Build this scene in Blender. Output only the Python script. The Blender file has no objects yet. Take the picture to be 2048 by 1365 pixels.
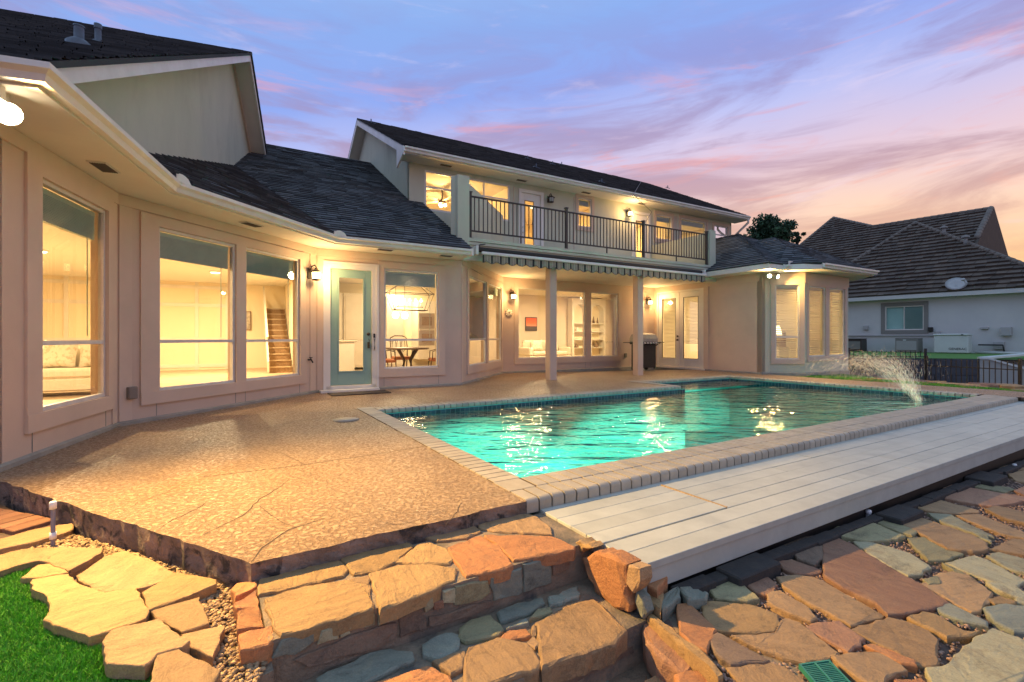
import bpy, bmesh, math, random
import numpy as np
from mathutils import Vector, Matrix
random.seed(11)
rng = np.random.default_rng(5)
sc = bpy.context.scene
COL = sc.collection
R = math.radians

# ---------------------------------------------------------------- camera
F, CX, CY = 950.0, 1024.0, 676.0          # focal length and horizon in photo pixels (2048 wide)
cam_d = bpy.data.cameras.new('camera')
cam_d.sensor_width = 36.0
cam_d.lens = F / 2048 * 36.0
cam_d.shift_y = -(682.5 - CY) / 2048
cam_d.clip_start = 0.05
cam_d.clip_end = 3000
cam = bpy.data.objects.new('camera', cam_d)
COL.objects.link(cam)
cam.location = (0, 0, 1.0)
cam.rotation_euler = (R(90), 0, 0)
sc.camera = cam

# ---------------------------------------------------------------- view + sampling
sc.view_settings.view_transform = 'Standard'
sc.view_settings.look = 'None'
sc.view_settings.exposure = 0.12
sc.view_settings.gamma = 1.0
sc.render.engine = 'CYCLES'
sc.cycles.use_denoising = True
try:
    sc.cycles.denoiser = 'OPENIMAGEDENOISE'
    sc.cycles.denoising_input_passes = 'RGB_ALBEDO_NORMAL'
except Exception:
    pass
sc.cycles.max_bounces = 7
sc.cycles.diffuse_bounces = 4
sc.cycles.glossy_bounces = 3
sc.cycles.transmission_bounces = 4
sc.cycles.transparent_max_bounces = 12
sc.cycles.sample_clamp_indirect = 4.0
sc.cycles.caustics_reflective = False
sc.cycles.caustics_refractive = False

def lin(c):
    return tuple((v / 255 / 12.92) if v / 255 <= 0.04045 else ((v / 255 + 0.055) / 1.055) ** 2.4 for v in c) + (1.0,)

# ---------------------------------------------------------------- sky (dusk, streaked clouds)
world = bpy.data.worlds.new('World')
sc.world = world
world.use_nodes = True
wn, wl = world.node_tree.nodes, world.node_tree.links
wn.clear()
def N(t, **k):
    n = wn.new(t)
    for a, b in k.items():
        setattr(n, a, b)
    return n
def wmath(op, a, b=None, c=None, clamp=False):
    n = N('ShaderNodeMath', operation=op); n.use_clamp = clamp
    for i, v in enumerate((a, b, c)):
        if v is None: continue
        if hasattr(v, 'node'): wl.new(v, n.inputs[i])
        else: n.inputs[i].default_value = v
    return n.outputs[0]
tc = N('ShaderNodeTexCoord'); sep = N('ShaderNodeSeparateXYZ')
wl.new(tc.outputs['Generated'], sep.inputs[0])
X, Y, Z = sep.outputs
zc = wmath('MAXIMUM', Z, 0.0)
az = wmath('ARCTAN2', X, Y)
def wnoise(sx, sz, scale, detail, rough, off, dist=0.0):
    cb = N('ShaderNodeCombineXYZ')
    wl.new(wmath('MULTIPLY', az, sx), cb.inputs[0]); cb.inputs[1].default_value = off
    wl.new(wmath('ADD', wmath('MULTIPLY', zc, sz), wmath('MULTIPLY', az, -.10*sx)), cb.inputs[2])
    n = N('ShaderNodeTexNoise'); n.inputs['Scale'].default_value = scale
    n.inputs['Detail'].default_value = detail; n.inputs['Roughness'].default_value = rough
    n.inputs['Distortion'].default_value = dist
    wl.new(cb.outputs[0], n.inputs['Vector'])
    return n.outputs['Fac']
def ramp(fac, stops, interp='LINEAR'):
    n = N('ShaderNodeValToRGB'); n.color_ramp.interpolation = interp
    e = n.color_ramp.elements
    while len(e) < len(stops): e.new(0.5)
    for i, (p, c) in enumerate(stops):
        e[i].position = p; e[i].color = lin(c) if max(c) > 1 else (c[0], c[0], c[0], 1)
    wl.new(fac, n.inputs[0]); return n.outputs[0]
def wmix(f, a, b):
    n = N('ShaderNodeMix', data_type='RGBA')
    wl.new(f, n.inputs[0]); wl.new(a, n.inputs[6]) ; wl.new(b, n.inputs[7])
    return n.outputs[2]
def flat(c):
    n = N('ShaderNodeRGB'); n.outputs[0].default_value = lin(c); return n.outputs[0]
warp = wnoise(1.2, 2.0, 1.5, 3, 0.5, 3.0)
glow = wmath('ADD', wmath('MULTIPLY', X, 0.6), wmath('MULTIPLY', Y, 0.8))   # afterglow ahead to the right, blue dusk behind
t = wmath('ADD', zc, wmath('MULTIPLY_ADD', glow, -0.19, 0.17))
t = wmath('ADD', t, wmath('MULTIPLY_ADD', warp, 0.16, -0.08))
base = ramp(t, [(0.0, (246, 190, 120)), (0.10, (247, 199, 146)), (0.20, (240, 204, 182)), (0.30, (216, 192, 206)),
                (0.40, (180, 184, 228)), (0.50, (136, 160, 226)), (0.60, (132, 164, 224)), (0.75, (150, 184, 226)), (1.0, (160, 192, 224))])
c1 = wnoise(1.0, 5.5, 2.3, 9, 0.60, 2.0, 0.7)
c2 = wnoise(1.0, 6.5, 2.6, 10, 0.62, 7.3, 0.9)
c3 = wnoise(1.6, 9.0, 3.2, 8, 0.6, 21.0, 0.5)
band = ramp(zc, [(0.02, (0.10,)), (0.12, (0.45,)), (0.22, (0.85,)), (0.36, (1.0,)), (0.46, (0.8,)), (0.55, (0.2,)), (0.9, (0.3,))])
m1 = wmath('MULTIPLY', ramp(c1, [(0.43, (0.0,)), (0.62, (1.0,))], 'EASE'), band)
m2 = wmath('MULTIPLY', ramp(c2, [(0.53, (0.0,)), (0.72, (1.0,))], 'EASE'), band)
mauve = ramp(zc, [(0.0, (205, 150, 120)), (0.2, (190, 146, 138)), (0.32, (168, 138, 160)), (0.45, (146, 140, 188)), (0.8, (120, 125, 190))])
pink = ramp(zc, [(0.0, (250, 190, 130)), (0.22, (236, 172, 152)), (0.36, (222, 146, 146)), (0.5, (186, 162, 202)), (0.8, (150, 150, 210))])
colr = wmix(wmath('MULTIPLY', m1, 0.80), base, mauve)
colr = wmix(wmath('MULTIPLY', m2, 0.85), colr, pink)
wisp = wmath('MULTIPLY', ramp(c3, [(0.55, (0.0,)), (0.75, (1.0,))], 'EASE'), 0.28)
colr = wmix(wisp, colr, flat((225, 205, 225)))
bg = N('ShaderNodeBackground'); out = N('ShaderNodeOutputWorld')
bg.inputs['Strength'].default_value = 1.1
wl.new(colr, bg.inputs['Color']); wl.new(bg.outputs[0], out.inputs['Surface'])

# the last skylight of a sun just below the horizon, soft and weak
sun_d = bpy.data.lights.new('sun', 'SUN'); sun_d.energy = 0.12; sun_d.angle = R(25); sun_d.color = (1.0, 0.72, 0.55)
sun = bpy.data.objects.new('sun', sun_d); COL.objects.link(sun)
sun.rotation_euler = (R(82), 0, R(180 - 38))
sun.location = (30, 40, 20)

# ---------------------------------------------------------------- helpers
def ray(px, py):
    return Vector(((px - CX) / F, 1.0, (CY - py) / F))
CAM = Vector((0, 0, 1.0))
def G(px, py, z=0.0):
    """photo pixel -> point on the level z"""
    r = ray(px, py); k = (z - 1.0) / r.z
    return CAM + r * k
def onplane(px, py, p0, n):
    r = ray(px, py); k = (p0 - CAM).dot(n) / r.dot(n)
    return CAM + r * k
def at(px, py, depth):
    return CAM + ray(px, py) * depth

WM = {}
def place(o, M=None, parent=None):
    M = M or Matrix.Identity(4)
    COL.objects.link(o)
    WM[o.name] = M
    if parent is not None:
        o.parent = parent
        o.matrix_parent_inverse = WM[parent.name].inverted()
    o.matrix_basis = M
    return o
def tag(o, label=None, cat=None, group=None, kind=None):
    if label: o['label'] = label
    if cat: o['category'] = cat
    if group: o['group'] = group
    if kind: o['kind'] = kind
    return o
def thing(name, loc, label, cat, group=None, rz=0.0):
    o = bpy.data.objects.new(name, None)
    o.empty_display_size = 0.2
    place(o, Matrix.Translation(Vector(loc)) @ Matrix.Rotation(rz, 4, 'Z'))
    return tag(o, label, cat, group)
def link_mesh(name, me, M=None, parent=None):
    return place(bpy.data.objects.new(name, me), M, parent)

class MB:
    """collects polygons in one frame, then becomes ONE mesh object"""
    def __init__(s, frame=None):
        s.v = []; s.f = []; s.tone = []; s.fr = frame; s.sm = []
    def P(s, p):
        p = Vector(p)
        return s.fr @ p if s.fr is not None else p
    def poly(s, pts, tone=0.5, smooth=False):
        b = len(s.v); s.v += [s.P(p) for p in pts]
        s.f.append(list(range(b, b + len(pts)))); s.tone.append(tone); s.sm.append(smooth)
    def mesh(s, verts, faces, tone=0.5, smooth=False):
        b = len(s.v); s.v += [s.P(p) for p in verts]
        for f in faces:
            s.f.append([b + i for i in f]); s.tone.append(tone); s.sm.append(smooth)
    def box(s, x0, x1, y0, y1, z0, z1, tone=0.5):
        v = [(x0,y0,z0),(x1,y0,z0),(x1,y1,z0),(x0,y1,z0),(x0,y0,z1),(x1,y0,z1),(x1,y1,z1),(x0,y1,z1)]
        s.mesh(v, [(3,2,1,0),(4,5,6,7),(0,1,5,4),(1,2,6,5),(2,3,7,6),(3,0,4,7)], tone)
    def bbox(s, x0, x1, y0, y1, z0, z1, b=0.004, tone=0.5):
        """box with bevelled edges"""
        xs, ys, zs = (x0, x1), (y0, y1), (z0, z1); v = []; ix = {}
        for i in (0,1):
            for j in (0,1):
                for k in (0,1):
                    sx, sy, sz = (1,-1)[i], (1,-1)[j], (1,-1)[k]
                    for ax in range(3):
                        p = [xs[i], ys[j], zs[k]]
                        for a2, sg in ((0,sx),(1,sy),(2,sz)):
                            if a2 != ax: p[a2] += sg * b
                        ix[(i,j,k,ax)] = len(v); v.append(p)
        F_ = []
        q = lambda a: F_.append(a)
        for ax, o1, o2 in ((0,1,2),(1,2,0),(2,0,1)):
            for e in (0,1):
                c = []
                for a, bb in ((0,0),(1,0),(1,1),(0,1)):
                    idx = [0,0,0]; idx[ax] = e; idx[o1] = a; idx[o2] = bb
                    c.append(ix[(*idx, ax)])
                q(c if e else c[::-1])
            for a in (0,1):
                for bb in (0,1):
                    p0 = [0,0,0]; p0[o1] = a; p0[o2] = bb; p1 = list(p0); p0[ax] = 0; p1[ax] = 1
                    q([ix[(*p0,o1)], ix[(*p1,o1)], ix[(*p1,o2)], ix[(*p0,o2)]])
        for i in (0,1):
            for j in (0,1):
                for k in (0,1):
                    q([ix[(i,j,k,0)], ix[(i,j,k,1)], ix[(i,j,k,2)]])
        s.mesh(v, F_, tone)
    def beam(s, a, b, w, h, up=(0,0,1), tone=0.5):
        a, b = Vector(a), Vector(b); d = (b - a).normalized(); up = Vector(up)
        sd = d.cross(up)
        if sd.length < 1e-5: sd = d.cross(Vector((1,0,0)))
        sd.normalize(); up = sd.cross(d)
        o = [(-w/2,-h/2),(w/2,-h/2),(w/2,h/2),(-w/2,h/2)]
        v = [a + sd*x + up*y for x, y in o] + [b + sd*x + up*y for x, y in o]
        s.mesh(v, [(3,2,1,0),(4,5,6,7),(0,1,5,4),(1,2,6,5),(2,3,7,6),(3,0,4,7)], tone)
    def tube(s, pts, r, n=6, caps=True, tone=0.5):
        pts = [Vector(p) for p in pts]; rs = r if isinstance(r, (list, tuple)) else [r]*len(pts)
        v = []; f = []
        for i, p in enumerate(pts):
            d = (pts[min(i+1,len(pts)-1)] - pts[max(i-1,0)]).normalized()
            a = d.cross(Vector((0,0,1)))
            if a.length < 1e-3: a = d.cross(Vector((1,0,0)))
            a.normalize(); c = a.cross(d)
            for k in range(n):
                t_ = 2*math.pi*k/n
                v.append(p + (a*math.cos(t_) + c*math.sin(t_))*rs[i])
        for i in range(len(pts)-1):
            for k in range(n):
                f.append((i*n+k, i*n+(k+1)%n, (i+1)*n+(k+1)%n, (i+1)*n+k))
        if caps:
            f.append(list(range(n))[::-1]); f.append([ (len(pts)-1)*n+k for k in range(n)])
        s.mesh(v, f, tone, smooth=n > 5)
    def lathe(s, prof, c=(0,0,0), n=16, axis='Z', tone=0.5, smooth=True):
        c = Vector(c); v = []; f = []
        for r, z in prof:
            for k in range(n):
                t_ = 2*math.pi*k/n
                p = (r*math.cos(t_), r*math.sin(t_), z)
                if axis == 'Y': p = (p[0], p[2], p[1])
                if axis == 'X': p = (p[2], p[0], p[1])
                v.append(c + Vector(p))
        for i in range(len(prof)-1):
            for k in range(n):
                f.append((i*n+k, i*n+(k+1)%n, (i+1)*n+(k+1)%n, (i+1)*n+k))
        s.mesh(v, f, tone, smooth)
    def prism(s, pts, dz, tone=0.5):
        """extrude a planar polygon by vector dz"""
        dz = Vector(dz); n = len(pts); a = [Vector(p) for p in pts]; v = a + [p + dz for p in a]
        s.mesh(v, [list(range(n))[::-1], list(range(n, 2*n))] + [(i,(i+1)%n,n+(i+1)%n,n+i) for i in range(n)], tone)
    def data(s, name, mat, center):
        me = bpy.data.meshes.new(name)
        me.from_pydata([p - center for p in s.v], [], s.f)
        me.polygons.foreach_set('use_smooth', s.sm)
        if any(abs(t_ - 0.5) > 1e-6 for t_ in s.tone):
            at_ = me.attributes.new('tone', 'FLOAT', 'FACE'); at_.data.foreach_set('value', s.tone)
        me.materials.append(mat)
        bm = bmesh.new(); bm.from_mesh(me); bmesh.ops.recalc_face_normals(bm, faces=bm.faces)
        bm.to_mesh(me); bm.free()
        me.update()
        return me
    def build(s, name, mat, parent=None, label=None, cat=None, group=None, kind=None):
        lo = Vector([min(p[i] for p in s.v) for i in range(3)]); hi = Vector([max(p[i] for p in s.v) for i in range(3)])
        c = (lo + hi) / 2; c.z = lo.z
        o = link_mesh(name, s.data(name, mat, c), Matrix.Translation(c), parent)
        return tag(o, label, cat, group, kind)

# ---------------------------------------------------------------- materials
def newmat(name):
    m = bpy.data.materials.new(name); m.use_nodes = True
    nt = m.node_tree; nt.nodes.clear()
    o = nt.nodes.new('ShaderNodeOutputMaterial')
    return m, nt, o
def mat(name, col, col2=None, vs=4.0, rough=0.7, bs=0.0, bstr=0.3, bdist=0.01, metal=0.0, spec=0.5,
        tone=0.0, rnd=0.0, col3=None, vs3=1.0, vsx=None, detail=6, obj=False, clip=(0.35, 0.65), clip3=(0.5, 0.72), vor=False):
    """Principled surface: two noise colours, a third in patches, per-face tone, per-object value, bump"""
    m, nt, o = newmat(name); nd, lk = nt.nodes, nt.links
    b = nd.new('ShaderNodeBsdfPrincipled'); lk.new(b.outputs[0], o.inputs[0])
    b.inputs['Roughness'].default_value = rough; b.inputs['Metallic'].default_value = metal
    b.inputs['Specular IOR Level'].default_value = spec
    tcn = nd.new('ShaderNodeTexCoord'); vec = tcn.outputs['Object']
    if not obj:
        g = nd.new('ShaderNodeNewGeometry'); vec = g.outputs['Position']
    if vsx:
        mp = nd.new('ShaderNodeMapping'); mp.inputs['Scale'].default_value = vsx; lk.new(vec, mp.inputs[0]); vec = mp.outputs[0]
    def noise(scale, det=detail, dist=0.0):
        n = nd.new('ShaderNodeTexNoise'); n.inputs['Scale'].default_value = scale; n.inputs['Detail'].default_value = det
        n.inputs['Roughness'].default_value = 0.62; n.inputs['Distortion'].default_value = dist
        lk.new(vec, n.inputs['Vector']); return n.outputs['Fac']
    def rng_(f, lo, hi):
        n = nd.new('ShaderNodeMapRange'); n.inputs[1].default_value = lo; n.inputs[2].default_value = hi; lk.new(f, n.inputs[0]); return n.outputs[0]
    def mix(f, a, c, typ='MIX'):
        n = nd.new('ShaderNodeMix'); n.data_type = 'RGBA'; n.blend_type = typ
        if hasattr(f, 'node'): lk.new(f, n.inputs[0])
        else: n.inputs[0].default_value = f
        for i, q in ((6, a), (7, c)):
            if hasattr(q, 'node'): lk.new(q, n.inputs[i])
            else: n.inputs[i].default_value = (*q[:3], 1)
        return n.outputs[2]
    c = (*col, 1)
    if col2: c = mix(rng_(noise(vs), *clip), col, col2)
    if col3: c = mix(rng_(noise(vs3, 5, 0.4), *clip3), c, col3)
    def bright(c, f, amt):
        n = nd.new('ShaderNodeMapRange'); n.inputs[3].default_value = 1 - amt; n.inputs[4].default_value = 1 + amt; lk.new(f, n.inputs[0])
        h = nd.new('ShaderNodeHueSaturation'); lk.new(n.outputs[0], h.inputs['Value'])
        if hasattr(c, 'node'): lk.new(c, h.inputs['Color'])
        else: h.inputs['Color'].default_value = c
        return h.outputs[0]
    if tone:
        a = nd.new('ShaderNodeAttribute'); a.attribute_name = 'tone'; c = bright(c, a.outputs['Fac'], tone)
    if rnd:
        a = nd.new('ShaderNodeObjectInfo'); c = bright(c, a.outputs['Random'], rnd)
    if hasattr(c, 'node'): lk.new(c, b.inputs['Base Color'])
    else: b.inputs['Base Color'].default_value = c
    if bs:
        bp = nd.new('ShaderNodeBump'); bp.inputs['Strength'].default_value = bstr; bp.inputs['Distance'].default_value = bdist
        if vor:
            n = nd.new('ShaderNodeTexVoronoi'); n.inputs['Scale'].default_value = bs; lk.new(vec, n.inputs['Vector']); hf = n.outputs['Distance']
        else: hf = noise(bs, 5)
        lk.new(hf, bp.inputs['Height']); lk.new(bp.outputs[0], b.inputs['Normal'])
    return m
def emit(name, col, s):
    m, nt, o = newmat(name); e = nt.nodes.new('ShaderNodeEmission')
    e.inputs[0].default_value = (*col, 1); e.inputs[1].default_value = s; nt.links.new(e.outputs[0], o.inputs[0]); return m
def glassmat(name, tint=(1,1,1), ior=1.5, rough=0.0, boost=1.0, bump=None):
    """thin pane: clear with Fresnel reflection"""
    m, nt, o = newmat(name); nd, lk = nt.nodes, nt.links
    tr = nd.new('ShaderNodeBsdfTransparent'); tr.inputs[0].default_value = (*tint, 1)
    gl = nd.new('ShaderNodeBsdfGlossy'); gl.inputs['Roughness'].default_value = rough
    fr = nd.new('ShaderNodeFresnel'); fr.inputs[0].default_value = ior
    mx = nd.new('ShaderNodeMixShader'); fac = fr.outputs[0]
    if boost != 1.0:
        mm = nd.new('ShaderNodeMath'); mm.operation = 'MULTIPLY'; mm.inputs[1].default_value = boost; mm.use_clamp = True
        lk.new(fac, mm.inputs[0]); fac = mm.outputs[0]
    lk.new(fac, mx.inputs[0]); lk.new(tr.outputs[0], mx.inputs[1]); lk.new(gl.outputs[0], mx.inputs[2]); lk.new(mx.outputs[0], o.inputs[0])
    if bump: bump(nd, lk, gl, fr)
    return m

M = {}
M['stucco'] = mat('stucco', (.64,.485,.365), (.57,.43,.325), vs=1.3, rough=.9, bs=90, bstr=.35, bdist=.006, col3=(.49,.385,.30), vs3=.7, clip3=(.56,.8))
M['stucco_trim'] = mat('stucco_trim', (.65,.50,.38), (.59,.455,.345), vs=2, rough=.9, bs=110, bstr=.25, bdist=.005)
M['stucco_up'] = mat('stucco_up', (.60,.585,.44), (.53,.52,.39), vs=1.1, vsx=(1,1,.45), rough=.9, bs=80, bstr=.35, bdist=.006, col3=(.43,.42,.31), vs3=.9, clip3=(.54,.8))
M['foundation'] = mat('foundation', (.36,.33,.27), (.26,.25,.21), vs=5, rough=.9, bs=40, bstr=.4)
M['white'] = mat('white_paint', (.78,.74,.66), (.72,.68,.60), vs=3, rough=.45)
M['gutter'] = mat('gutter_paint', (.80,.76,.68), (.70,.65,.56), vs=2.2, rough=.4, col3=(.55,.48,.38), vs3=5, clip3=(.6,.85))
M['soffit'] = mat('soffit_paint', (.74,.68,.58), (.68,.62,.53), vs=1.5, rough=.7)
M['frame'] = mat('window_frame', (.70,.67,.60), (.62,.58,.52), vs=8, rough=.4)
M['teal'] = mat('teal_door', (.27,.42,.35), (.24,.385,.32), vs=3, rough=.4)
M['brass'] = mat('bronze', (.10,.075,.05), rough=.35, metal=.8)
M['black'] = mat('black_metal', (.018,.016,.015), (.03,.025,.02), vs=20, rough=.45)
M['bronze'] = mat('rail_bronze', (.035,.026,.022), (.05,.036,.028), vs=12, rough=.45)
M['glass'] = glassmat('window_glass', (.97,.99,.97), 1.5)
M['shingle'] = mat('asphalt_shingle', (.088,.094,.098), (.066,.072,.077), vs=3, rough=.92, bs=180, bstr=.5, bdist=.004, tone=.55, col3=(.10,.10,.096), vs3=1.2)
M['tile'] = mat('roof_tile', (.115,.082,.058), (.085,.06,.043), vs=2, rough=.85, bs=60, bstr=.4, bdist=.006, tone=.30)
M['tile_cap'] = mat('roof_tile_cap', (.20,.165,.13), (.13,.105,.085), vs=4, rough=.85, bs=40, bstr=.3)
M['shade'] = mat('blind_slat', (.55,.66,.54), (.48,.60,.49), vs=6, rough=.5)
M['slat'] = mat('blind_white', (.80,.72,.55), rough=.6)
M['cream'] = mat('interior_wall', (.86,.76,.56), (.84,.74,.54), vs=1, rough=.8)
M['taupe'] = mat('interior_taupe', (.66,.58,.48), rough=.8)
M['ceil'] = mat('interior_ceiling', (.84,.80,.70), rough=.9)
M['wfloor'] = mat('interior_floor', (.55,.43,.30), (.42,.31,.2), vs=3, rough=.5)
M['carpet'] = mat('stair_carpet', (.34,.22,.12), (.26,.16,.09), vs=30, rough=.95, bs=120)
# ================================================================ frames
TH = R(60.15)
U3 = Vector((math.sin(TH), math.cos(TH), 0)); V3 = Vector((-U3.y, U3.x, 0)); ZV = Vector((0, 0, 1))
C3w = Vector((-1.079, 10.05, 0))
def frame3(o, x, y):
    m = Matrix.Identity(4)
    for i, a in enumerate((x, y, ZV)):
        m[0][i], m[1][i], m[2][i] = a
    m.translation = o
    return m
HF = frame3(C3w, U3, V3)
def H(s, d, z=0.0): return HF @ Vector((s, d, z))
TAN = math.tan(R(29))
W1D = Vector((math.sin(R(-18.7)), math.cos(R(-18.7)), 0))
C1w, C2w = H(-5.264, -2.41), H(-2.86, 0)
W01 = C1w - W1D * 1.99
W00 = W01 + Vector((-W1D.y, W1D.x, 0)) * 4.0          # the next wall turns away to the left
C4w, C5w, C6w = H(2.32, 2.41), H(8.27, 2.41), H(8.27, -1.425)
C7w, C8w, C9w, C9b = H(8.634, -1.425), H(9.24, -2.03), H(11.53, -2.03), H(12.14, -1.42)
def WF(a, b):
    d = (b - a); d.z = 0; L = d.length; d.normalize()
    fr = frame3(Vector((a.x, a.y, 0)), d, Vector((-d.y, d.x, 0)))
    return fr, L
def hit(fr, px, py):
    p = onplane(px, py, fr.translation, Vector((fr[0][1], fr[1][1], fr[2][1])))
    q = fr.inverted() @ p
    return q.x, q.z
def ops(fr, xl, xr, yt, yb):
    a0, zt = hit(fr, xl, yt); a1, _ = hit(fr, xr, yt); _, zb = hit(fr, xl, yb)
    return [a0, a1, zb, zt]

house = thing('house', (C3w.x, C3w.y, 0), 'beige stucco two storey house with lit windows wrapped around the pool', 'house')

def wall(name, fr, L, z0, z1, openings, mt, th=0.14, a_start=0.0, inner=None):
    xs = sorted({a_start, L, *[o[0] for o in openings], *[o[1] for o in openings]})
    zs = sorted({z0, z1, *[o[2] for o in openings], *[o[3] for o in openings]})
    xs = [x for x in xs if a_start - 1e-6 <= x <= L + 1e-6]; zs = [z for z in zs if z0 - 1e-6 <= z <= z1 + 1e-6]
    def filled(i, j):
        if i < 0 or j < 0 or i >= len(xs)-1 or j >= len(zs)-1: return False
        x, z = (xs[i]+xs[i+1])/2, (zs[j]+zs[j+1])/2
        return not any(o[0] < x < o[1] and o[2] < z < o[3] for o in openings)
    m = MB(fr)
    for i in range(len(xs)-1):
        for j in range(len(zs)-1):
            if not filled(i, j): continue
            a, b, c, d = xs[i], xs[i+1], zs[j], zs[j+1]
            m.poly([(a,0,c),(b,0,c),(b,0,d),(a,0,d)]); m.poly([(a,th,c),(a,th,d),(b,th,d),(b,th,c)])
            for di, dj, e in ((-1,0,[(a,0,c),(a,0,d),(a,th,d),(a,th,c)]), (1,0,[(b,0,c),(b,th,c),(b,th,d),(b,0,d)]),
                              (0,-1,[(a,0,c),(a,th,c),(b,th,c),(b,0,c)]), (0,1,[(a,0,d),(b,0,d),(b,th,d),(a,th,d)])):
                if not filled(i+di, j+dj): m.poly(e)
    return m.build(name, mt, house)

def trim_ring(fr, o, wl_, wr, wt, wb, mt, out=0.022, bottom_ext=0.0, name='window_trim'):
    m = MB(fr); a0, a1, z0, z1 = o
    m.box(a0-wl_, a0, -out, -0.001, z0, z1); m.box(a1, a1+wr, -out, -0.001, z0, z1)
    m.box(a0-wl_, a1+wr, -out, -0.001, z1, z1+wt); m.box(a0-wl_-bottom_ext, a1+wr+bottom_ext, -out-.006, -0.001, z0-wb, z0)
    return m.build(name, mt, house)

def window(fr, o, rail=None, mulls=(), stack=0.0, blinds=False, fw=0.035, mt=None, name='window', slat_gap=.05, cord=True, rails=None, glass=True):
    """frame (the part) > pane, rail, blind (sub-parts)"""
    mt = mt or M['frame']; a0, a1, z0, z1 = o
    f = MB(fr); y0, y1 = .012, .062
    f.box(a0, a0+fw, y0, y1, z0, z1); f.box(a1-fw, a1, y0, y1, z0, z1)
    f.box(a0+fw, a1-fw, y0, y1, z0, z0+fw); f.box(a0+fw, a1-fw, y0, y1, z1-fw, z1)
    edges = [a0+fw]
    for mu in mulls:
        f.box(mu-.018, mu+.018, y0, y1, z0+fw, z1-fw); edges += [mu-.018, mu+.018]
    edges.append(a1-fw)
    w = f.build(name, mt, house)
    rl = rails if rails is not None else ([rail] if rail else [])
    for k in range(0, len(edges), 2):
        e0, e1 = edges[k], edges[k+1]; zz = [z0+fw]
        for r_ in rl:
            g = MB(fr); g.box(e0, e1, y0+.004, y1-.006, r_-.02, r_+.02); g.build('rail', mt, w); zz += [r_-.02, r_+.02]
        zz.append(z1-fw)
        if glass:
            for q in range(0, len(zz), 2):
                g = MB(fr); g.poly([(e0,.036,zz[q]),(e1,.036,zz[q]),(e1,.036,zz[q+1]),(e0,.036,zz[q+1])]); g.build('pane', M['glass'], w)
        if stack:
            g = MB(fr); n = max(3, int(stack/.018))
            g.box(e0+.005, e1-.005, .085, .14, z1-fw-.055, z1-fw-.002)
            for i in range(n):
                zt = z1-fw-.058-i*(stack-.06)/n; g.box(e0+.008, e1-.008, .088, .135, zt-(stack-.06)/n*.72, zt)
            if cord: g.box(e1-.12, e1-.112, .10, .108, max(z0+.2, z1-1.35), z1-fw-stack)
            g.build('blind', M['shade'], w)
        if blinds:
            g = MB(fr); n = int((z1-z0-2*fw)/slat_gap)
            g.box(e0+.004, e1-.004, .085, .135, z1-fw-.05, z1-fw-.002)
            for i in range(n):
                zt = z1-fw-.06-i*slat_gap
                if zt < z0+fw+.02: break
                g.mesh([(e0+.006,.088,zt-.016),(e1-.006,.088,zt-.016),(e1-.006,.132,zt+.016),(e0+.006,.132,zt+.016)], [(0,1,2,3)])
            g.build('blind', M['slat'], w)
    return w

def miter(pts):
    n = len(pts); out_ = []
    for i in range(n):
        ns = []
        for a, b in ((i-1, i), (i, i+1)):
            if a < 0 or b >= n: continue
            d = pts[b]-pts[a]; d.z = 0; d.normalize(); ns.append(Vector((d.y, -d.x, 0)))
        if len(ns) == 1: out_.append(ns[0])
        else: out_.append((ns[0]+ns[1]) / (1+ns[0].dot(ns[1])))
    return out_
def sweep(name, pts, prof, mt, parent, closed=True, mts=None, caps=True):
    """profile (outward offset, z) carried along a plan polyline with mitred corners"""
    mts = mts or miter(pts); m = MB(); v = []; n = len(prof)
    for p, mv in zip(pts, mts):
        for o, z in prof: q = p + mv*o; v.append((q.x, q.y, z))
    f = []
    for i in range(len(pts)-1):
        for k in range(n if closed else n-1):
            f.append((i*n+k, i*n+(k+1) % n, (i+1)*n+(k+1) % n, (i+1)*n+k))
    if closed and caps: f += [list(range(n)), [(len(pts)-1)*n+k for k in range(n)]]
    m.mesh(v, f)
    return m.build(name, mt, parent)

SOF = 2.63
# ---------------------------------------------------------------- ground floor walls and their openings
fr0, L0 = WF(W00, W01); wall('wall', fr0, L0, -.3, SOF+.1, [], M['stucco'])
fr1, L1 = WF(W01, C1w)
o1 = ops(fr1, 79, 213, 353, 824.6)
wall('wall', fr1, L1, -.3, SOF+.1, [o1], M['stucco'])
window(fr1, o1, rail=.955, stack=.30)
trim_ring(fr1, o1, .20, .12, .14, .15, M['stucco_trim'])
fr2, L2 = WF(C1w, C2w)
o2a = ops(fr2, 316, 471, 454, 782); o2b = ops(fr2, 490.5, 599, 494.7, 762.6)
o2b[2] = o2a[2]; o2b[3] = o2a[3]
wall('wall', fr2, L2, -.3, SOF+.1, [o2a, o2b], M['stucco'])
window(fr2, o2a, rail=.955, stack=.33); window(fr2, o2b, rail=.955, stack=.33)
trim_ring(fr2, [o2a[0], o2b[1], o2a[2], o2a[3]], .22, .14, .13, .15, M['stucco_trim'])
m = MB(fr2); m.box(o2a[1], o2b[0], -.021, -.001, o2a[2], o2a[3]); m.build('window_trim', M['stucco_trim'], house)
fr3, L3 = WF(C2w, C3w)
od = ops(fr3, 652, 752, 523, 781); od[2] = .03; od[3] = 2.36
o3 = ops(fr3, 768, 877, 537, 738.5)
wall('wall', fr3, L3, -.3, SOF+.1, [od, o3], M['stucco'])
window(fr3, o3, rail=.96, stack=.28)
trim_ring(fr3, o3, .12, .14, .12, .16, M['stucco_trim'])
fr4, L4 = WF(C3w, C4w)
o4a = ops(fr4, 937, 972.5, 551, 733); o4b = ops(fr4, 976, 1002.5, 565, 727)
o4b[2] = o4a[2]; o4b[3] = o4a[3]
wall('wall', fr4, L4, -.3, 2.86, [o4a, o4b], M['stucco'])
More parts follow.
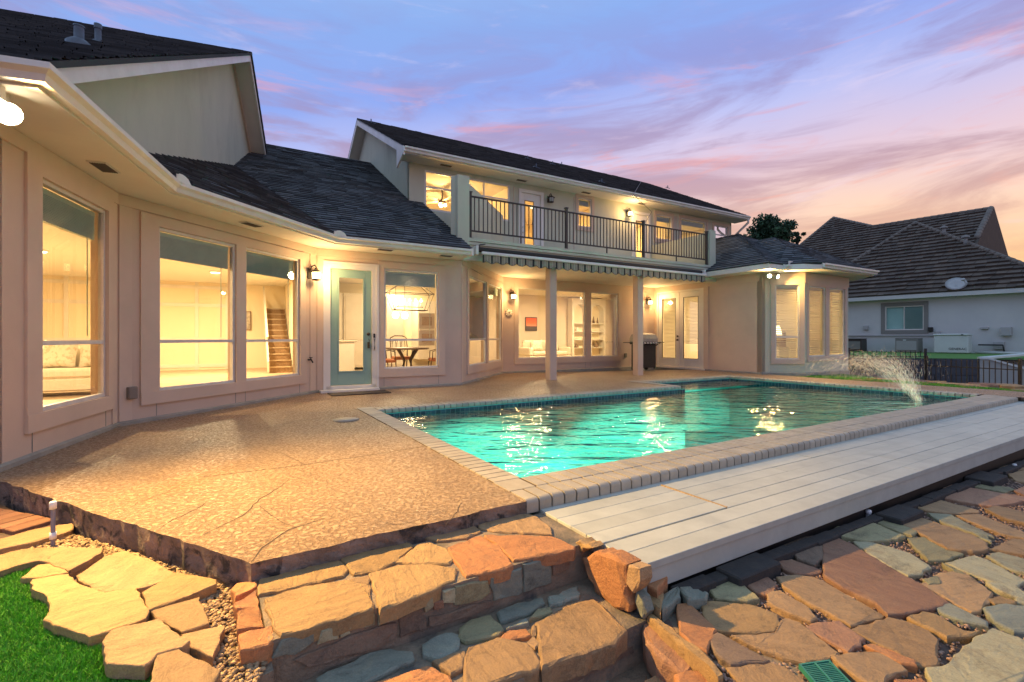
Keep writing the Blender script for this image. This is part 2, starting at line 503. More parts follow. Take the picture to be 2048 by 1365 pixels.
window(fr4, o4a, rail=.96, stack=.20); window(fr4, o4b, rail=.96, stack=.20)
trim_ring(fr4, [o4a[0], o4b[1], o4a[2], o4a[3]], .12, .09, .12, .17, M['stucco_trim'])
m = MB(fr4); m.box(o4a[1], o4b[0], -.021, -.001, o4a[2], o4a[3]); m.build('window_trim', M['stucco_trim'], house)
fr5, L5 = WF(C4w, C5w)
o5a = ops(fr5, 1036, 1171, 575.6, 718); o5b = ops(fr5, 1181.5, 1236, 588, 712.8)
o5b[2] = o5a[2]; o5b[3] = o5a[3]
wall('wall', fr5, L5, -.3, 2.86, [o5a, o5b], M['stucco'])
window(fr5, o5a, fw=.03); window(fr5, o5b, fw=.03)
trim_ring(fr5, [o5a[0], o5b[1], o5a[2], o5a[3]], .13, .14, .13, .16, M['stucco_trim'])
m = MB(fr5); m.box(o5a[1], o5b[0], -.021, -.001, o5a[2], o5a[3]); m.build('window_trim', M['stucco_trim'], house)
fr6, L6 = WF(C5w, C6w)
o6 = ops(fr6, 1314, 1408, 586, 728); o6[2] = .06
wall('wall', fr6, L6, -.3, 2.86, [o6], M['stucco'])
trim_ring(fr6, [o6[0], o6[1], -.02, o6[3]], .10, .16, .14, .03, M['stucco_trim'], name='door_trim')
fr7, L7 = WF(C6w, C7w); wall('wall', fr7, L7, -.5, 2.86, [], M['stucco_up'])
fr8, L8 = WF(C7w, C8w)
o8 = ops(fr8, 1550, 1599, 571, 718.7)
wall('wall', fr8, L8, -.6, 2.86, [o8], M['stucco_up'])
window(fr8, o8, rail=1.02, blinds=True); trim_ring(fr8, o8, .10, .12, .12, .13, M['stucco_trim'])
fr9, L9 = WF(C8w, C9w)
o9a = ops(fr9, 1617, 1650.5, 572, 714); o9b = ops(fr9, 1657.5, 1689, 576, 711.6); o9b[2] = o9a[2]; o9b[3] = o9a[3]
wall('wall', fr9, L9, -.6, 2.86, [o9a, o9b], M['stucco_up'])
window(fr9, o9a, blinds=True); window(fr9, o9b, blinds=True)
trim_ring(fr9, [o9a[0], o9b[1], o9a[2], o9a[3]], .09, .10, .12, .13, M['stucco_trim'])
m = MB(fr9); m.box(o9a[1], o9b[0], -.021, -.001, o9a[2], o9a[3]); m.build('window_trim', M['stucco_trim'], house)
fr9b, L9b = WF(C9w, C9b); wall('wall', fr9b, L9b, -.6, 2.86, [], M['stucco_up'])
frR, LR = WF(C9b, H(12.14, 6)); wall('wall', frR, LR, -.6, 2.86, [], M['stucco_up'])
# base course, soffit band and control joints
sweep('foundation', [W00, W01, C1w, C2w, C3w, C4w, C5w, C6w, C7w], [(.001, -.2), (.03, -.2), (.03, .035), (.001, .05)], M['foundation'], house)
sweep('foundation', [C7w, C8w, C9w, C9b], [(.001, -.5), (.04, -.5), (.04, .03), (.001, .05)], M['foundation'], house)
sweep('frieze_band', [W00, W01, C1w, C2w, C3w - U3*.02], [(.001, SOF-.13), (.02, SOF-.13), (.02, SOF-.004), (.001, SOF-.004)], M['stucco_trim'], house)
sweep('frieze_band', [C7w, C8w, C9w, C9b], [(.001, 2.48), (.02, 2.48), (.02, 2.77), (.001, 2.77)], M['stucco_trim'], house)
sweep('frieze_band', [C3w + (C4w-C3w)*.02, C4w, C5w, C5w+(C6w-C5w)*.98], [(.001, 2.55), (.02, 2.55), (.02, 2.695), (.001, 2.695)], M['stucco_trim'], house)
# corner pilaster strips (flush panels)
for fr_, a, b in ((fr2, .02, .16), (fr2, L2-.17, L2-.02), (fr3, .02, .14), (fr1, L1-.12, L1-.02), (fr4, .02, .10)):
    m = MB(fr_); m.box(a, b, -.012, -.001, .05, SOF-.131); m.build('corner_strip', M['stucco_trim'], house)
# thin score joints under the sills
m = MB()
for fr_, aa, zt in ((fr1, (o1[0]-.1, o1[1]-.02), o1[2]-.15), (fr2, (o2a[0]-.02, o2a[1], o2b[0], o2b[1]), o2a[2]-.15), (fr3, (o3[0], o3[1]), o3[2]-.16), (fr5, (o5a[1], o5b[0]), o5a[2]-.16)):
    for a in aa:
        mm = MB(fr_); mm.box(a-.004, a+.004, -.004, -.0008, .052, zt); m.v += mm.v; b = len(m.v)-len(mm.v)
        for f, t_ in zip(mm.f, mm.tone): m.f.append([b+i for i in f]); m.tone.append(t_); m.sm.append(False)
m.build('score_joint', M['foundation'], house)

# ---------------------------------------------------------------- teal door with its frame
dfr = fr3
m = MB(dfr); a0, a1, z0, z1 = od
m.box(a0-.05, a0, -.03, .05, 0, z1+.05); m.box(a1, a1+.05, -.03, .05, 0, z1+.05); m.box(a0, a1, -.03, .05, z1, z1+.05)
m.box(a0, a0+.075, -.012, .06, z0, z1); m.box(a1-.075, a1, -.012, .06, z0, z1); m.box(a0+.075, a1-.075, -.012, .06, z1-.075, z1)
m.box(a0, a1, -.012, .06, z0, z0+.075)
m.build('door_frame', M['white'], house)
b0, b1, e0, e1 = a0+.08, a1-.08, z0+.08, z1-.08
m = MB(dfr); st = .13
m.bbox(b0, b0+st, .035, .075, e0, e1); m.bbox(b1-st, b1, .035, .075, e0, e1)
m.bbox(b0+st, b1-st, .035, .075, e0, e0+.24); m.bbox(b0+st, b1-st, .035, .075, e1-.13, e1)
door = m.build('door', M['teal'], house)
m = MB(dfr); g0, g1, h0, h1 = b0+st, b1-st, e0+.24, e1-.13
m.box(g0-.002, g0+.025, .026, .05, h0, h1); m.box(g1-.025, g1+.002, .026, .05, h0, h1); m.box(g0+.025, g1-.025, .026, .05, h0, h0+.025); m.box(g0+.025, g1-.025, .026, .05, h1-.025, h1)
m.build('glazing_bead', M['teal'], door)
m = MB(dfr); m.poly([(g0,.045,h0),(g1,.045,h0),(g1,.045,h1),(g0,.045,h1)]); m.build('pane', M['glass'], door)
m = MB(dfr); m.lathe([(0,-.035),(.03,-.035),(.03,.0)], (b1-.06, .03, 1.07), 12, 'Y'); m.box(b1-.075, b1-.045, -.03, .035, .80, .92); m.tube([(b1-.06,-.01,.98),(b1-.06,-.05,.95),(b1-.06,-.05,.84),(b1-.06,-.01,.81)], .009)
m.build('handle', M['brass'], door)
m = MB(dfr); m.box(a1-.055, a1-.02, -.024, -.0125, 1.0, 1.08); m.tube([(a1-.04,-.012,.98),(a1-.04,-.05,.95),(a1-.04,-.05,.80),(a1-.04,-.012,.76)], .008)
m.build('storm_handle', M['black'], house)
m = MB(dfr); m.bbox(a0-.12, a1+.02, -.20, -.032, 0.002, .05); m.build('door_step', M['white'], house)
# ---------------------------------------------------------------- french doors
a0, a1, z0, z1 = o6
m = MB(fr6)
m.box(a0, a0+.06, -.015, .07, z0, z1); m.box(a1-.06, a1, -.015, .07, z0, z1); m.box(a0+.06, a1-.06, -.015, .07, z1-.06, z1); m.box(a0-.05, a1+.05, -.05, .07, .004, z0)
m.build('door_frame', M['white'], house)
mid = (a0+a1)/2
for k, (b0, b1) in enumerate(((a0+.065, mid-.004), (mid+.004, a1-.065))):
    m = MB(fr6); st = .15; e0, e1 = z0+.006, z1-.065
    m.bbox(b0, b0+st, .01, .055, e0, e1); m.bbox(b1-st, b1, .01, .055, e0, e1)
    m.bbox(b0+st, b1-st, .01, .055, e0, e0+.27); m.bbox(b0+st, b1-st, .01, .055, e1-.17, e1)
    d = m.build('door', M['white'], house)
    g0, g1, h0, h1 = b0+st, b1-st, e0+.27, e1-.17
    m = MB(fr6); m.poly([(g0,.03,h0),(g1,.03,h0),(g1,.03,h1),(g0,.03,h1)]); m.build('pane', M['glass'], d)
    m = MB(fr6); m.box(g0, g0+.012, .005, .03, h0, h1); m.box(g1-.012, g1, .005, .03, h0, h1); m.box(g0, g1, .005, .03, h1-.012, h1); m.box(g0, g1, .005, .03, h0, h0+.012)
    m.build('glazing_bead', M['bronze'], d)
    m = MB(fr6); n = int((h1-h0)/.045)
    for i in range(n - (10 if k else 0)):
        zt = h1-.03-i*.045; m.mesh([(g0+.01,.06,zt-.012),(g1-.01,.06,zt-.012),(g1-.01,.10,zt+.016),(g0+.01,.10,zt+.016)], [(0,1,2,3)])
    m.build('blind', M['slat'], d)
    if k == 0:
        m = MB(fr6); m.lathe([(0,-.03),(.028,-.03),(.028,0)], (b1-.06, .01, 1.05), 12, 'Y'); m.lathe([(0,-.055),(.024,-.055),(.03,-.035),(.012,-.02),(.03,0)], (b1-.06, .01, .93), 12, 'Y')
        m.build('handle', M['brass'], d)

# ---------------------------------------------------------------- eaves of the low roofs: soffit, fascia, gutter
EV = [W00, W01, C1w, C2w, C3w - U3*.06]; mt_ = miter(EV)
sweep('soffit', EV, [(0, SOF), (.56, SOF), (.56, SOF+.02), (0, SOF+.02)], M['soffit'], house, mts=mt_)
sweep('fascia', EV, [(.535, SOF+.021), (.56, SOF+.021), (.56, SOF+.15), (.535, SOF+.15)], M['gutter'], house, mts=mt_)
GUT = [(.562, .0), (.625, .0), (.64, .045), (.675, .07), (.675, .11), (.66, .11), (.655, .085), (.60, .02), (.575, .02), (.575, .125), (.562, .125)]
sweep('gutter', EV, [(o, SOF+.02+z) for o, z in GUT], M['gutter'], house, mts=mt_)
# splash guards where two roofs drain into an inside corner
for i in (2, 3):
    c = EV[i] + mt_[i]*.70; m = MB()
    dA = (EV[i]-EV[i-1]).normalized(); dB = (EV[i+1]-EV[i]).normalized()
    n = 6; pts = []
    for k in range(n+1):
        t_ = k/n; off = -.13*dA*(1-t_)**2 + .13*dB*t_**2
        pts.append(c + off + mt_[i].normalized()*(-.03))
    for k in range(n):
        a, b = pts[k], pts[k+1]; h = .15; hk = lambda q: SOF+.13 + .085*math.sin(math.pi*min(1, max(.12, q/n)))**.5
        m.poly([(a.x,a.y,SOF+.12),(b.x,b.y,SOF+.12),(b.x,b.y,hk(k+1)),(a.x,a.y,hk(k))])
        m.poly([(a.x,a.y+.012,SOF+.12),(b.x,b.y+.012,SOF+.12),(b.x,b.y+.012,hk(k+1)),(a.x,a.y+.012,hk(k))])
    m.build('splash_guard', M['white'], house)
# boxed return where the low eave dies into the balcony
m = MB(HF); m.prism([(-.06,-.66,SOF+.01),(-.06,-.003,SOF+.01),(-.06,-.003,SOF+.36),(-.06,-.56,SOF+.16),(-.06,-.66,SOF+.15)], (.045, 0, 0)); m.build('eave_return', M['white'], house)

# ---------------------------------------------------------------- shingles
def clip_poly(poly, a, b, c):
    """keep a*x+b*y<=c"""
    out_ = []
    for i in range(len(poly)):
        p, q = poly[i], poly[(i+1) % len(poly)]
        dp, dq = a*p[0]+b*p[1]-c, a*q[0]+b*q[1]-c
        if dp <= 0: out_.append(p)
        if (dp < 0) != (dq < 0) and abs(dp-dq) > 1e-12:
            t_ = dp/(dp-dq); out_.append((p[0]+(q[0]-p[0])*t_, p[1]+(q[1]-p[1])*t_))
    return out_
def roof_plane(name, poly, along, mt, parent=None, course=.145, tab=.32, th=.019, deck=.05, gap=.010, stuff='shingle'):
    """poly: convex coplanar corners, along: eave direction. One slab (the part) and its courses of separate tabs"""
    parent = parent or house
    poly = [Vector(p) for p in poly]; al = Vector(along).normalized(); o = poly[0]
    nrm = Vector((0,0,0))
    for i in range(1, len(poly)-1): nrm += (poly[i]-o).cross(poly[i+1]-o)
    nrm.normalize()
    if nrm.z < 0: nrm = -nrm
    upv = nrm.cross(al).normalized()
    if upv.z < 0: upv = -upv
    p2 = [((p-o).dot(al), (p-o).dot(upv)) for p in poly]
    ar = sum(p2[i][0]*p2[(i+1) % len(p2)][1]-p2[(i+1) % len(p2)][0]*p2[i][1] for i in range(len(p2)))
    if ar < 0: p2 = p2[::-1]
    hp = []
    for i in range(len(p2)):
        (x0, y0), (x1, y1) = p2[i], p2[(i+1) % len(p2)]
        dx, dy = x1-x0, y1-y0; hp.append((dy, -dx, dy*x0-dx*y0))
    s = MB(); s.prism(poly, -nrm*deck); slab = s.build(name, mt, parent)
    x0, x1 = min(p[0] for p in p2), max(p[0] for p in p2); y0, y1 = min(p[1] for p in p2), max(p[1] for p in p2)
    m = MB(); k = 0; y = y0
    while y < y1:
        x = x0 - random.random()*tab
        while x < x1:
            w = tab*random.uniform(.72, 1.2); r_ = [(x, y), (x+w-gap, y), (x+w-gap, y+course), (x, y+course)]
            tone = random.random(); lift = th*random.uniform(.7, 1.35)
            for h in hp:
                r_ = clip_poly(r_, *h)
                if len(r_) < 3: break
            if len(r_) >= 3:
                top = [o + al*p[0] + upv*p[1] + nrm*(.002 + lift*max(0, 1-(p[1]-y)/course)) for p in r_]
                m.poly(top, tone)
                low = [p for p in r_ if abs(p[1]-y) < 1e-6]
                if len(low) >= 2:
                    a, b = min(low), max(low)
                    A, B = o+al*a[0]+upv*a[1], o+al*b[0]+upv*b[1]
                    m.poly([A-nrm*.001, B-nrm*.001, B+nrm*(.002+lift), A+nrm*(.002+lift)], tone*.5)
            x += w
        y += course; k += 1
    if m.v: m.build(stuff, mt, slab, kind='stuff')
    return slab
EZ = SOF+.155
def rp(p, mv, r, ):
    q = p + mv*(.60-r); return Vector((q.x, q.y, EZ + r*TAN))
RR = 7.1
roof_plane('roof', [rp(C1w, mt_[2], 0), rp(C2w, mt_[3], 0), rp(C2w, mt_[3], RR), rp(C1w, mt_[2], RR)], C2w-C1w, M['shingle'])
roof_plane('roof', [rp(W01, mt_[1], 0), rp(C1w, mt_[2], 0), rp(C1w, mt_[2], 3.5), rp(W01, mt_[1], 3.5)], C1w-W01, M['shingle'])
roof_plane('roof', [rp(W00, mt_[0], 0), rp(W01, mt_[1], 0), rp(W01, mt_[1], 3.5), rp(W00, mt_[0], 3.5)], W01-W00, M['shingle'])
v0, v1 = rp(C2w, mt_[3], 0), rp(C2w, mt_[3], RR)
def rz(d): return EZ + (d+.60)*TAN
roof_plane('roof', [v0, H(-.36, -.60, rz(-.60)), H(-.36, RR-.60, rz(RR-.60)), v1], U3, M['shingle'])
roof_plane('roof', [H(-.359, -.60, rz(-.60)), H(-.015, -.60, rz(-.60)), H(-.015, 2.40, rz(2.40)), H(-.359, 2.40, rz(2.40))], U3, M['shingle'])
# far slope of the same ridge
s = MB(); s.prism([v1 + Vector((0,0,-.01)), H(-.36, RR-.60, rz(RR-.60)-.01), H(-.36, RR+5, rz(RR-.60)-5*TAN), H(-8, RR+5, rz(RR-.60)-5*TAN)], (0,0,-.05)); s.build('roof', M['shingle'], house)
# black drip edge along the low eaves
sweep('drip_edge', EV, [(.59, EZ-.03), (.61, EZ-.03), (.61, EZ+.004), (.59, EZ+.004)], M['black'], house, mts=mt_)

# ---------------------------------------------------------------- upper left gable
p1 = rp(C1w, mt_[2], 0)
nin = (-U3+V3).normalized(); W2n = (U3+V3).normalized().cross(nin + ZV*TAN).normalized()
gb = onplane(288, 306, Vector((p1.x, p1.y, EZ)), W2n)
gd = W1D; gn = Vector((gd.y, -gd.x, 0))
gf = frame3(Vector((gb.x, gb.y, 0)), gd, Vector((-gd.y, gd.x, 0)))    # x along the wall, y into the house
RAKE = .34
rk0 = Vector((gb.x, gb.y, 0)) + gn*RAKE
pk = gf.inverted() @ onplane(498, 105, rk0, gn); rb = gf.inverted() @ onplane(530, 306, rk0, gn); lb = gf.inverted() @ onplane(40, 121, rk0, gn)
pk.y = rb.y = lb.y = 0
sl_r = (rb.z-pk.z)/(rb.x-pk.x); sl_l = (pk.z-lb.z)/(pk.x-lb.x)
TKG = .16
def gz(x): return pk.z + (sl_r*(x-pk.x) if x > pk.x else sl_l*(x-pk.x))
m = MB(gf)
xr = rb.x-.02; xl = lb.x+.5
m.poly([(xl,0,2.9),(xr,0,2.9),(xr,0,gz(xr)-TKG),(pk.x,0,pk.z-TKG),(xl,0,gz(xl)-TKG)])
m.poly([(xl,.14,2.9),(xl,.14,gz(xl)-TKG),(pk.x,.14,pk.z-TKG),(xr,.14,gz(xr)-TKG),(xr,.14,2.9)])
m.build('gable_wall', M['stucco_up'], house)
# rake boards, their soffits
for (xa, xb) in ((lb.x, pk.x), (pk.x, rb.x+.1)):
    m = MB(gf); za, zb = gz(xa), gz(xb)
    m.mesh([(xa,-RAKE-.03,za-.20),(xb,-RAKE-.03,zb-.20),(xb,-RAKE-.03,zb-.02),(xa,-RAKE-.03,za-.02),(xa,-RAKE,za-.20),(xb,-RAKE,zb-.20),(xb,-RAKE,zb-.02),(xa,-RAKE,za-.02)],
           [(0,1,2,3),(7,6,5,4),(0,4,5,1),(3,2,6,7),(0,3,7,4),(1,5,6,2)])
    m.build('rake_board', M['gutter'], house)
    m = MB(gf); m.poly([(xa,-RAKE,za-.18),(xb,-RAKE,zb-.18),(xb,-.001,zb-.18),(xa,-.001,za-.18)]); m.poly([(xa,-RAKE,za-.165),(xb,-RAKE,zb-.165),(xb,-.001,zb-.165),(xa,-.001,za-.165)])
    m.build('rake_soffit', M['soffit'], house)
    m = MB(gf); m.beam((xa,-.02,za-.22), (xb,-.02,zb-.22), .04, .10, up=(0,0,1)); m.build('frieze_board', M['stucco_trim'], house)
g3 = lambda x, y, z: gf @ Vector((x, y, z))
roof_plane('roof', [g3(lb.x-.25,-RAKE-.06,gz(lb.x-.25)), g3(pk.x,-RAKE-.06,pk.z), g3(pk.x,5.5,pk.z), g3(lb.x-.25,5.5,gz(lb.x-.25))], g3(0,1,0)-g3(0,0,0), M['shingle'])
roof_plane('roof', [g3(pk.x,-RAKE-.06,pk.z), g3(rb.x+.15,-RAKE-.06,gz(rb.x+.15)), g3(rb.x+.15,5.5,gz(rb.x+.15)), g3(pk.x,5.5,pk.z)], g3(0,1,0)-g3(0,0,0), M['shingle'], course=.3, tab=.8)
# eave board of the near slope
m = MB(gf); ze_ = gz(lb.x-.25); m.box(lb.x-.27, lb.x-.22, -RAKE-.04, 5.5, ze_-.24, ze_-.03); m.build('fascia', M['gutter'], house)
# two roof vents on the near slope
def roofpt(px, py):
    n_ = Vector((gf[0][1], gf[1][1], 0)).cross(g3(pk.x,0,pk.z)-g3(lb.x,0,lb.z)).normalized()
    return onplane(px, py, g3(pk.x,0,pk.z), n_)
M['lead'] = mat('lead_vent', (.10,.12,.15), (.07,.08,.10), vs=10, rough=.5)
q = roofpt(158, 90); m = MB(); k_ = q.y/950*1.0
m.lathe([(.125,-.05),(.115,.01),(.08,.04),(.045,.065),(.045,.19)], q, 14); m.lathe([(.05,.19),(.05,.205),(.0,.21)], q, 14); m.build('roof_vent', M['lead'], house)
q = roofpt(196, 84); m = MB(); m.lathe([(.07,-.06),(.06,.0),(.035,.015),(.035,.16)], q, 12); m.lathe([(.042,.16),(.042,.22),(0,.225)], q, 12); m.build('roof_vent', M['lead'], house)

# ---------------------------------------------------------------- upper storey
UW = 2.41; US0, US1 = -.36, 12.37; USZ = 5.42
fru, Lu = WF(H(US0, UW), H(US1, UW))
uo = []
ou1 = ops(fru, 849, 1020, 339.5, 412); ou1[2] = 4.28; uo.append(ou1)
oud = ops(fru, 1041, 1083, 375, 484); oud[2] = 3.08; oud[3] = 5.2; uo.append(oud)
ou2 = ops(fru, 1156.5, 1183, 395, 453); uo.append(ou2)
oud2 = ops(fru, 1266, 1297, 425, 508); oud2[2] = 3.08; oud2[3] = 5.15; uo.append(oud2)
ou3 = ops(fru, 1312, 1344, 428, 478); uo.append(ou3)
ou4 = ops(fru, 1362, 1412, 436, 484); uo.append(ou4)
ou5 = ops(fru, 1428, 1455, 450, 486); uo.append(ou5)
wall('wall', fru, Lu, 2.9, USZ+.08, uo, M['stucco_up'])
w3 = (ou1[1]-ou1[0])/3
window(fru, ou1, mulls=(ou1[0]+w3*1.0, ou1[0]+w3*2.03), rails=[ou1[3]-.42], fw=.05, mt=M['white'])
for o in (ou2, ou3, ou4, ou5):
    window(fru, o, rails=[(o[2]+o[3])/2] if o[1]-o[0] < 1 else [], stack=.18, mt=M['white'], cord=False)
    trim_ring(fru, o, .10, .10, .10, .12, M['stucco_trim'])
for k, o in enumerate((oud, oud2)):
    a0, a1, z0, z1 = o
    m = MB(fru); m.box(a0-.06, a0+.03, -.03, .06, z0, z1+.06); m.box(a1-.03, a1+.06, -.03, .06, z0, z1+.06); m.box(a0+.03, a1-.03, -.03, .06, z1-.03, z1+.06); m.build('door_frame', M['white'], house)
    b0, b1 = a0+.035, a1-.035; st = .16
    m = MB(fru); m.bbox(b0, b0+st*.7, .02, .06, z0+.01, z1-.035); m.bbox(b1-st*1.4, b1, .02, .06, z0+.01, z1-.035); m.bbox(b0+st*.7, b1-st*1.4, .02, .06, z0+.01, z0+.2); m.bbox(b0+st*.7, b1-st*1.4, .02, .06, z1-.24, z1-.035)
    d = m.build('door', M['white'], house)
    m = MB(fru); g0, g1, h0, h1 = b0+st*.7, b1-st*1.4, z0+.2, z1-.24
    m.poly([(g0,.045,h0),(g1,.045,h0),(g1,.045,h1),(g0,.045,h1)]); m.build('pane', M['glass'], d)
    m = MB(fru); m.box(g0,g1,.012,.02,h1-.02,h1); m.box(g0,g0+.015,.012,.02,h0,h1-.02); m.box(g1-.015,g1,.012,.02,h0,h1-.02); m.build('glazing_bead', M['bronze'], d)
    m = MB(fru); m.lathe([(0,-.05),(.03,-.05),(.03,0)], (b0+.05, .02, z0+.95), 10, 'Y'); m.lathe([(0,-.03),(.025,-.03),(.025,0)], (b0+.05, .02, z0+1.1), 10, 'Y'); m.build('handle', M['frame'], d)
# scored panel lines on the wall
m = MB(fru)
for a in (ou1[1]+.12, hit(fru, 1148, 400)[0], hit(fru, 1352, 450)[0], hit(fru, 1420, 460)[0]): m.box(a-.012, a+.012, -.012, -.001, 3.1, 5.3)
m.build('score_joint', M['stucco_trim'], house)
# eaves
UE = [H(US0-.31, UW), H(US1+.21, UW)]
sweep('soffit', UE, [(0, USZ), (.56, USZ), (.56, USZ+.02), (0, USZ+.02)], M['soffit'], house)
sweep('fascia', UE, [(.535, USZ+.021), (.56, USZ+.021), (.56, USZ+.15), (.535, USZ+.15)], M['gutter'], house)
sweep('gutter', UE, [(o, USZ+.02+z) for o, z in GUT], M['gutter'], house)
UEZ = USZ+.155; RD, RZ = 6.97, 8.27; ed = UW-.60; UT = (RZ-UEZ)/(RD-ed)
roof_plane('roof', [H(US0-.33, ed, UEZ), H(US1+.22, ed, UEZ), H(US1+.22, RD, RZ), H(US0-.33, RD, RZ)], U3, M['shingle'])
s = MB(); s.prism([H(US0-.33, RD, RZ-.01), H(US1+.22, RD, RZ-.01), H(US1+.22, RD+5, RZ-5*UT), H(US0-.33, RD+5, RZ-5*UT)], (0,0,-.06)); s.build('roof', M['shingle'], house)
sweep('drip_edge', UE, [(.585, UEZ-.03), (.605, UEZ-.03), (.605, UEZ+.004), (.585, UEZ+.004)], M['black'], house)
# left gable end of the upper storey
def uz(d): return UEZ + (d-ed)*UT if d < RD else RZ-(d-RD)*UT
m = MB(HF)
dd = [UW, RD, RD+4.5]
for x in (US0, US0+.14):
    m.poly([(x,UW,2.9),(x,RD+4.5,2.9),(x,RD+4.5,uz(RD+4.5)-.12),(x,RD,RZ-.12),(x,UW,uz(UW)-.12)])
m.build('gable_wall', M['stucco_up'], house)
for (da, db) in ((ed-.02, RD), (RD, RD+4.5)):
    m = MB(HF); x = US0-.33; za, zb = uz(da), uz(db)
    m.mesh([(x,da,za-.22),(x,db,zb-.22),(x,db,zb-.02),(x,da,za-.02),(x+.03,da,za-.22),(x+.03,db,zb-.22),(x+.03,db,zb-.02),(x+.03,da,za-.02)], [(0,1,2,3),(7,6,5,4),(0,4,5,1),(3,2,6,7),(0,3,7,4),(1,5,6,2)])
    m.build('rake_board', M['gutter'], house)
    m = MB(HF); m.poly([(x+.03,da,za-.20),(x+.03,db,zb-.20),(US0,db,zb-.20),(US0,da,za-.20)]); m.poly([(x+.03,da,za-.18),(x+.03,db,zb-.18),(US0,db,zb-.18),(US0,da,za-.18)]); m.build('rake_soffit', M['soffit'], house)
m = MB(HF); m.prism([(US0-.335,UW-.66,USZ+.01),(US0-.335,UW-.05,USZ-.22),(US0-.335,UW-.05,uz(UW)-.1),(US0-.335,UW-.60,UEZ-.01)], (.04,0,0)); m.build('eave_return', M['white'], house)
# right end wall
frx, Lx = WF(H(US1, UW), H(US1, RD+4.5)); wall('wall', frx, Lx, 2.9, USZ+.08, [], M['stucco_up'])
m = MB(HF); m.poly([(US1-.01,UW,USZ+.08),(US1-.01,RD,RZ-.12),(US1-.01,RD+4.5,USZ+.08)]); m.build('gable_wall', M['stucco_up'], house)
# downspout at the far corner
m = MB(HF); m.tube([(US1+.12,UW-.62,USZ+.03),(US1+.12,UW-.62,USZ-.10),(US1+.06,UW-.45,USZ-.26),(US1+.02,UW-.08,USZ-.55),(US1+.02,UW-.08,4.0)], .045, 8); m.build('downspout', M['gutter'], house)
# flashing feet and snow guards scattered on the roof
for (px, py) in ((1055,320),(1072,338),(1105,331),(1123,332),(1203,367),(742,248),(1335,378)):
    n_ = U3.cross(V3 + ZV*UT).normalized(); q = onplane(px, py, H(0, ed, UEZ), n_) + n_*.03
    m = MB(); m.beam(q - U3*.12, q + U3*.02 + V3*.12 + ZV*.09, .02, .02); m.beam(q + U3*.14, q + V3*.10 + ZV*.08, .02, .02); m.beam(q, q + ZV*.12, .03, .03); m.build('roof_bracket', M['lead'], house)

# ---------------------------------------------------------------- balcony
BS1 = 8.27
m = MB(HF)
m.box(.0, BS1, .0, .16, 2.66, 3.06); m.build('balcony_beam', M['stucco_up'], house)
m = MB(HF); m.box(-.03, BS1+.02, -.05, UW-.002, 3.061, 3.13); m.build('balcony_floor', M['stucco_up'], house)
m = MB(HF); m.box(.0, BS1, -.035, -.001, 2.99, 3.05); m.box(.0, BS1, -.02, -.001, 2.90, 2.94); m.build('balcony_ledge', M['stucco_up'], house)
m = MB(HF); m.prism([(.17,.161,2.70),(BS1-.002,.161,2.70),(BS1-.002,UW-.002,2.70),(2.33,UW-.002,2.70)], (0,0,.04)); m.build('porch_ceiling', M['soffit'], house)
# left parapet follows the splayed wall below
frp, Lp = WF(C3w, C4w)
m = MB(frp); m.box(-.02, Lp+.05, -.0, .22, 2.66, 4.43); m.build('parapet', M['stucco_up'], house)
m = MB(HF); m.box(-.10, .17, -.055, .14, 2.64, 4.43); m.build('parapet_post', M['stucco_up'], house)
m = MB(HF); m.box(BS1-.17, BS1-.01, .162, UW-.002, 2.75, 4.14); m.build('parapet', M['stucco_up'], house)
sx = lambda px: (lambda a: (a*C3w.y - C3w.x)/(U3.x-a*U3.y))((px-CX)/F)
m = MB(HF); m.box(sx(1417.5), sx(1429), -.04, .16, 2.75, 4.17); m.build('parapet_post', M['stucco_up'], house)
# posts
for px in (1107, 1281.5):
    a = (px-CX)/F; t_ = (a*C3w.y - C3w.x)/(U3.x-a*U3.y)
    m = MB(HF); m.bbox(t_-.10, t_+.10, .0, .20, -.05, 2.66, .012); m.build('porch_post', M['stucco'], house)

# ---------------------------------------------------------------- right wing roof (hips) and eaves
def hip_roof(poly, ze, tan_, zname='roof'):
    n = len(poly); lines = []
    for i in range(n):
        (x0,y0),(x1,y1) = poly[i], poly[(i+1) % n]; L = math.hypot(x1-x0, y1-y0); dx, dy = (x1-x0)/L, (y1-y0)/L
        lines.append((-dy, dx, -(-dy*x0+dx*y0), dx, dy))       # inside distance, CCW polygon
    for i in range(n):
        cell = list(poly); a = lines[i]
        for j in range(n):
            if j == i: continue
            b = lines[j]; cell = clip_poly(cell, a[0]-b[0], a[1]-b[1], b[2]-a[2])
            if len(cell) < 3: break
        if len(cell) < 3: continue
        pts = [H(x, y, ze + tan_*(a[0]*x+a[1]*y+a[2])) for x, y in cell]
        roof_plane(zname, pts, U3*a[3]+V3*a[4], M['shingle'], course=.15, tab=.34)
    return lines
EZR = 2.93; SR = 2.78
wing = [(7.70,-2.0),(13.3,-2.0),(13.3,7.5),(7.70,7.5)]
hip_roof(wing, EZR, TAN)
bay = [(8.30,-1.85),(8.98,-2.60),(11.80,-2.60),(12.6,-1.8),(12.6,2.5),(8.30,2.5)]
hip_roof(bay, EZR+.012, TAN)
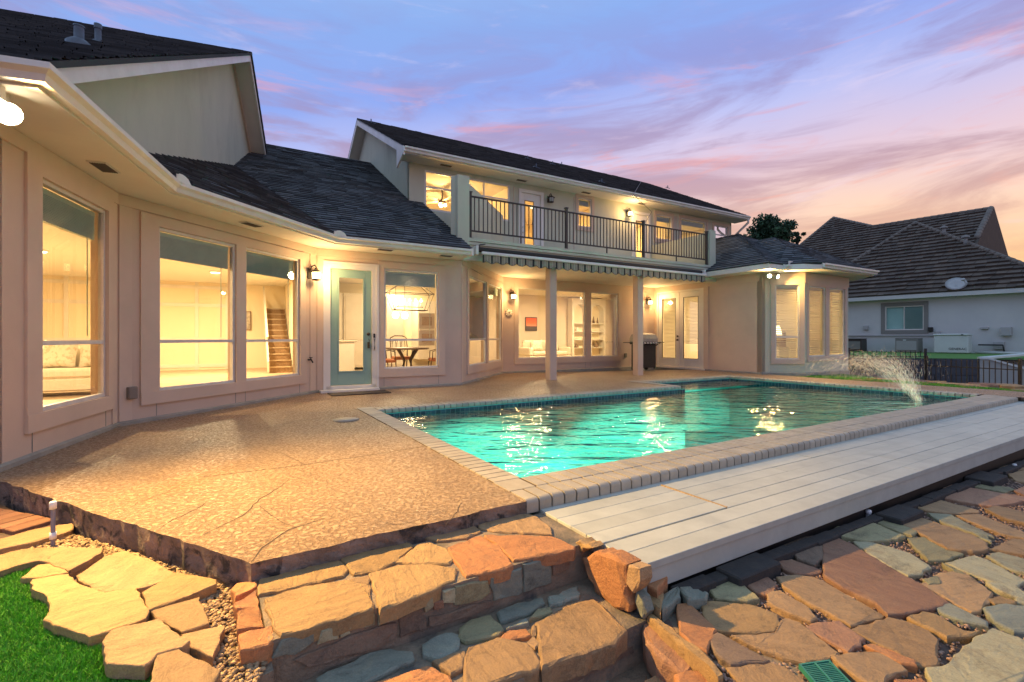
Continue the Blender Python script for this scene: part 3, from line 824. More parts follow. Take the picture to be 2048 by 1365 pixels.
# hip caps
def caps(a, b, w=.26, mt=None, n=None, parent=None, th=.02, name='hip_cap'):
    a, b = Vector(a), Vector(b); L = (b-a).length; n = n or max(3, int(L/.2)); d = (b-a)/n; m = MB()
    sd = d.cross(ZV).normalized()
    for k in range(n):
        p = a + d*k; q = a + d*(k+1.05); dn = -w*.5*TAN*.72
        m.mesh([p-sd*w/2+ZV*(dn+th), p+ZV*(th*1.6), p+sd*w/2+ZV*(dn+th), q-sd*w/2+ZV*(dn+th*.3), q+ZV*(th*.8), q+sd*w/2+ZV*(dn+th*.3)], [(0,1,4,3),(1,2,5,4),(0,3,4,1)], random.random())
    return m.build(name, mt or M['shingle'], parent or house, kind='stuff')
M['cap'] = mat('hip_shingle', (.075,.078,.082), (.055,.058,.062), vs=4, rough=.9, bs=160, bstr=.4, bdist=.004, tone=.3)
caps(H(7.72,-1.98,EZR), H(10.5,.80,EZR+2.8*TAN), mt=M['cap']); caps(H(10.5,.8,EZR+2.8*TAN), H(10.5,2.3,EZR+2.8*TAN), mt=M['cap'])
caps(H(9.02,-2.55,EZR), H(10.38,-.02,EZR+2.08*TAN), mt=M['cap'])
sofw = [H(8.27, 2.38), C6w, H(8.50, -1.425)]
sweep('soffit', sofw, [(0, SR), (.53, SR), (.53, SR+.02), (0, SR+.02)], M['soffit'], house)
sweep('fascia', sofw, [(.53, SR), (.56, SR), (.56, SR+.15), (.53, SR+.15)], M['gutter'], house)
sofb = [C7w, C8w, C9w, C9b, H(12.14, 4)]
sweep('soffit', sofb, [(0, SR+.002), (.56, SR+.002), (.56, SR+.022), (0, SR+.022)], M['soffit'], house)
sweep('fascia', sofb, [(.535, SR+.023), (.56, SR+.023), (.56, SR+.15), (.535, SR+.15)], M['gutter'], house)
sweep('gutter', [C8w, C9w], [(o, SR+.03+z) for o, z in GUT], M['gutter'], house, mts=miter(sofb)[1:3])
sweep('gutter', [H(8.30,-1.425), H(8.62,-1.425)], [(o, SR+.02+z) for o, z in GUT], M['gutter'], house)
m = MB(HF); m.box(8.46, 8.60, -2.06, -2.03, SR+.10, SR+.24); m.box(8.60, 8.625, -2.06, -1.93, SR+.10, SR+.24); m.build('splash_guard', M['white'], house)
# soffit vents
def vent(px, py, z, w=.30, h=.15, al=U3):
    c = G(px, py, z-.012) if z > 1 else None
    r_ = ray(px, py); k = (z-.012-1.0)/r_.z; c = CAM + r_*k
    sd = Vector((-al.y, al.x, 0)); m = MB(frame3(c, al, sd))
    m.box(-w/2, w/2, -h/2, h/2, 0, .010)
    v = m.build('soffit_vent', M['frame'], house)
    m = MB(frame3(c, al, sd)); n = 7
    for i in range(n): x = -h/2+.02+(h-.04)*i/(n-1); m.box(-w/2+.02, w/2-.02, x-.006, x+.006, -.006, -.001)
    m.build('louvre', M['bronze'], v)
vent(208, 336, SOF, al=W1D); vent(503, 450, SOF, al=(C2w-C1w).normalized()); vent(770, 500.5, SOF); vent(892, 512.5, SOF, w=.28)
for q in ((892,331.5),(1043,361.5),(1172,386),(1283,408)): vent(*q, USZ, w=.34, h=.13)
# ================================================================ pool frame
PA = R(59.0); PU = Vector((math.sin(PA), math.cos(PA), 0)); PV = Vector((-PU.y, PU.x, 0))
PO = Vector((.0887, 2.905, 0))
PF = frame3(PO, PU, PV)
def PP(a, b, z=0.0): return PF @ Vector((a, b, z))
PL, PW, PN, PE = 9.85, 4.36, 6.52, 5.46            # length, width, start of the notch, depth at the notch
KW = G(502, 1128); LW = G(0, 963.5)
KE = (PO-KW).normalized(); KN = Vector((KE.y, -KE.x, 0))      # along the slab front, and towards the steps

def patio_mat():
    m, nt, o = newmat('patio_concrete'); nd, lk = nt.nodes, nt.links
    b = nd.new('ShaderNodeBsdfPrincipled'); lk.new(b.outputs[0], o.inputs[0])
    g = nd.new('ShaderNodeNewGeometry'); vec = g.outputs['Position']
    def noise(s, d=6, r=.6, dist=0.0):
        n = nd.new('ShaderNodeTexNoise'); n.inputs['Scale'].default_value = s; n.inputs['Detail'].default_value = d; n.inputs['Roughness'].default_value = r; n.inputs['Distortion'].default_value = dist
        lk.new(vec, n.inputs['Vector']); return n.outputs['Fac']
    def rmp(f, stops):
        n = nd.new('ShaderNodeValToRGB'); e = n.color_ramp.elements
        while len(e) < len(stops): e.new(.5)
        for i, (p, c) in enumerate(stops): e[i].position = p; e[i].color = (*c, 1)
        lk.new(f, n.inputs[0]); return n.outputs[0]
    def mix(f, a, c, typ='MIX'):
        n = nd.new('ShaderNodeMix'); n.data_type = 'RGBA'; n.blend_type = typ
        if hasattr(f, 'node'): lk.new(f, n.inputs[0])
        else: n.inputs[0].default_value = f
        for i, q in ((6, a), (7, c)):
            if hasattr(q, 'node'): lk.new(q, n.inputs[i])
            else: n.inputs[i].default_value = (*q, 1)
        return n.outputs[2]
    base = rmp(noise(.9, 5, .6, .5), [(.3, (.31,.19,.115)), (.5, (.41,.26,.15)), (.7, (.48,.32,.19))])
    spat = noise(38, 6, .66, .6)                                         # splattered knock-down finish
    hi = rmp(spat, [(.39, (0,0,0)), (.56, (1,1,1))])
    c = mix(hi, mix(.55, base, (.15,.085,.045)), mix(.3, base, (.54,.37,.20)))
    stain = rmp(noise(2.3, 6, .65, 1.2), [(.52, (0,0,0)), (.72, (1,1,1))])
    sm = nd.new('ShaderNodeMath'); sm.operation = 'MULTIPLY'; sm.inputs[1].default_value = .45
    lk.new(stain, sm.inputs[0]); c = mix(sm.outputs[0], c, (.19,.135,.10))
    lk.new(c, b.inputs['Base Color'])
    b.inputs['Roughness'].default_value = .5
    rr = nd.new('ShaderNodeMapRange'); rr.inputs[3].default_value = .6; rr.inputs[4].default_value = .30; lk.new(hi, rr.inputs[0]); lk.new(rr.outputs[0], b.inputs['Roughness'])
    b.inputs['Specular IOR Level'].default_value = .45
    h = nd.new('ShaderNodeMath'); h.operation = 'MULTIPLY_ADD'; h.inputs[1].default_value = .35
    lk.new(noise(90, 3), h.inputs[0]); lk.new(hi, h.inputs[2])
    bp = nd.new('ShaderNodeBump'); bp.inputs['Strength'].default_value = 1.0; bp.inputs['Distance'].default_value = .008
    lk.new(h.outputs[0], bp.inputs['Height']); lk.new(bp.outputs[0], b.inputs['Normal'])
    return m
M['patio'] = patio_mat()
M['slab_edge'] = mat('slab_edge', (.30,.22,.17), (.15,.115,.09), vs=7, rough=.95, bs=45, bstr=.9, bdist=.02, col3=(.05,.045,.04), vs3=9, clip3=(.52,.62))
M['crack'] = mat('crack', (.07,.05,.04), rough=1)

# ---------------------------------------------------------------- terrain
M['soil'] = mat('soil', (.10,.085,.06), (.07,.08,.035), vs=.4, rough=1)
m = MB(); m.poly([(-400,-60,-1.6),(600,-60,-1.6),(600,800,-1.6),(-400,800,-1.6)]); m.build('ground', M['soil'], kind='structure')

# ---------------------------------------------------------------- patio slab
lw2 = LW + (LW-KW).normalized()*1.2
def chipped(a, b, jit=.007, seg=.05):
    n = int((b-a).length/seg); d = (b-a)/n; nn = Vector((d.y, -d.x, 0)).normalized(); out_ = []; w = 0.0
    for i in range(n+1):
        w = .55*w + random.gauss(0, jit*.6); k = 0 if i in (0, n) else w - (random.random() < .10)*random.uniform(.004, .016)
        out_.append(a + d*i + nn*k)
    return out_
edgeL, edgeF = chipped(lw2, KW), chipped(KW, PO)
top = edgeF[:-1] + [PO, PP(0, PW), PP(PN-.25, PW), PP(PN-.25, PE), PP(PL, PE), PP(PL, -.25), PP(PL+1.2, -.25), PP(PL+1.2, 4.2), PP(PL+1.7, 8.0), H(8.4,.8), H(2.3,2.55), H(-.1,.2), H(-2.9,.2), H(-5.4,-2.3)]
top += edgeL[:-1]
def ngon(name, pts, z, mt, th=0.0, **kw):
    from mathutils.geometry import tessellate_polygon
    tris = tessellate_polygon([[Vector((p.x, p.y, 0)) for p in pts]])
    area = lambda q: abs(sum(q[i].x*q[(i+1) % len(q)].y-q[(i+1) % len(q)].x*q[i].y for i in range(len(q))))/2
    A1_, A2_ = area(pts), sum(area([pts[i] for i in t_]) for t_ in tris)
    if abs(A1_-A2_) > .02*A1_: print('NGON AREA', name, A1_, A2_)
    bm = bmesh.new(); vs = [bm.verts.new((p.x, p.y, z)) for p in pts]
    for t_ in tris:
        q = [pts[i] for i in t_]; cr = (q[1]-q[0]).cross(q[2]-q[0]).z
        bm.faces.new([vs[i] for i in (t_ if cr > 0 else t_[::-1])])
    me = bpy.data.meshes.new(name); bm.to_mesh(me); bm.free(); me.materials.append(mt)
    return tag(link_mesh(name, me, None, kw.get('parent')), kind=kw.get('kind'))
patio = ngon('patio', top, 0.0, M['patio'], kind='structure')
# worn vertical edges of the slab (left and front), their own rough faces
def slab_face(pts, zt, zb, name, bulge=.014):
    a, b = pts[0], pts[-1]; n = len(pts)-1; d = (b-a)/n; nn = Vector((d.y, -d.x, 0)).normalized(); m = MB(); rows = 5; g = []
    for i in range(n+1):
        col_ = []
        for j in range(rows+1):
            t_ = j/rows; off = -.006 + bulge*(random.random()-.3) if j else 0.0
            if j == rows: off -= .03*random.random()
            q = pts[i] + nn*off; z = zt + (zb-zt)*t_ + (random.random()-.5)*.008*(0 < j)
            col_.append((q.x, q.y, z))
        g.append(col_)
    for i in range(n):
        for j in range(rows): m.poly([g[i][j], g[i][j+1], g[i+1][j+1], g[i+1][j]])
    m.build(name, M['slab_edge'], patio)
slab_face(edgeL, 0.0, -.30, 'slab_edge'); slab_face(edgeF, 0.0, -.16, 'slab_edge')
slab_face([PP(PL+1.2*i/20, -.25) for i in range(21)], 0, -.4, 'slab_edge')
# saw-cut joints and cracks
def ribbon(pts, w, name, z=.0018, mt=None, taper=True):
    m = MB(); n = len(pts)
    for i in range(n-1):
        a, b = pts[i], pts[i+1]; d = (b-a).normalized(); s_ = Vector((-d.y, d.x, 0))
        wa = w*(1 if not taper else .25+.75*math.sin(math.pi*(i+.3)/n)); wb = w*(1 if not taper else .25+.75*math.sin(math.pi*(i+1.3)/n))
        m.poly([(*(a+s_*wa/2).xy, z), (*(a-s_*wa/2).xy, z), (*(b-s_*wb/2).xy, z), (*(b+s_*wb/2).xy, z)])
    return m.build(name, mt or M['crack'], patio)
def crackline(px, jit=.006):
    P = [G(*q) for q in px]; out_ = []
    for i in range(len(P)-1):
        n = max(2, int((P[i+1]-P[i]).length/.05))
        for k in range(n):
            q = P[i].lerp(P[i+1], k/n); q += Vector((random.uniform(-jit,jit), random.uniform(-jit,jit), 0)); out_.append(q)
    return out_ + [P[-1]]
zl = lambda x, y: (x*.371, 780+y*.371)
for px, w in (([zl(1355,930),zl(1420,850),zl(1490,795),zl(1560,755),zl(1640,730),zl(1760,690)], .006), ([zl(1020,820),zl(1170,745),zl(1310,680),zl(1350,640),zl(1400,590),zl(1520,520),zl(1560,480)], .005),
              ([zl(850,755),zl(940,700),zl(1060,645),zl(1120,600)], .004), ([zl(665,665),zl(750,605),zl(880,560),zl(970,515)], .003), ([zl(1600,745),zl(1500,710),zl(1450,660),zl(1390,625)], .003),
              ([(889,1052),(910,1030),(925,1005)], .004), ([(750,1043),(790,1050),(830,1045)], .003), ([(560,905),(610,930),(640,925)], .003), ([(870,1010),(820,1030),(760,1020)], .002)):
    ribbon(crackline(px), w*1.15, 'crack')
for px, w in (([zl(1100,470),zl(1600,410),zl(2048,345),(850,893)], .007), ([zl(680,262),zl(1300,215),zl(1650,190)], .005), ([(705,841),(740,834)], .006), ([(778,781),(860,806)], .005), ([(716,819),(640,836),(560,850)], .005),
              ([(925,769),(985,786)], .005), ([(1230,757),(1290,762)], .004)):
    ribbon(crackline(px, .002), w, 'saw_cut', taper=False)

# ---------------------------------------------------------------- pool
pool = thing('swimming_pool', PP(5, 2.2, -1.5), 'long teal swimming pool edged with pale brick coping', 'swimming pool')
M['plaster'] = mat('pool_plaster', (.10,.54,.45), (.07,.46,.40), vs=.8, rough=.8)
M['btile'] = mat('pool_tile', (.018,.045,.075), (.028,.07,.10), vs=14, rough=.25, tone=.4)
M['coping'] = mat('coping_brick', (.43,.375,.29), (.35,.305,.235), vs=9, rough=.6, bs=60, bstr=.25, bdist=.004, rnd=.10)
M['coping_far'] = mat('coping_brick_far', (.43,.375,.29), (.35,.305,.235), vs=9, rough=.6, tone=.1)
M['grout'] = mat('grout', (.085,.05,.03), (.06,.038,.025), vs=30, rough=1)
ins = [(.22,.42),(PL-.25,.42),(PL-.25,PE-.25),(PN,PE-.25),(PN,PW-.25),(.22,PW-.25)]
m = MB(PF); zt, zb = -.05, -1.30
for i in range(6):
    (x0,y0),(x1,y1) = ins[i], ins[(i+1) % 6]; m.poly([(x0,y0,zt),(x1,y1,zt),(x1,y1,zb),(x0,y0,zb)])
m.poly([(.22,.42,zb),(PL-.25,.42,zb),(PL-.25,PW-.25,zb),(.22,PW-.25,zb)]); m.poly([(PN,PW-.25,zb),(PL-.25,PW-.25,zb),(PL-.25,PE-.25,zb),(PN,PE-.25,zb)])
m.build('basin', M['plaster'], pool)
# water-line tiles
m = MB(PF); ts = .078
for i in range(6):
    (x0,y0),(x1,y1) = ins[i], ins[(i+1) % 6]; L = math.hypot(x1-x0, y1-y0); dx, dy = (x1-x0)/L, (y1-y0)/L; nx, ny = -dy, dx
    n = int(L/ts)
    for k in range(n):
        for r_ in range(2):
            z1_ = -.062-r_*ts; a = k*ts+.003; b = (k+1)*ts-.003; p = lambda t_, o, z: (x0+dx*t_+nx*o, y0+dy*t_+ny*o, z)
            m.poly([p(a,.006,z1_-ts+.004), p(b,.006,z1_-ts+.004), p(b,.006,z1_), p(a,.006,z1_)], random.random())
m.build('waterline_tile', M['btile'], pool, kind='stuff')
m = MB(PF)
for i in range(6):
    (x0,y0),(x1,y1) = ins[i], ins[(i+1) % 6]; L = math.hypot(x1-x0, y1-y0); dx, dy = (x1-x0)/L, (y1-y0)/L; nx, ny = -dy, dx
    m.poly([(x0+nx*.003,y0+ny*.003,-.06),(x1+nx*.003,y1+ny*.003,-.06),(x1+nx*.003,y1+ny*.003,-.225),(x0+nx*.003,y0+ny*.003,-.225)])
m.build('tile_grout', mat('tile_grout', (.16,.22,.25), rough=.9), pool)
# coping beds
m = MB(PF)
for x0,x1,y0,y1 in ((.004,PL-.004,.03,.418),(.004,.218,.418,PW-.004),(.218,PN-.03,PW-.21,PW-.004),(PN-.246,PN-.03,PW-.004,PE-.004),(PN-.03,PL-.004,PE-.21,PE-.004),(PL-.21,PL-.004,.418,PE-.21)):
    m.box(x0, x1, y0, y1, -.07, .003)
m.build('mortar_bed', M['grout'], pool)
# coping bricks: bullnosed on the side given
def brick_mesh(w, l, h, name, nose):
    """w along the run (x), l across (y); nose rounds the y=0 edge"""
    pr = [(l, -h), (l, 0)]
    if nose:
        for k in range(6): t_ = R(90 - k*18); pr.append((.022 - .022*0 + .03*(1-math.sin(R(k*18)+0)) , -.03*(1-math.cos(R(k*18)))))
        pr = [(l, -h), (l, 0)] + [(.03 - .03*math.sin(R(k*18)), -.03 + .03*math.cos(R(k*18))) for k in range(6)] + [(0, -h)]
    else: pr += [(.004, 0), (0, -.004), (0, -h)]
    v = [(0, y, z) for y, z in pr] + [(w, y, z) for y, z in pr]; n = len(pr)
    me = bpy.data.meshes.new(name); me.from_pydata(v, [], [list(range(n)), list(range(n, 2*n))[::-1]] + [(i, n+i, n+(i+1) % n, (i+1) % n) for i in range(n)])
    bm = bmesh.new(); bm.from_mesh(me); bmesh.ops.recalc_face_normals(bm, faces=bm.faces); bm.to_mesh(me); bm.free()
    me.materials.append(M['coping']); return me
JW = .0985; GP = .0125
bm_nose = brick_mesh(JW-GP, .192, .085, 'coping_brick', True); bm_flat = brick_mesh(JW-GP, .205, .05, 'coping_brick', False)
bm_left = brick_mesh(JW-GP, .212, .05, 'coping_brick', False); bm_back = brick_mesh(JW-GP, .238, .055, 'coping_brick', True)
count = [0]; far = MB()
def lay(me, a, b, rz, far_=False):
    z = .008 + random.uniform(-.0012, .0012)
    Mx = Matrix.Translation(PP(a, b, z)) @ Matrix.Rotation(R(90)-PA+rz, 4, 'Z') @ Matrix.Rotation(random.uniform(-.004,.004), 4, 'X')
    if count[0] < 300 and not far_:
        link_mesh('coping_brick', me, Mx, pool); count[0] += 1
    else:
        far.mesh([Mx @ v.co for v in me.vertices], [list(p.vertices) for p in me.polygons], random.random())
n = int(PL/JW)
for k in range(n): lay(bm_nose, k*JW+.003, .0, 0)                                    # front row, rounded towards the deck
for k in range(2, n): lay(bm_flat, k*JW+.003+.02, .203, 0)
for k in range(int((PW-.42)/JW)+1): lay(bm_left, .216, .42+k*JW, R(90))                 # left side
for k in range(int((PN-.3)/JW)): lay(bm_back, .224+k*JW, PW-.245, 0)                # back, rounded towards the water
for k in range(int((PE-PW+.2)/JW)): lay(bm_back, PN-.005, PE-.03-k*JW, R(-90)+R(180), True)
for k in range(int((PL-PN)/JW)): lay(bm_back, PN+k*JW, PE-.245, 0, True)
for k in range(int((PE-.42)/JW)): lay(bm_back, PL-.245, .46+(k+1)*JW, R(-90), True)
far.build('coping_bricks_far', M['coping_far'], pool, kind='stuff')
m = MB(PF); m.box(.0, .20, .203, .42, -.04, .006); m.build('corner_tile', M['coping'], pool)

# water
def water_bump(nd, lk, gl, fr):
    g = nd.new('ShaderNodeNewGeometry'); vec = g.outputs['Position']
    def nz(s, d, sx=(1,1,1)):
        mp = nd.new('ShaderNodeMapping'); mp.inputs['Scale'].default_value = sx; mp.inputs['Rotation'].default_value = (0,0,R(25)); lk.new(vec, mp.inputs[0])
        n = nd.new('ShaderNodeTexNoise'); n.inputs['Scale'].default_value = s; n.inputs['Detail'].default_value = d; n.inputs['Distortion'].default_value = .6; lk.new(mp.outputs[0], n.inputs['Vector']); return n.outputs['Fac']
    mm = nd.new('ShaderNodeMath'); mm.operation = 'MULTIPLY_ADD'; mm.inputs[1].default_value = 3.2; lk.new(nz(1.5, 2, (1,2.0,1)), mm.inputs[0]); lk.new(nz(5.5, 2, (1,1.8,1)), mm.inputs[2])
    bp = nd.new('ShaderNodeBump'); bp.inputs['Strength'].default_value = .34; bp.inputs['Distance'].default_value = .05
    lk.new(mm.outputs[0], bp.inputs['Height'])
    for n in (gl, fr): lk.new(bp.outputs[0], n.inputs['Normal'])
M['water'] = glassmat('pool_water', (.60,.93,.88), 1.33, .04, 1.4, water_bump)
m = MB(PF); m.poly([(.2,.40,-.09),(PL-.23,.40,-.09),(PL-.23,PW-.24,-.13),(.2,PW-.24,-.09)]); m.poly([(PN-.01,PW-.24,-.09),(PL-.23,PW-.24,-.09),(PL-.23,PE-.24,-.09),(PN-.01,PE-.24,-.09)])
m.build('water', M['water'], kind='structure')

# ---------------------------------------------------------------- painted timber deck
ZD = -.07
DO = G(1064, 1010, ZD); DR = (G(2048, 873, ZD)-G(1277, 1134, ZD)); DR.z = 0; DR.normalize()
DN = Vector((DR.y, -DR.x, 0))                                            # towards the camera
DWID = (G(1277, 1134, ZD)-DO).dot(DN)
DF = frame3(Vector((DO.x, DO.y, 0)), DR, -DN)                            # x along, y away from the camera
deck = thing('timber_deck', DF @ Vector((4, -.5, -.3)), 'long narrow deck of off-white painted boards in front of the pool', 'deck')
M['board'] = mat('painted_board', (.49,.49,.42), (.42,.42,.36), vs=5, vsx=(1,1,1), rough=.55, bs=26, bstr=.18, bdist=.005, rnd=.06, col3=(.33,.335,.30), vs3=2.2, clip3=(.56,.8))
nb = 7; bw = (DWID+.0)/nb; DLEN = 10.2
for i in range(nb):
    y1 = -i*bw; y0 = -(i+1)*bw; x = -.012*random.random() if i else 0
    cuts = [.0]; t_ = random.uniform(1.1, 3.6)
    while t_ < DLEN: cuts.append(t_); t_ += random.uniform(1.6, 3.4)
    cuts.append(DLEN)
    if 1 <= i <= 4: cuts = [c for c in cuts if abs(c-1.03) > .35]; cuts = sorted(cuts + [1.03])
    for k in range(len(cuts)-1):
        a, b = cuts[k], cuts[k+1]
        gap = .009 if (i in (4,) and k == 0) else (.0018 if random.random() < .6 else .0032)
        m = MB(DF); dz = random.uniform(-.002, .002)
        ga = .006 if 1 <= i <= 4 and abs(b-1.03) < .01 else .0015
        m.bbox(a+.001, b-ga, y0+gap, y1-.001, ZD-.036+dz, ZD+dz, .0022)
        m.build('board', M['board'], deck)
m = MB(DF); m.bbox(-.0, DLEN, -DWID+.012, -DWID+.03, ZD-.145, ZD-.037, .003); m.build('fascia_board', M['board'], deck)
m = MB(DF); m.bbox(.004, .03, -DWID+.031, -.01, ZD-.145, ZD-.038, .003); m.build('end_board', M['board'], deck)
M['batten'] = mat('bare_batten', (.50,.34,.16), (.34,.22,.10), vs=30, rough=.8)
m = MB(DF); m.box(1.025, 1.040, -5*bw+.01, -1*bw, ZD-.004, ZD+.0035); m.build('joint_batten', M['batten'], deck)
m = MB(DF); m.box(.05, DLEN-.05, -DWID+.05, -.03, ZD-.30, ZD-.05); m.build('bearer', M['black'], deck)

# ---------------------------------------------------------------- stones
def mk_stone(name, c1, c2, c3):
    """split sandstone: bedding streaks turned a different way on every stone, grain, weather stains, pits"""
    m, nt, o = newmat(name); nd, lk = nt.nodes, nt.links
    b = nd.new('ShaderNodeBsdfPrincipled'); lk.new(b.outputs[0], o.inputs[0]); b.inputs['Roughness'].default_value = .8; b.inputs['Specular IOR Level'].default_value = .35
    tcn = nd.new('ShaderNodeTexCoord'); oi = nd.new('ShaderNodeObjectInfo')
    ml = nd.new('ShaderNodeMath'); ml.operation = 'MULTIPLY'; ml.inputs[1].default_value = 6.28; lk.new(oi.outputs['Random'], ml.inputs[0])
    vr = nd.new('ShaderNodeVectorRotate'); vr.rotation_type = 'Z_AXIS'; lk.new(tcn.outputs['Object'], vr.inputs['Vector']); lk.new(ml.outputs[0], vr.inputs['Angle'])
    of = nd.new('ShaderNodeVectorMath'); of.operation = 'ADD'; lk.new(vr.outputs[0], of.inputs[0]); lk.new(oi.outputs['Location'], of.inputs[1]); vec = of.outputs[0]
    def noise(s, d=6, r=.62, dist=0.0, sx=None):
        v = vec
        if sx: mp = nd.new('ShaderNodeMapping'); mp.inputs['Scale'].default_value = sx; lk.new(vec, mp.inputs[0]); v = mp.outputs[0]
        n = nd.new('ShaderNodeTexNoise'); n.inputs['Scale'].default_value = s; n.inputs['Detail'].default_value = d; n.inputs['Roughness'].default_value = r; n.inputs['Distortion'].default_value = dist
        lk.new(v, n.inputs['Vector']); return n.outputs['Fac']
    def rg(f, lo, hi, a=0.0, c=1.0):
        n = nd.new('ShaderNodeMapRange'); n.inputs[1].default_value = lo; n.inputs[2].default_value = hi; n.inputs[3].default_value = a; n.inputs[4].default_value = c; lk.new(f, n.inputs[0]); return n.outputs[0]
    def mix(f, a, c, typ='MIX'):
        n = nd.new('ShaderNodeMix'); n.data_type = 'RGBA'; n.blend_type = typ
        if hasattr(f, 'node'): lk.new(f, n.inputs[0])
        else: n.inputs[0].default_value = f
        for i, q in ((6, a), (7, c)):
            if hasattr(q, 'node'): lk.new(q, n.inputs[i])
            else: n.inputs[i].default_value = (*q, 1)
        return n.outputs[2]
    streak = noise(3.5, 8, .68, .8, (1.0, 4.5, 4.5))
    c = mix(rg(streak, .36, .62), c2, c1)
    c = mix(rg(noise(6, 8, .7, 1.2), .52, .70, 0, .85), c, c3)                       # weathered patches
    c = mix(rg(noise(3.1, 9, .74, .6), .56, .69, 0, .8), c, (.04,.034,.026))         # black lichen
    c = mix(rg(noise(150, 3, .7), .35, .75, .0, .45), c, tuple(v*1.55 for v in c1))   # grain
    hs = nd.new('ShaderNodeHueSaturation'); lk.new(c, hs.inputs['Color']); lk.new(rg(oi.outputs['Random'], 0, 1, .80, 1.18), hs.inputs['Value'])
    lk.new(hs.outputs[0], b.inputs['Base Color'])
    b1 = nd.new('ShaderNodeBump'); b1.inputs['Strength'].default_value = .9; b1.inputs['Distance'].default_value = .014
    h = nd.new('ShaderNodeMath'); h.operation = 'MULTIPLY_ADD'; h.inputs[1].default_value = .8; lk.new(streak, h.inputs[0]); lk.new(noise(16, 8, .68, .5), h.inputs[2])
    lk.new(h.outputs[0], b1.inputs['Height'])
    b2 = nd.new('ShaderNodeBump'); b2.inputs['Strength'].default_value = .45; b2.inputs['Distance'].default_value = .003; lk.new(noise(120, 4, .7), b2.inputs['Height']); lk.new(b1.outputs[0], b2.inputs['Normal'])
    lk.new(b2.outputs[0], b.inputs['Normal'])
    return m
M['tan'] = mk_stone('sandstone_tan', (.37,.235,.12), (.28,.175,.09), (.16,.105,.06))
M['ochre'] = mk_stone('sandstone_ochre', (.37,.235,.105), (.30,.185,.085), (.19,.12,.06))
M['red'] = mk_stone('sandstone_red', (.32,.175,.105), (.25,.13,.08), (.36,.22,.13))
M['orange'] = mk_stone('sandstone_orange', (.43,.20,.085), (.34,.145,.065), (.24,.125,.07))
M['green'] = mk_stone('sandstone_green', (.31,.27,.145), (.23,.20,.11), (.15,.12,.07))
M['grey'] = mk_stone('sandstone_grey', (.25,.26,.20), (.19,.20,.16), (.31,.29,.20))
M['brown'] = mk_stone('sandstone_brown', (.24,.165,.11), (.17,.115,.08), (.10,.075,.06))
M['pale'] = mk_stone('sandstone_pale', (.40,.36,.22), (.32,.28,.17), (.22,.17,.10))
M['mortar'] = mat('mortar', (.33,.245,.165), (.23,.175,.12), vs=12, rough=1, bs=70, bstr=.9, bdist=.012, col3=(.11,.10,.085), vs3=4, clip3=(.5,.65))
def refine(pts, nrm, seg=.06, jit=.008):
    out_ = []; n = len(pts)
    for i in range(n):
        a, b = pts[i], pts[(i+1) % n]; L = (b-a).length; k = max(1, min(9, int(L/seg)))
        sd = (b-a).cross(nrm).normalized() if L > 1e-6 else nrm
        for q in range(k):
            p = a.lerp(b, q/k)
            if q: p = p + sd*random.uniform(-jit, jit)
            else: p = p + (b-a).normalized()*random.uniform(0, jit) if L > .05 else p
            out_.append(p)
    return out_
def stone(parent, pts, mt, th=.05, up=ZV, bev=.012, tilt=.0, lift=0.0, name='stone', bump=.004, seg=.032, jit=.0065, grow=.007):
    """outline (world points, on its top face) -> slab with a worn rounded rim"""
    pts = [Vector(p) for p in pts]; c = sum(pts, Vector())/len(pts)
    pts = [p + (p-c).normalized()*grow for p in pts]
    pts = refine(pts, up, seg, jit)
    ax = Vector((random.uniform(-1,1), random.uniform(-1,1), random.uniform(-1,1))); 
    n = len(pts); size = sum((p-c).length for p in pts)/n; bev = min(bev*.75, size*.16)
    def warp(p): return p + up*(lift + tilt*(p-c).dot(ax)/max(size, .01)*.02)
    r0 = []; r1 = []; r2 = []; r3 = []
    for p in pts:
        d = (p-c); L = d.length or 1; d = d/L
        w = random.uniform(.75, 1.3)
        r0.append(warp(p - d*bev*w + up*random.uniform(-bump, bump)*.5)); r1.append(warp(p - d*bev*.25 - up*bev*.4*w)); r2.append(warp(p - up*bev*1.1*w))
        r3.append(warp(p - d*bev*random.uniform(0, .8) - up*th))
    inner = [warp(c + (p-c)*.5 + up*random.uniform(-bump, bump)) for p in pts[::2]]
    v = r0 + r1 + r2 + r3; f = []
    for ring in range(3):
        for i in range(n):
            j = (i+1) % n; f.append((ring*n+i, ring*n+j, (ring+1)*n+j, (ring+1)*n+i))
    m = MB(); m.mesh(v, f, smooth=False)
    m.mesh(r0, [list(range(n))])
    lo = Vector([min(p[i] for p in m.v) for i in range(3)]); hi = Vector([max(p[i] for p in m.v) for i in range(3)]); cc = (lo+hi)/2
    me = m.data(name, mt, cc)
    return link_mesh(name, me, Matrix.Translation(cc), parent)
def zoomer(ox, oy, k): return lambda x, y: (ox+x*k, oy+y*k)

# --- right: crazy paving on a gravel bed that falls away to the right
def zbed(x): return -.235 - .021*max(-1, x)
BEDN = Vector((.021, 0, 1)).normalized()
def onbed(px, py, dz=0.0):
    return onplane(px, py, Vector((0, 0, zbed(0)+dz)), BEDN)
dfl = DF @ Vector((-.0, -DWID, 0))
cheek = (DF @ Vector((-.03, -DWID-.02, 0)), DF @ Vector((-.03, -DWID-1.9, 0)))
bedp = [cheek[0], cheek[1], Vector((8, -.6, 0)), Vector((16, 2, 0)), Vector((16, 9.5, 0)), DF @ Vector((DLEN+3, -DWID, 0)), DF @ Vector((DLEN, -DWID+.1, 0)), DF @ Vector((-.03, -DWID+.1, 0))]
M['bed'] = mat('gravel_bed', (.19,.125,.095), (.11,.08,.065), vs=26, rough=1, bs=60, bstr=.9, bdist=.02)
bm_ = MB(); bm_.poly([(p.x, p.y, zbed(p.x)-.03) for p in bedp]); paving = bm_.build('flagstone_path', M['bed'], kind='structure')
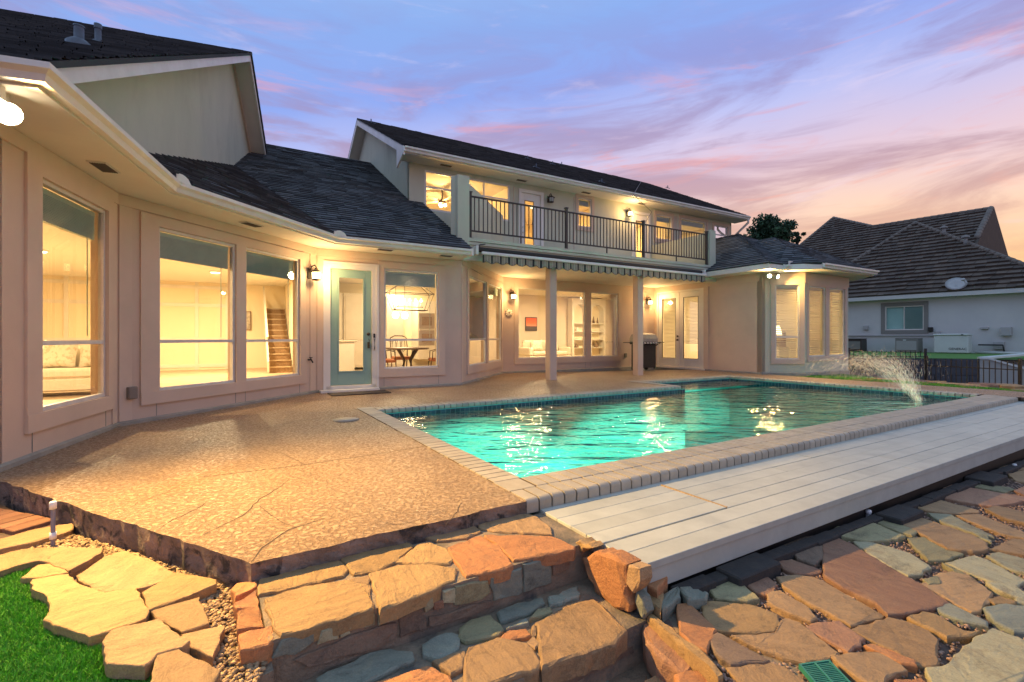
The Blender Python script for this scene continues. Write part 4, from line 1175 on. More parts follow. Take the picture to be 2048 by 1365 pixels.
zr = zoomer(1350, 900, .3408)
RS = [('red',[(872,485),(1040,555),(1300,720),(1420,780),(1610,900),(1500,935),(1380,960),(1250,975),(1180,905),(985,815),(880,745),(872,600)]),
 ('tan',[(600,745),(690,730),(800,735),(870,760),(985,830),(1220,960),(1200,975),(1030,1025),(860,930),(760,880),(640,800)]),
 ('tan',[(545,850),(610,825),(760,910),(830,980),(800,1005),(680,960),(550,895)]),
 ('ochre',[(145,885),(300,890),(430,900),(520,930),(600,960),(620,1020),(580,1055),(430,1070),(240,1060),(180,980)]),
 ('tan',[(330,1085),(440,1085),(590,1070),(640,985),(720,1010),(960,1190),(930,1215),(760,1240),(640,1210),(480,1150)]),
 ('red',[(840,1010),(960,1000),(1110,1105),(1020,1190),(930,1130),(760,1040)]),
 ('tan',[(1030,1045),(1250,985),(1340,1005),(1480,1060),(1540,1110),(1530,1150),(1550,1230),(1500,1260),(1420,1245),(1290,1165),(1130,1095)]),
 ('ochre',[(1370,985),(1450,950),(1530,965),(1700,1065),(1790,1065),(1750,1085),(1600,1105),(1480,1045)]),
 ('grey',[(1535,925),(1610,905),(1825,1000),(1830,1030),(1690,1000),(1560,950)]),
 ('tan',[(1430,785),(1480,775),(1550,722),(1700,720),(1860,840),(1840,880),(1790,940),(1740,945),(1600,870)]),
 ('pale',[(1050,540),(1150,545),(1380,610),(1500,690),(1430,730),(1370,740),(1290,700),(1150,620)]),
 ('green',[(1365,515),(1500,500),(1560,560),(1690,605),(1600,640),(1490,645),(1420,580)]),
 ('tan',[(1310,375),(1360,365),(1500,420),(1740,500),(1830,550),(1820,590),(1750,600),(1600,585),(1430,490),(1310,430)]),
 ('green',[(940,465),(1040,440),(1150,430),(1350,510),(1250,532),(1100,535),(980,510)]),
 ('green',[(1150,400),(1280,398),(1420,485),(1390,505),(1310,485),(1180,425)]),
 ('tan',[(1400,300),(1500,275),(1780,350),(1780,362),(1650,370),(1480,355),(1400,330)]),
 ('red',[(1500,265),(1620,205),(2080,285),(2080,300),(1860,330),(1800,325),(1620,290)]),
 ('pale',[(1480,368),(1620,378),(1870,510),(1760,490),(1560,420)]),
 ('tan',[(1650,380),(1780,370),(2080,490),(2080,520),(1900,485)]),
 ('tan',[(1820,345),(1900,330),(2090,375),(2090,440),(1930,400)]),
 ('pale',[(1590,658),(1750,612),(1830,640),(2060,765),(1990,800),(1880,780),(1700,705)]),
 ('pale',[(1830,612),(1900,592),(2090,650),(2090,735),(1950,690)]),
 ('tan',[(1840,580),(1980,520),(2090,530),(2090,620),(1900,588)]),
 ('ochre',[(1840,880),(1900,860),(2000,890),(1990,905),(1880,905)]),
 ('grey',[(1810,930),(1900,912),(2090,920),(2090,1070),(1990,1060),(1880,1010)]),
 ('pale',[(1470,1275),(1600,1260),(1700,1155),(1860,1055),(1960,1090),(2090,1150),(2090,1290),(1950,1420),(1540,1420)]),
 ('tan',[(920,1218),(1000,1203),(1200,1183),(1330,1262),(1360,1290),(1260,1320),(1220,1390),(1150,1390),(1010,1290)]),
 ('orange',[(1110,1150),(1150,1132),(1400,1232),(1410,1265),(1330,1252)]),
 ('red',[(590,652),(680,640),(860,700),(830,720),(720,728),(640,700)]),
 ('red',[(390,772),(520,727),(600,790),(560,845),(480,828)]),
 ('green',[(170,790),(270,742),(400,795),(490,875),(420,885),(250,868)]),
 ('grey',[(30,800),(110,785),(190,840),(150,880),(70,885)]),
 ('tan',[(300,1262),(560,1245),(640,1270),(780,1380),(420,1380)]),
 ('brown',[(210,1110),(250,1080),(420,1170),(560,1235),(330,1250),(240,1190)]),
 ('orange',[(10,915),(70,905),(140,960),(238,1060),(190,1190),(100,1150),(30,1080)]),
 ('brown',[(640,560),(720,520),(860,500),(865,640),(820,680),(720,640)]),
 ('green',[(1700,190),(1960,220),(1990,232),(1940,250),(1760,215)]),
 ('green',[(1830,152),(1880,140),(1940,180),(1880,188)]),
 ('tan',[(1890,100),(2080,55),(2080,110),(1960,122)]), ('tan',[(1955,142),(2080,118),(2080,190),(2000,180)]),
 ('red',[(1990,240),(2080,205),(2080,275)]), ('green',[(1745,492),(1830,502),(1855,545),(1790,520)]), ('green',[(1565,662),(1705,735),(1640,722)]),
 ('green',[(1460,762),(1540,747),(1550,785),(1490,792)]), ('pale',[(1830,790),(1990,802),(2070,862),(2040,875),(1900,830)]),
 ('tan',[(1560,1100),(1640,1110),(1700,1095),(1620,1150),(1560,1140)]) , ('orange',[(1290,1345),(1440,1330),(1530,1400),(1300,1400)]),
 ('pale',[(2000,870),(2090,850),(2090,905),(2010,895)])]
RS = [r_ for i, r_ in enumerate(RS) if i != 45]
for c, pl in RS:
    stone(paving, [onbed(*zr(x, y)) for x, y in pl], M[c], th=random.uniform(.04, .06), bev=.011, tilt=random.uniform(0, .35), lift=random.uniform(-.004, .008))

# --- stone steps in the middle
steps = thing('stone_steps', KW + KE*.7 + KN*.5 + Vector((0,0,-.6)), 'rough sandstone steps climbing to the patio corner', 'steps')
def SS(a, n, z): q = KW + KE*a + KN*n; return Vector((q.x, q.y, z))
m = MB(); 
m.prism([SS(.02,.012,-.55), SS(1.62,.012,-.55), SS(1.62,.49,-.55), SS(.02,.49,-.55)], (0,0,.462)); m.build('mortar_core', M['mortar'], steps)
m = MB(); m.prism([SS(-.12,.49,-.6), SS(1.62,.49,-.6), SS(1.55,.92,-.6), SS(-.25,.92,-.6)], (0,0,.325)); m.build('mortar_core', M['mortar'], steps)
m = MB(); m.prism([SS(-.6,.92,-.75), SS(1.9,.92,-.75), SS(2.2,2.6,-.75), SS(-.9,2.6,-.75)], (0,0,.28)); m.build('mortar_core', M['mortar'], steps)
zs_ = zoomer(400, 980, .3418); ZT1, ZT2, ZT3 = -.075, -.255, -.455
for c, pl in [('ochre',[(345,525),(800,405),(865,465),(840,500),(560,570),(350,612)]), ('ochre',[(375,640),(560,578),(850,525),(985,552),(1010,690),(640,800),(480,840),(445,810)]),
 ('ochre',[(820,400),(1190,300),(1250,320),(1160,410),(1030,470),(905,490),(870,450)]), ('ochre',[(990,490),(1150,440),(1350,432),(1500,458),(1490,520),(1330,590),(1060,700),(1040,620)]),
 ('ochre',[(1150,420),(1270,322),(1350,307),(1440,342),(1480,400),(1460,428),(1260,428)]), ('tan',[(1320,277),(1600,205),(1650,240),(1560,278),(1400,298)]),
 ('orange',[(1450,340),(1640,268),(1760,340),(1830,430),(1760,460),(1560,500),(1500,420)]), ('tan',[(1630,200),(1720,168),(1900,142),(1960,152),(2048,220),(2060,258),(1760,240),(1650,225)]),
 ('orange',[(1660,265),(2048,268),(2130,300),(2190,330),(2185,345),(1840,410),(1740,315)]), ('tan',[(885,520),(985,500),(985,545),(890,545)])]:
    stone(steps, [G(*zs_(x, y), ZT1) for x, y in pl], M[c], th=.062, bev=.012, tilt=.1, bump=.005)
# riser faces
rp0, rp1 = SS(.0, .478, 0), SS(1.5, .478, 0); rn = KN.copy()
for c, pl in [('grey',[(430,985),(480,890),(660,850),(660,890),(560,960)]), ('pale',[(695,910),(715,832),(800,807),(805,870)]), ('pale',[(815,797),(860,790),(875,840),(830,865)]), ('pale',[(875,815),(910,768),(1015,737),(1020,790)]),
 ('brown',[(560,1000),(850,880),(1140,778),(1145,870),(1050,930),(640,1040)]), ('pale',[(1050,737),(1145,717),(1140,760),(1055,790)]), ('brown',[(1165,727),(1300,692),(1325,810),(1180,870)]),
 ('pale',[(1305,637),(1360,622),(1365,680),(1325,715)]), ('red',[(1375,665),(1420,655),(1430,690),(1380,700)]), ('pale',[(1425,602),(1490,585),(1495,660),(1430,665)]), ('green',[(1500,572),(1680,537),(1700,600),(1650,640),(1500,680)]),
 ('brown',[(1350,745),(1700,655),(1725,680),(1560,750),(1350,800)]), ('grey',[(1705,522),(1880,462),(1890,600),(1730,650)]), ('grey',[(1895,442),(2048,402),(2060,540),(1900,600)]), ('brown',[(2070,410),(2150,385),(2160,460),(2075,500)])]:
    stone(steps, [onplane(*zs_(x, y), rp0 + KN*.024, rn) for x, y in pl], M[c], th=.05, up=KN, bev=.01, bump=.006)
# lower tread
zv = zoomer(740, 1020, .2527); z5 = zoomer(1000, 950, .304)
for c, pl in [('grey',[(-420,1330),(0,1130),(150,1090),(330,1110),(350,1180),(100,1290),(-60,1380),(-300,1480)]), ('grey',[(420,1060),(590,960),(700,980),(700,1090),(560,1170),(430,1140)]), ('green',[(710,930),(800,862),(950,832),(1050,940),(1010,985),(760,1028),(700,1000)]),
 ('grey',[(1010,812),(1120,752),(1360,692),(1380,730),(1270,800),(1040,880)]), ('green',[(1260,870),(1330,782),(1420,762),(1440,800)]), ('grey',[(1080,930),(1230,852),(1250,890),(1090,940)]), ('grey',[(1410,692),(1640,600),(1650,680),(1430,760)]),
 ('tan',[(770,1095),(1010,1005),(1250,1045),(1350,1200),(1330,1250),(1000,1350),(900,1400),(750,1400)]), ('orange',[(1040,1010),(1100,955),(1220,932),(1275,990),(1060,1040)]), ('orange',[(0,1380),(450,1235),(620,1300),(700,1420),(600,1500),(-60,1480)]),
 ('tan',[(500,1195),(700,1120),(755,1110),(740,1230),(640,1290)]), ('tan',[(1250,1050),(1290,1010),(1335,1050),(1310,1090)]), ('tan',[(1280,930),(1300,905),(1310,980),(1280,1000)])]:
    stone(steps, [G(*zv(x, y), ZT2) for x, y in pl], M[c], th=.07, bev=.014, tilt=.12, bump=.006)
stone(steps, [G(*z5(x, y), ZT2) for x, y in [(235,970),(440,850),(610,812),(680,860),(830,1010),(760,1100),(280,1265)]], M['tan'], th=.09, bev=.018, tilt=.1, bump=.007)
rp2 = SS(0, .925, 0)
for c, pl in [('grey',[(280,1290),(360,1300),(340,1364),(285,1364)]), ('green',[(560,1200),(600,1185),(595,1230),(560,1240)]), ('green',[(480,1240),(520,1225),(515,1260),(485,1270)]), ('brown',[(640,1190),(700,1160),(720,1190),(650,1220)]), ('brown',[(740,1130),(790,1110),(780,1160),(740,1180)]), ('brown',[(380,1285),(460,1250),(460,1290),(400,1320)]),
             ('brown',[(400,1330),(870,1130),(880,1170),(430,1400)])]:
    stone(steps, [onplane(*z5(x, y), rp2, rn) for x, y in pl], M[c], th=.05, up=KN, bev=.008, bump=.004)
for c, pl in [('brown',[(700,1290),(1000,1170),(1060,1240),(980,1364),(720,1390)]), ('grey',[(570,1310),(690,1290),(720,1390),(560,1390)]), ('orange',[(950,1330),(1030,1280),(1120,1364),(950,1390)])]:
    stone(steps, [G(*z5(x, y), ZT3) for x, y in pl], M[c], th=.05, bev=.012, bump=.006)
# red blocks closing the left end of the top tread
zL = zoomer(0, 800, .414)
for pl in ([(1120,905),(1140,875),(1240,868),(1240,902),(1140,955)], [(1130,990),(1240,922),(1245,985),(1150,998)], [(1145,1030),(1250,992),(1272,1080),(1150,1110)], [(1150,1140),(1310,1095),(1322,1150),(1290,1172),(1170,1200)]):
    stone(steps, [G(*zL(x, y), -.085) for x, y in pl], M['orange'], th=.12, bev=.012, tilt=.5, bump=.008)
stone(steps, [G(*zL(x, y), -.20) for x, y in [(1120,1230),(1280,1200),(1310,1260),(1180,1310)]], M['red'], th=.1, bev=.012)
stone(steps, [G(*zL(x, y), -.30) for x, y in [(1040,1310),(1330,1260),(1370,1365),(1060,1400)]], M['brown'], th=.1, bev=.012)
m = MB(); m.prism([SS(-.28,.02,-.6), SS(.03,.012,-.6), SS(.03,.55,-.6), SS(-.24,.62,-.6)], (0,0,.44)); m.build('mortar_core', M['mortar'], steps)

# --- cheek stones between the steps and the paving
zc_ = zoomer(1100, 1060, .2234); cp0 = DF @ Vector((-.035, -DWID, 0)); cn = -DR
cheekw = thing('retaining_stones', cp0 + Vector((0,0,-.5)), 'upright weathered boulders under the near corner of the painted deck', 'stone wall')
m = MB(DF); m.prism([(-.03,-.40,-.7),(-.03,-DWID-1.9,-.7),(.25,-DWID-1.9,-.7),(.25,-.40,-.7)], (0,0,.42)); m.build('mortar_core', M['mortar'], cheekw)
m = MB(DF); m.prism([(-.02,-.40,-.7),(-.02,-DWID+.02,-.7),(.2,-DWID+.02,-.7),(.2,-.40,-.7)], (0,0,.56)); m.build('mortar_core', M['mortar'], cheekw)
for c, pl, out_, th in [('orange',[(285,262),(420,197),(600,262),(672,312),(690,735),(560,700),(400,560)],.07,.10), ('tan',[(600,320),(650,300),(690,330),(680,420),(600,380)],.03,.05), ('tan',[(700,330),(790,360),(800,450),(740,560),(690,480)],.06,.08), ('grey',[(770,560),(820,600),(860,720),(830,790),(780,720)],.03,.05), ('ochre',[(235,115),(270,100),(380,160),(250,190)],.05,.08)]:
    stone(cheekw, [onplane(*zc_(x, y), cp0+cn*out_, cn) for x, y in pl], M[c], th=th, up=cn, bev=.022, bump=.012, jit=.01)
for c, pl, z, th in [('orange',[(830,380),(950,345),(1050,390),(1040,420),(960,520),(840,450)],-.17,.14), ('ochre',[(810,480),(900,540),(1010,560),(990,730),(880,640)],-.22,.12), ('grey',[(1000,640),(1030,560),(1150,500),(1160,600),(1010,720)],-.22,.08), ('grey',[(1170,520),(1290,490),(1400,560),(1400,600),(1240,630)],-.22,.06),
                 ('red',[(820,840),(930,850),(1100,960),(1240,1110),(1260,1230),(1210,1260),(1020,1140),(870,1000)],-.30,.12), ('ochre',[(860,700),(960,770),(1180,950),(1420,1130),(1540,1290),(1500,1310),(1290,1120),(1060,920),(880,760)],-.245,.10), ('orange',[(980,1130),(1060,1190),(1070,1250),(1000,1180)],-.36,.08), ('orange',[(1120,1300),(1400,1240),(1480,1365),(1540,1480),(1200,1480)],-.30,.12), ('tan',[(850,1365),(1000,1290),(1120,1400),(900,1450)],-.40,.08)]:
    stone(cheekw, [G(*zc_(x, y), z) for x, y in pl], M[c], th=th, bev=.02, bump=.01, tilt=.5)

# --- left: loose slabs on gravel beside the turf
lbed = MB(); ZG = -.155
lb_pts = [KW + KN*.02 - KE*.02, KW + KN*.75 - KE*.26, KW + KN*1.9 - KE*.5, Vector((-5, .2, 0)), Vector((-7, 3, 0)), lw2]
lbed.poly([(p.x, p.y, ZG) for p in lb_pts]); lpath = lbed.build('gravel_path', M['bed'], kind='structure')
LS = [('tan',[(-80,770),(100,722),(250,710),(240,765),(110,790),(-80,850)]), ('tan',[(180,770),(260,714),(490,714),(480,740),(330,825),(250,782)]), ('ochre',[(105,860),(180,797),(268,787),(328,832),(200,857)]),
 ('ochre',[(155,870),(330,842),(370,882),(500,932),(650,907),(715,1020),(700,1050),(530,1110),(430,1140),(300,1090),(215,1060),(250,1000),(220,940),(155,915)]), ('tan',[(375,850),(500,762),(590,732),(700,765),(835,830),(805,868),(680,905),(500,925),(420,888)]),
 ('ochre',[(690,930),(840,835),(1040,870),(1040,890),(860,960),(720,1012)]), ('tan',[(725,1020),(960,952),(1005,1075),(880,1118),(760,1050)]), ('tan',[(500,1170),(540,1112),(760,1057),(910,1165),(880,1190),(760,1220),(700,1280),(530,1270)]),
 ('tan',[(725,1400),(760,1232),(860,1202),(1060,1300),(1000,1400)]), ('tan',[(880,1132),(1080,1092),(1030,1240),(920,1190)])]
zt_l = [-.105,-.105,-.11,-.10,-.108,-.10,-.108,-.085,-.09,-.112]
for (c, pl), z in zip(LS, zt_l):
    stone(lpath, [G(*zL(x, y), z) for x, y in pl], M[c], th=.05, bev=.007, tilt=.05, bump=.002, jit=.006)
# brick strip at the far left
brk = MB(); M['rbrick'] = mat('red_brick', (.34,.17,.10), (.27,.13,.08), vs=9, rough=.9, bs=50, bstr=.4, rnd=.2)
bb = (G(0, 1022, -.13), G(150, 1052, -.13), G(130, 1092, -.13), G(0, 1110, -.13)); 
bdir = (bb[1]-bb[0]); bdir.z = 0; bdir.normalize(); bnm = Vector((bdir.y, -bdir.x, 0))
bme = MB(); bme.bbox(-.047, .047, -.10, .10, -.05, 0, .005); bmesh_ = bme.data('brick', M['rbrick'], Vector((0,0,0)))
for r_ in range(2):
    for k in range(-9, 5 - r_):
        q = bb[0] + bdir*(.06+k*.103) + bnm*(.07+r_*.212); link_mesh('brick', bmesh_, Matrix.Translation(Vector((q.x, q.y, -.125+random.uniform(-.004,.004)))) @ Matrix.Rotation(math.atan2(bdir.y, bdir.x)+random.uniform(-.03,.03), 4, 'Z'), lpath)
stone(lpath, [G(*q, -.115) for q in ((0,1078),(70,1058),(150,1046),(138,1062),(60,1085),(-40,1105),(-80,1100))], M['tan'], th=.09, bev=.01)

# ---------------------------------------------------------------- gravel and turf (uncountable)
ico = bmesh.new(); bmesh.ops.create_icosphere(ico, subdivisions=1, radius=1.0); ico.verts.ensure_lookup_table()
IV = np.array([v.co[:] for v in ico.verts]); IF = np.array([[v.index for v in f.verts] for f in ico.faces]); ico.free()
def inpoly(x, y, poly):
    c = np.zeros(len(x), bool); n = len(poly); j = n-1
    for i in range(n):
        xi, yi = poly[i][0], poly[i][1]; xj, yj = poly[j][0], poly[j][1]
        c ^= ((yi > y) != (yj > y)) & (x < (xj-xi)*(y-yi)/(yj-yi+1e-12)+xi); j = i
    return c
def fast_mesh(name, V, Fq, mt, tone=None, smooth=False):
    me = bpy.data.meshes.new(name); k = Fq.shape[1]
    me.vertices.add(len(V)); me.vertices.foreach_set('co', V.astype(np.float32).ravel())
    me.loops.add(Fq.size); me.loops.foreach_set('vertex_index', Fq.astype(np.int32).ravel())
    me.polygons.add(len(Fq)); me.polygons.foreach_set('loop_start', np.arange(0, Fq.size, k, dtype=np.int32)); me.polygons.foreach_set('loop_total', np.full(len(Fq), k, np.int32))
    if tone is not None:
        a = me.attributes.new('tone', 'FLOAT', 'FACE'); a.data.foreach_set('value', tone.astype(np.float32))
    if smooth: me.polygons.foreach_set('use_smooth', np.ones(len(Fq), bool))
    me.update(); me.validate(); me.materials.append(mt); return me
def pebbles(name, poly, n, zf, r0, r1, mt):
    P = np.array([(p.x, p.y) for p in poly]); lo, hi = P.min(0), P.max(0)
    pts = rng.uniform(lo, hi, (n*3, 2)); pts = pts[inpoly(pts[:,0], pts[:,1], P)][:n]; n = len(pts)
    sc_ = rng.uniform(r0, r1, (n,1))*rng.uniform(.6,1.25,(n,3)); sc_[:,2] *= .7; th_ = rng.uniform(0, 6.28, n)
    V = IV[None]*sc_[:,None,:]*(1+rng.uniform(-.18,.18,(n,len(IV),1))); c, s = np.cos(th_)[:,None], np.sin(th_)[:,None]
    x = V[...,0]*c-V[...,1]*s; y = V[...,0]*s+V[...,1]*c; V = np.stack([x,y,V[...,2]],-1)
    V[...,0] += pts[:,0:1]; V[...,1] += pts[:,1:2]; V[...,2] += np.array([zf(a) for a in pts[:,0]])[:,None] + rng.uniform(0,.008,(n,1))
    Fq = (IF[None]+(np.arange(n)*len(IV))[:,None,None]).reshape(-1,3)
    o = link_mesh(name, fast_mesh(name, V.reshape(-1,3), Fq, mt, np.repeat(rng.random(n), len(IF))))
    return o
M['peb'] = mat('pebble', (.37,.24,.175), (.28,.175,.125), vs=40, rough=.8, tone=.5)
M['peb2'] = mat('pebble_tan', (.42,.29,.16), (.34,.22,.12), vs=40, rough=.8, tone=.5)
near_bed = [onbed(1345,1180), onbed(1375,1230), onbed(1470,1400), onbed(1560,1420), onbed(2100,1420), onbed(2100,930), onbed(1700,1040)]
tag(pebbles('pea_gravel', near_bed, 15000, lambda x: zbed(x)-.024, .0045, .010, M['peb']), 'pinkish pea gravel filling the joints between the right flagstones', 'gravel', kind='stuff')
lg = [G(100,1060,ZG), G(470,1165,ZG), G(560,1270,ZG), G(490,1420,ZG), G(330,1420,ZG), G(350,1150,ZG), G(-20,1130,ZG)]
tag(pebbles('gravel', lg, 6500, lambda x: ZG+.004, .006, .013, M['peb2']), 'tan gravel between the loose slabs and the patio edge', 'gravel', kind='stuff')
def turf(name, poly, n, z, h, mt, w=.0028, label=None):
    P = np.array([(p.x, p.y) for p in poly]); lo, hi = P.min(0), P.max(0)
    pts = rng.uniform(lo, hi, (n*3, 2)); pts = pts[inpoly(pts[:,0], pts[:,1], P)][:n]; n = len(pts)
    th_ = rng.uniform(0, 6.28, n); dx, dy = np.cos(th_)*w, np.sin(th_)*w; hh = rng.uniform(.6,1.2,n)*h; lx, ly = rng.normal(0,.5,n)*h, rng.normal(0,.5,n)*h
    a = np.stack([pts[:,0]-dx, pts[:,1]-dy, np.full(n,z)],-1); b = np.stack([pts[:,0]+dx, pts[:,1]+dy, np.full(n,z)],-1); c = np.stack([pts[:,0]+lx, pts[:,1]+ly, z+hh],-1)
    V = np.stack([a,b,c],1).reshape(-1,3); Fq = np.arange(3*n).reshape(-1,3)
    return tag(link_mesh(name, fast_mesh(name, V, Fq, mt, rng.random(n))), label, 'grass', kind='stuff')
M['turf'] = mat('turf_blade', (.09,.30,.015), (.12,.36,.025), vs=14, rough=.6, tone=.45)
M['turf_base'] = mat('turf_base', (.03,.13,.015), (.045,.17,.02), vs=60, rough=.9, bs=200, bstr=1.0, bdist=.01)
tp = [G(x, y, -.15) for x, y in ((-60,1150),(75,1138),(60,1180),(95,1200),(100,1250),(180,1290),(210,1300),(215,1345),(310,1345),(300,1460),(-60,1460))]
m = MB(); m.poly([(p.x, p.y, -.145) for p in tp]); m.build('lawn', M['turf_base'], kind='structure')
turf('artificial_turf', tp, 42000, -.146, .016, M['turf'], label='bright green artificial turf in the near left corner')

# ---------------------------------------------------------------- small things around the paving
def blocks():
    M['tie'] = mat('creosoted_timber', (.030,.028,.026), (.05,.042,.035), vs=16, vsx=(1,1,1), rough=.9, bs=60, bstr=.6, bdist=.006)
    labs = ('near black timber block poking out closest to the steps', 'middle black timber block beside the white sprinkler cap', 'farthest black timber block at the right end of the deck')
    for (px, py, L, W_), lab in zip(((1497,1146,.36,.15),(1800,1036,.36,.16),(1972,962,.40,.2)), labs):
        c = onbed(px, py, .0); m = MB(frame3(c, DR, -DN)); m.bbox(-L/2, L/2, -W_/2, W_/2, -.06, .045, .008)
        m.build('timber_block', M['tie'], None, lab, 'timber', 'black timber offcuts along the deck')
    m = MB(DF); n = 40
    for k in range(n):
        a = .20+k*(DLEN-.4)/n; w = .055+.02*random.random(); z = zbed((DF @ Vector((a,-DWID,0))).x)
        m.bbox(a, a+(DLEN-.4)/n*1.01, -DWID-w, -DWID+.01, z-.05, z+.018+.012*random.random(), .006)
    m.build('edging_timber', M['tie'], None, 'long rotten black timber edging at the foot of the deck', 'timber')
blocks()
M['pvc'] = mat('white_pvc', (.80,.80,.78), rough=.4); M['pvcg'] = mat('grey_pvc', (.22,.22,.27), rough=.4)
for (px, py), lab in (((1737,1030),'small white sprinkler cap near the middle timber block'), ((2029,935),'small white sprinkler cap at the far right edge')):
    c = onbed(px, py, .01); m = MB(); m.lathe([(0,.035),(.017,.035),(.019,.03),(.019,.012),(.016,.01),(.016,-.03)], c, 12); m.build('sprinkler_cap', M['pvc'], None, lab, 'cap')
c = G(106, 1090, -.14); t_ = thing('standpipe', c, 'white capped grey plastic pipe standing by the patio corner', 'pipe')
def zof(py): return 1 - (py-CY)/F*c.y - c.z
m = MB(); m.lathe([(.0105,-.02),(.0105,zof(1004))], c, 12); m.build('tube', M['pvcg'], t_)
m = MB(); m.lathe([(.0105,zof(1018)),(.0165,zof(1018)),(.0165,zof(1005)),(.012,zof(1003)),(0,zof(1003))], c, 12); m.build('cap', M['pvc'], t_)
m = MB(); m.lathe([(.0105,zof(1078)),(.0155,zof(1078)),(.0155,zof(1065)),(.0105,zof(1065))], c, 12); m.build('coupling', M['pvc'], t_)
# green drain grate
M['grate'] = mat('green_plastic', (.02,.17,.12), (.03,.21,.15), vs=20, rough=.5)
q0 = [onbed(*zr(x, y), .012) for x, y in ((725,1255),(905,1230),(1075,1375),(850,1400))]
ex = (q0[1]-q0[0]); ey = (q0[3]-q0[0]); grate = thing('drain_grate', q0[0], 'square green plastic drain grate set between the flagstones', 'drain')
def qp(a, b, z): p = q0[0] + ex*a + ey*b; return Vector((p.x, p.y, p.z+z))
m = MB()
for a, b, c_, d in ((0,0,1,.06),(0,.94,1,1),(0,.06,.06,.94),(.94,.06,1,.94),(.47,.06,.53,.94)): m.prism([qp(a,b,-.02), qp(c_,b,-.02), qp(c_,d,-.02), qp(a,d,-.02)], (0,0,.02))
m.build('frame', M['grate'], grate)
for k in range(12):
    b = .10+k*.068
    for a0_, a1_ in ((.06,.47),(.53,.94)):
        m = MB(); m.prism([qp(a0_,b,-.018), qp(a1_,b,-.018), qp(a1_,b+.034,-.018), qp(a0_,b+.034,-.018)], (0,0,.016)); m.build('bar', M['grate'], grate)
m = MB(); m.poly([qp(0,0,-.021), qp(1,0,-.021), qp(1,1,-.021), qp(0,1,-.021)]); m.build('sump', M['black'], grate)
# door mat
m = MB(fr3); m.bbox(od[0]-.02, od[1]+.10, -.72, -.26, .004, .016, .004); m.build('door_mat', mat('mat_brown', (.045,.035,.03), (.07,.055,.045), vs=60, rough=1, bs=150), None, 'dark brown door mat in front of the teal door', 'door mat')
# skimmer lid
c = G(692, 840, .004); m = MB(); m.lathe([(.15,0),(.15,.006),(0,.008)], c, 24); m.build('skimmer_lid', M['coping'], None, 'round skimmer lid let into the patio', 'lid')

# added underwater lamps, unseen in the near long wall, to make the water glow
M['added_pool_lens'] = emit('added_pool_lens', (.75,1.0,.92), 6.0)
for k, a in enumerate((1.7, 4.8, 7.9)):
    c = PP(a, .425, -.45); t_ = thing('added_pool_light', c, ('added underwater lamp in the pool wall nearest the steps','added underwater lamp in the middle of the near pool wall','added underwater lamp in the pool wall nearest the fountain')[k], 'lamp', 'added underwater pool lamps')
    fr_ = PF.copy(); fr_.translation = c
    m = MB(fr_); m.lathe([(.13,.0),(.13,.02),(.11,.025)], (0,0,0), 18, 'Y'); m.build('rim', M['frame'] if 'frame' in M else M['white'], t_)
    m = MB(fr_); m.lathe([(.108,.02),(.07,.04),(0,.045)], (0,0,0), 18, 'Y'); m.build('lens', M['added_pool_lens'], t_)
    d = bpy.data.lights.new('added_pool_beam', 'SPOT'); d.energy = 1350; d.spot_size = R(78); d.spot_blend = .25; d.shadow_soft_size = .1; d.color = (.62,1.0,.80)
    o = bpy.data.objects.new('added_pool_beam', d); place(o, Matrix.Translation(c + PV*.06) @ Vector((PV.x, PV.y, -.68)).to_track_quat('-Z','Y').to_matrix().to_4x4(), t_)
# ================================================================ rooms behind the glass
def room_wall(pts, z0, z1, mt, name='interior_wall'):
    for a, b in zip(pts[:-1], pts[1:]):
        m = MB(HF); m.poly([(*a, z0), (*b, z0), (*b, z1), (*a, z1)]); m.build(name, mt, house)
def slab(pts, z, mt, name):
    m = MB(HF); m.poly([(*p, z) for p in pts]); return m.build(name, mt, house)
W01h = HF.inverted() @ W01
CE = 2.70
# great room behind the splayed windows
slab([(-9.6,-6.5),(-5.9,-5),(-5.2,-2.35),(-2.76,.14),(-2.76,8.2),(-9.6,8.2)], .02, M['wfloor'], 'interior_floor')
slab([(-9.6,-6.5),(-5.75,-5),(-5.15,-2.5),(-2.76,.05),(-2.76,8.2),(-9.6,8.2)], CE, M['ceil'], 'interior_ceiling')
room_wall([(-2.76,.16),(-2.76,8.2),(-9.6,8.2),(-9.6,-6.5),(W01h.x-1,W01h.y)], .02, CE, M['cream'])
# panel mouldings on its back walls
m = MB(HF)
for x in (-9.2,-8.2,-7.2,-6.2,-5.2,-4.4): m.box(x-.045, x+.045, 8.165, 8.199, .02, CE)
for z in (.14, .95, 2.0, 2.55): m.box(-9.6, -3.9, 8.170, 8.199, z-.05, z+.05)
m.build('panel_moulding', M['white'], house)
m = MB(HF)
for y in (-5,-3.8,-2.6,-1.4,-.2,1.0,2.2,3.4,4.6): m.box(-9.599, -9.56, y-.045, y+.045, .02, CE)
for z in (.14, .95, 2.0, 2.55): m.box(-9.599, -9.565, -6, 5.1, z-.05, z+.05)
m.build('panel_moulding', M['white'], house)
# kitchen / dining
slab([(-2.75,.14),(-.05,.14),(2.25,2.5),(2.25,6.2),(-2.75,6.2)], .021, M['wfloor'], 'interior_floor')
slab([(-2.75,.14),(-.05,.14),(2.25,2.5),(2.25,6.2),(-2.75,6.2)], CE, M['ceil'], 'interior_ceiling')
room_wall([(-2.74,.16),(-2.74,6.2),(2.3,6.2)], .02, CE, M['cream'])
room_wall([(2.24,4.6),(2.24,6.2)], .02, CE, M['cream'])
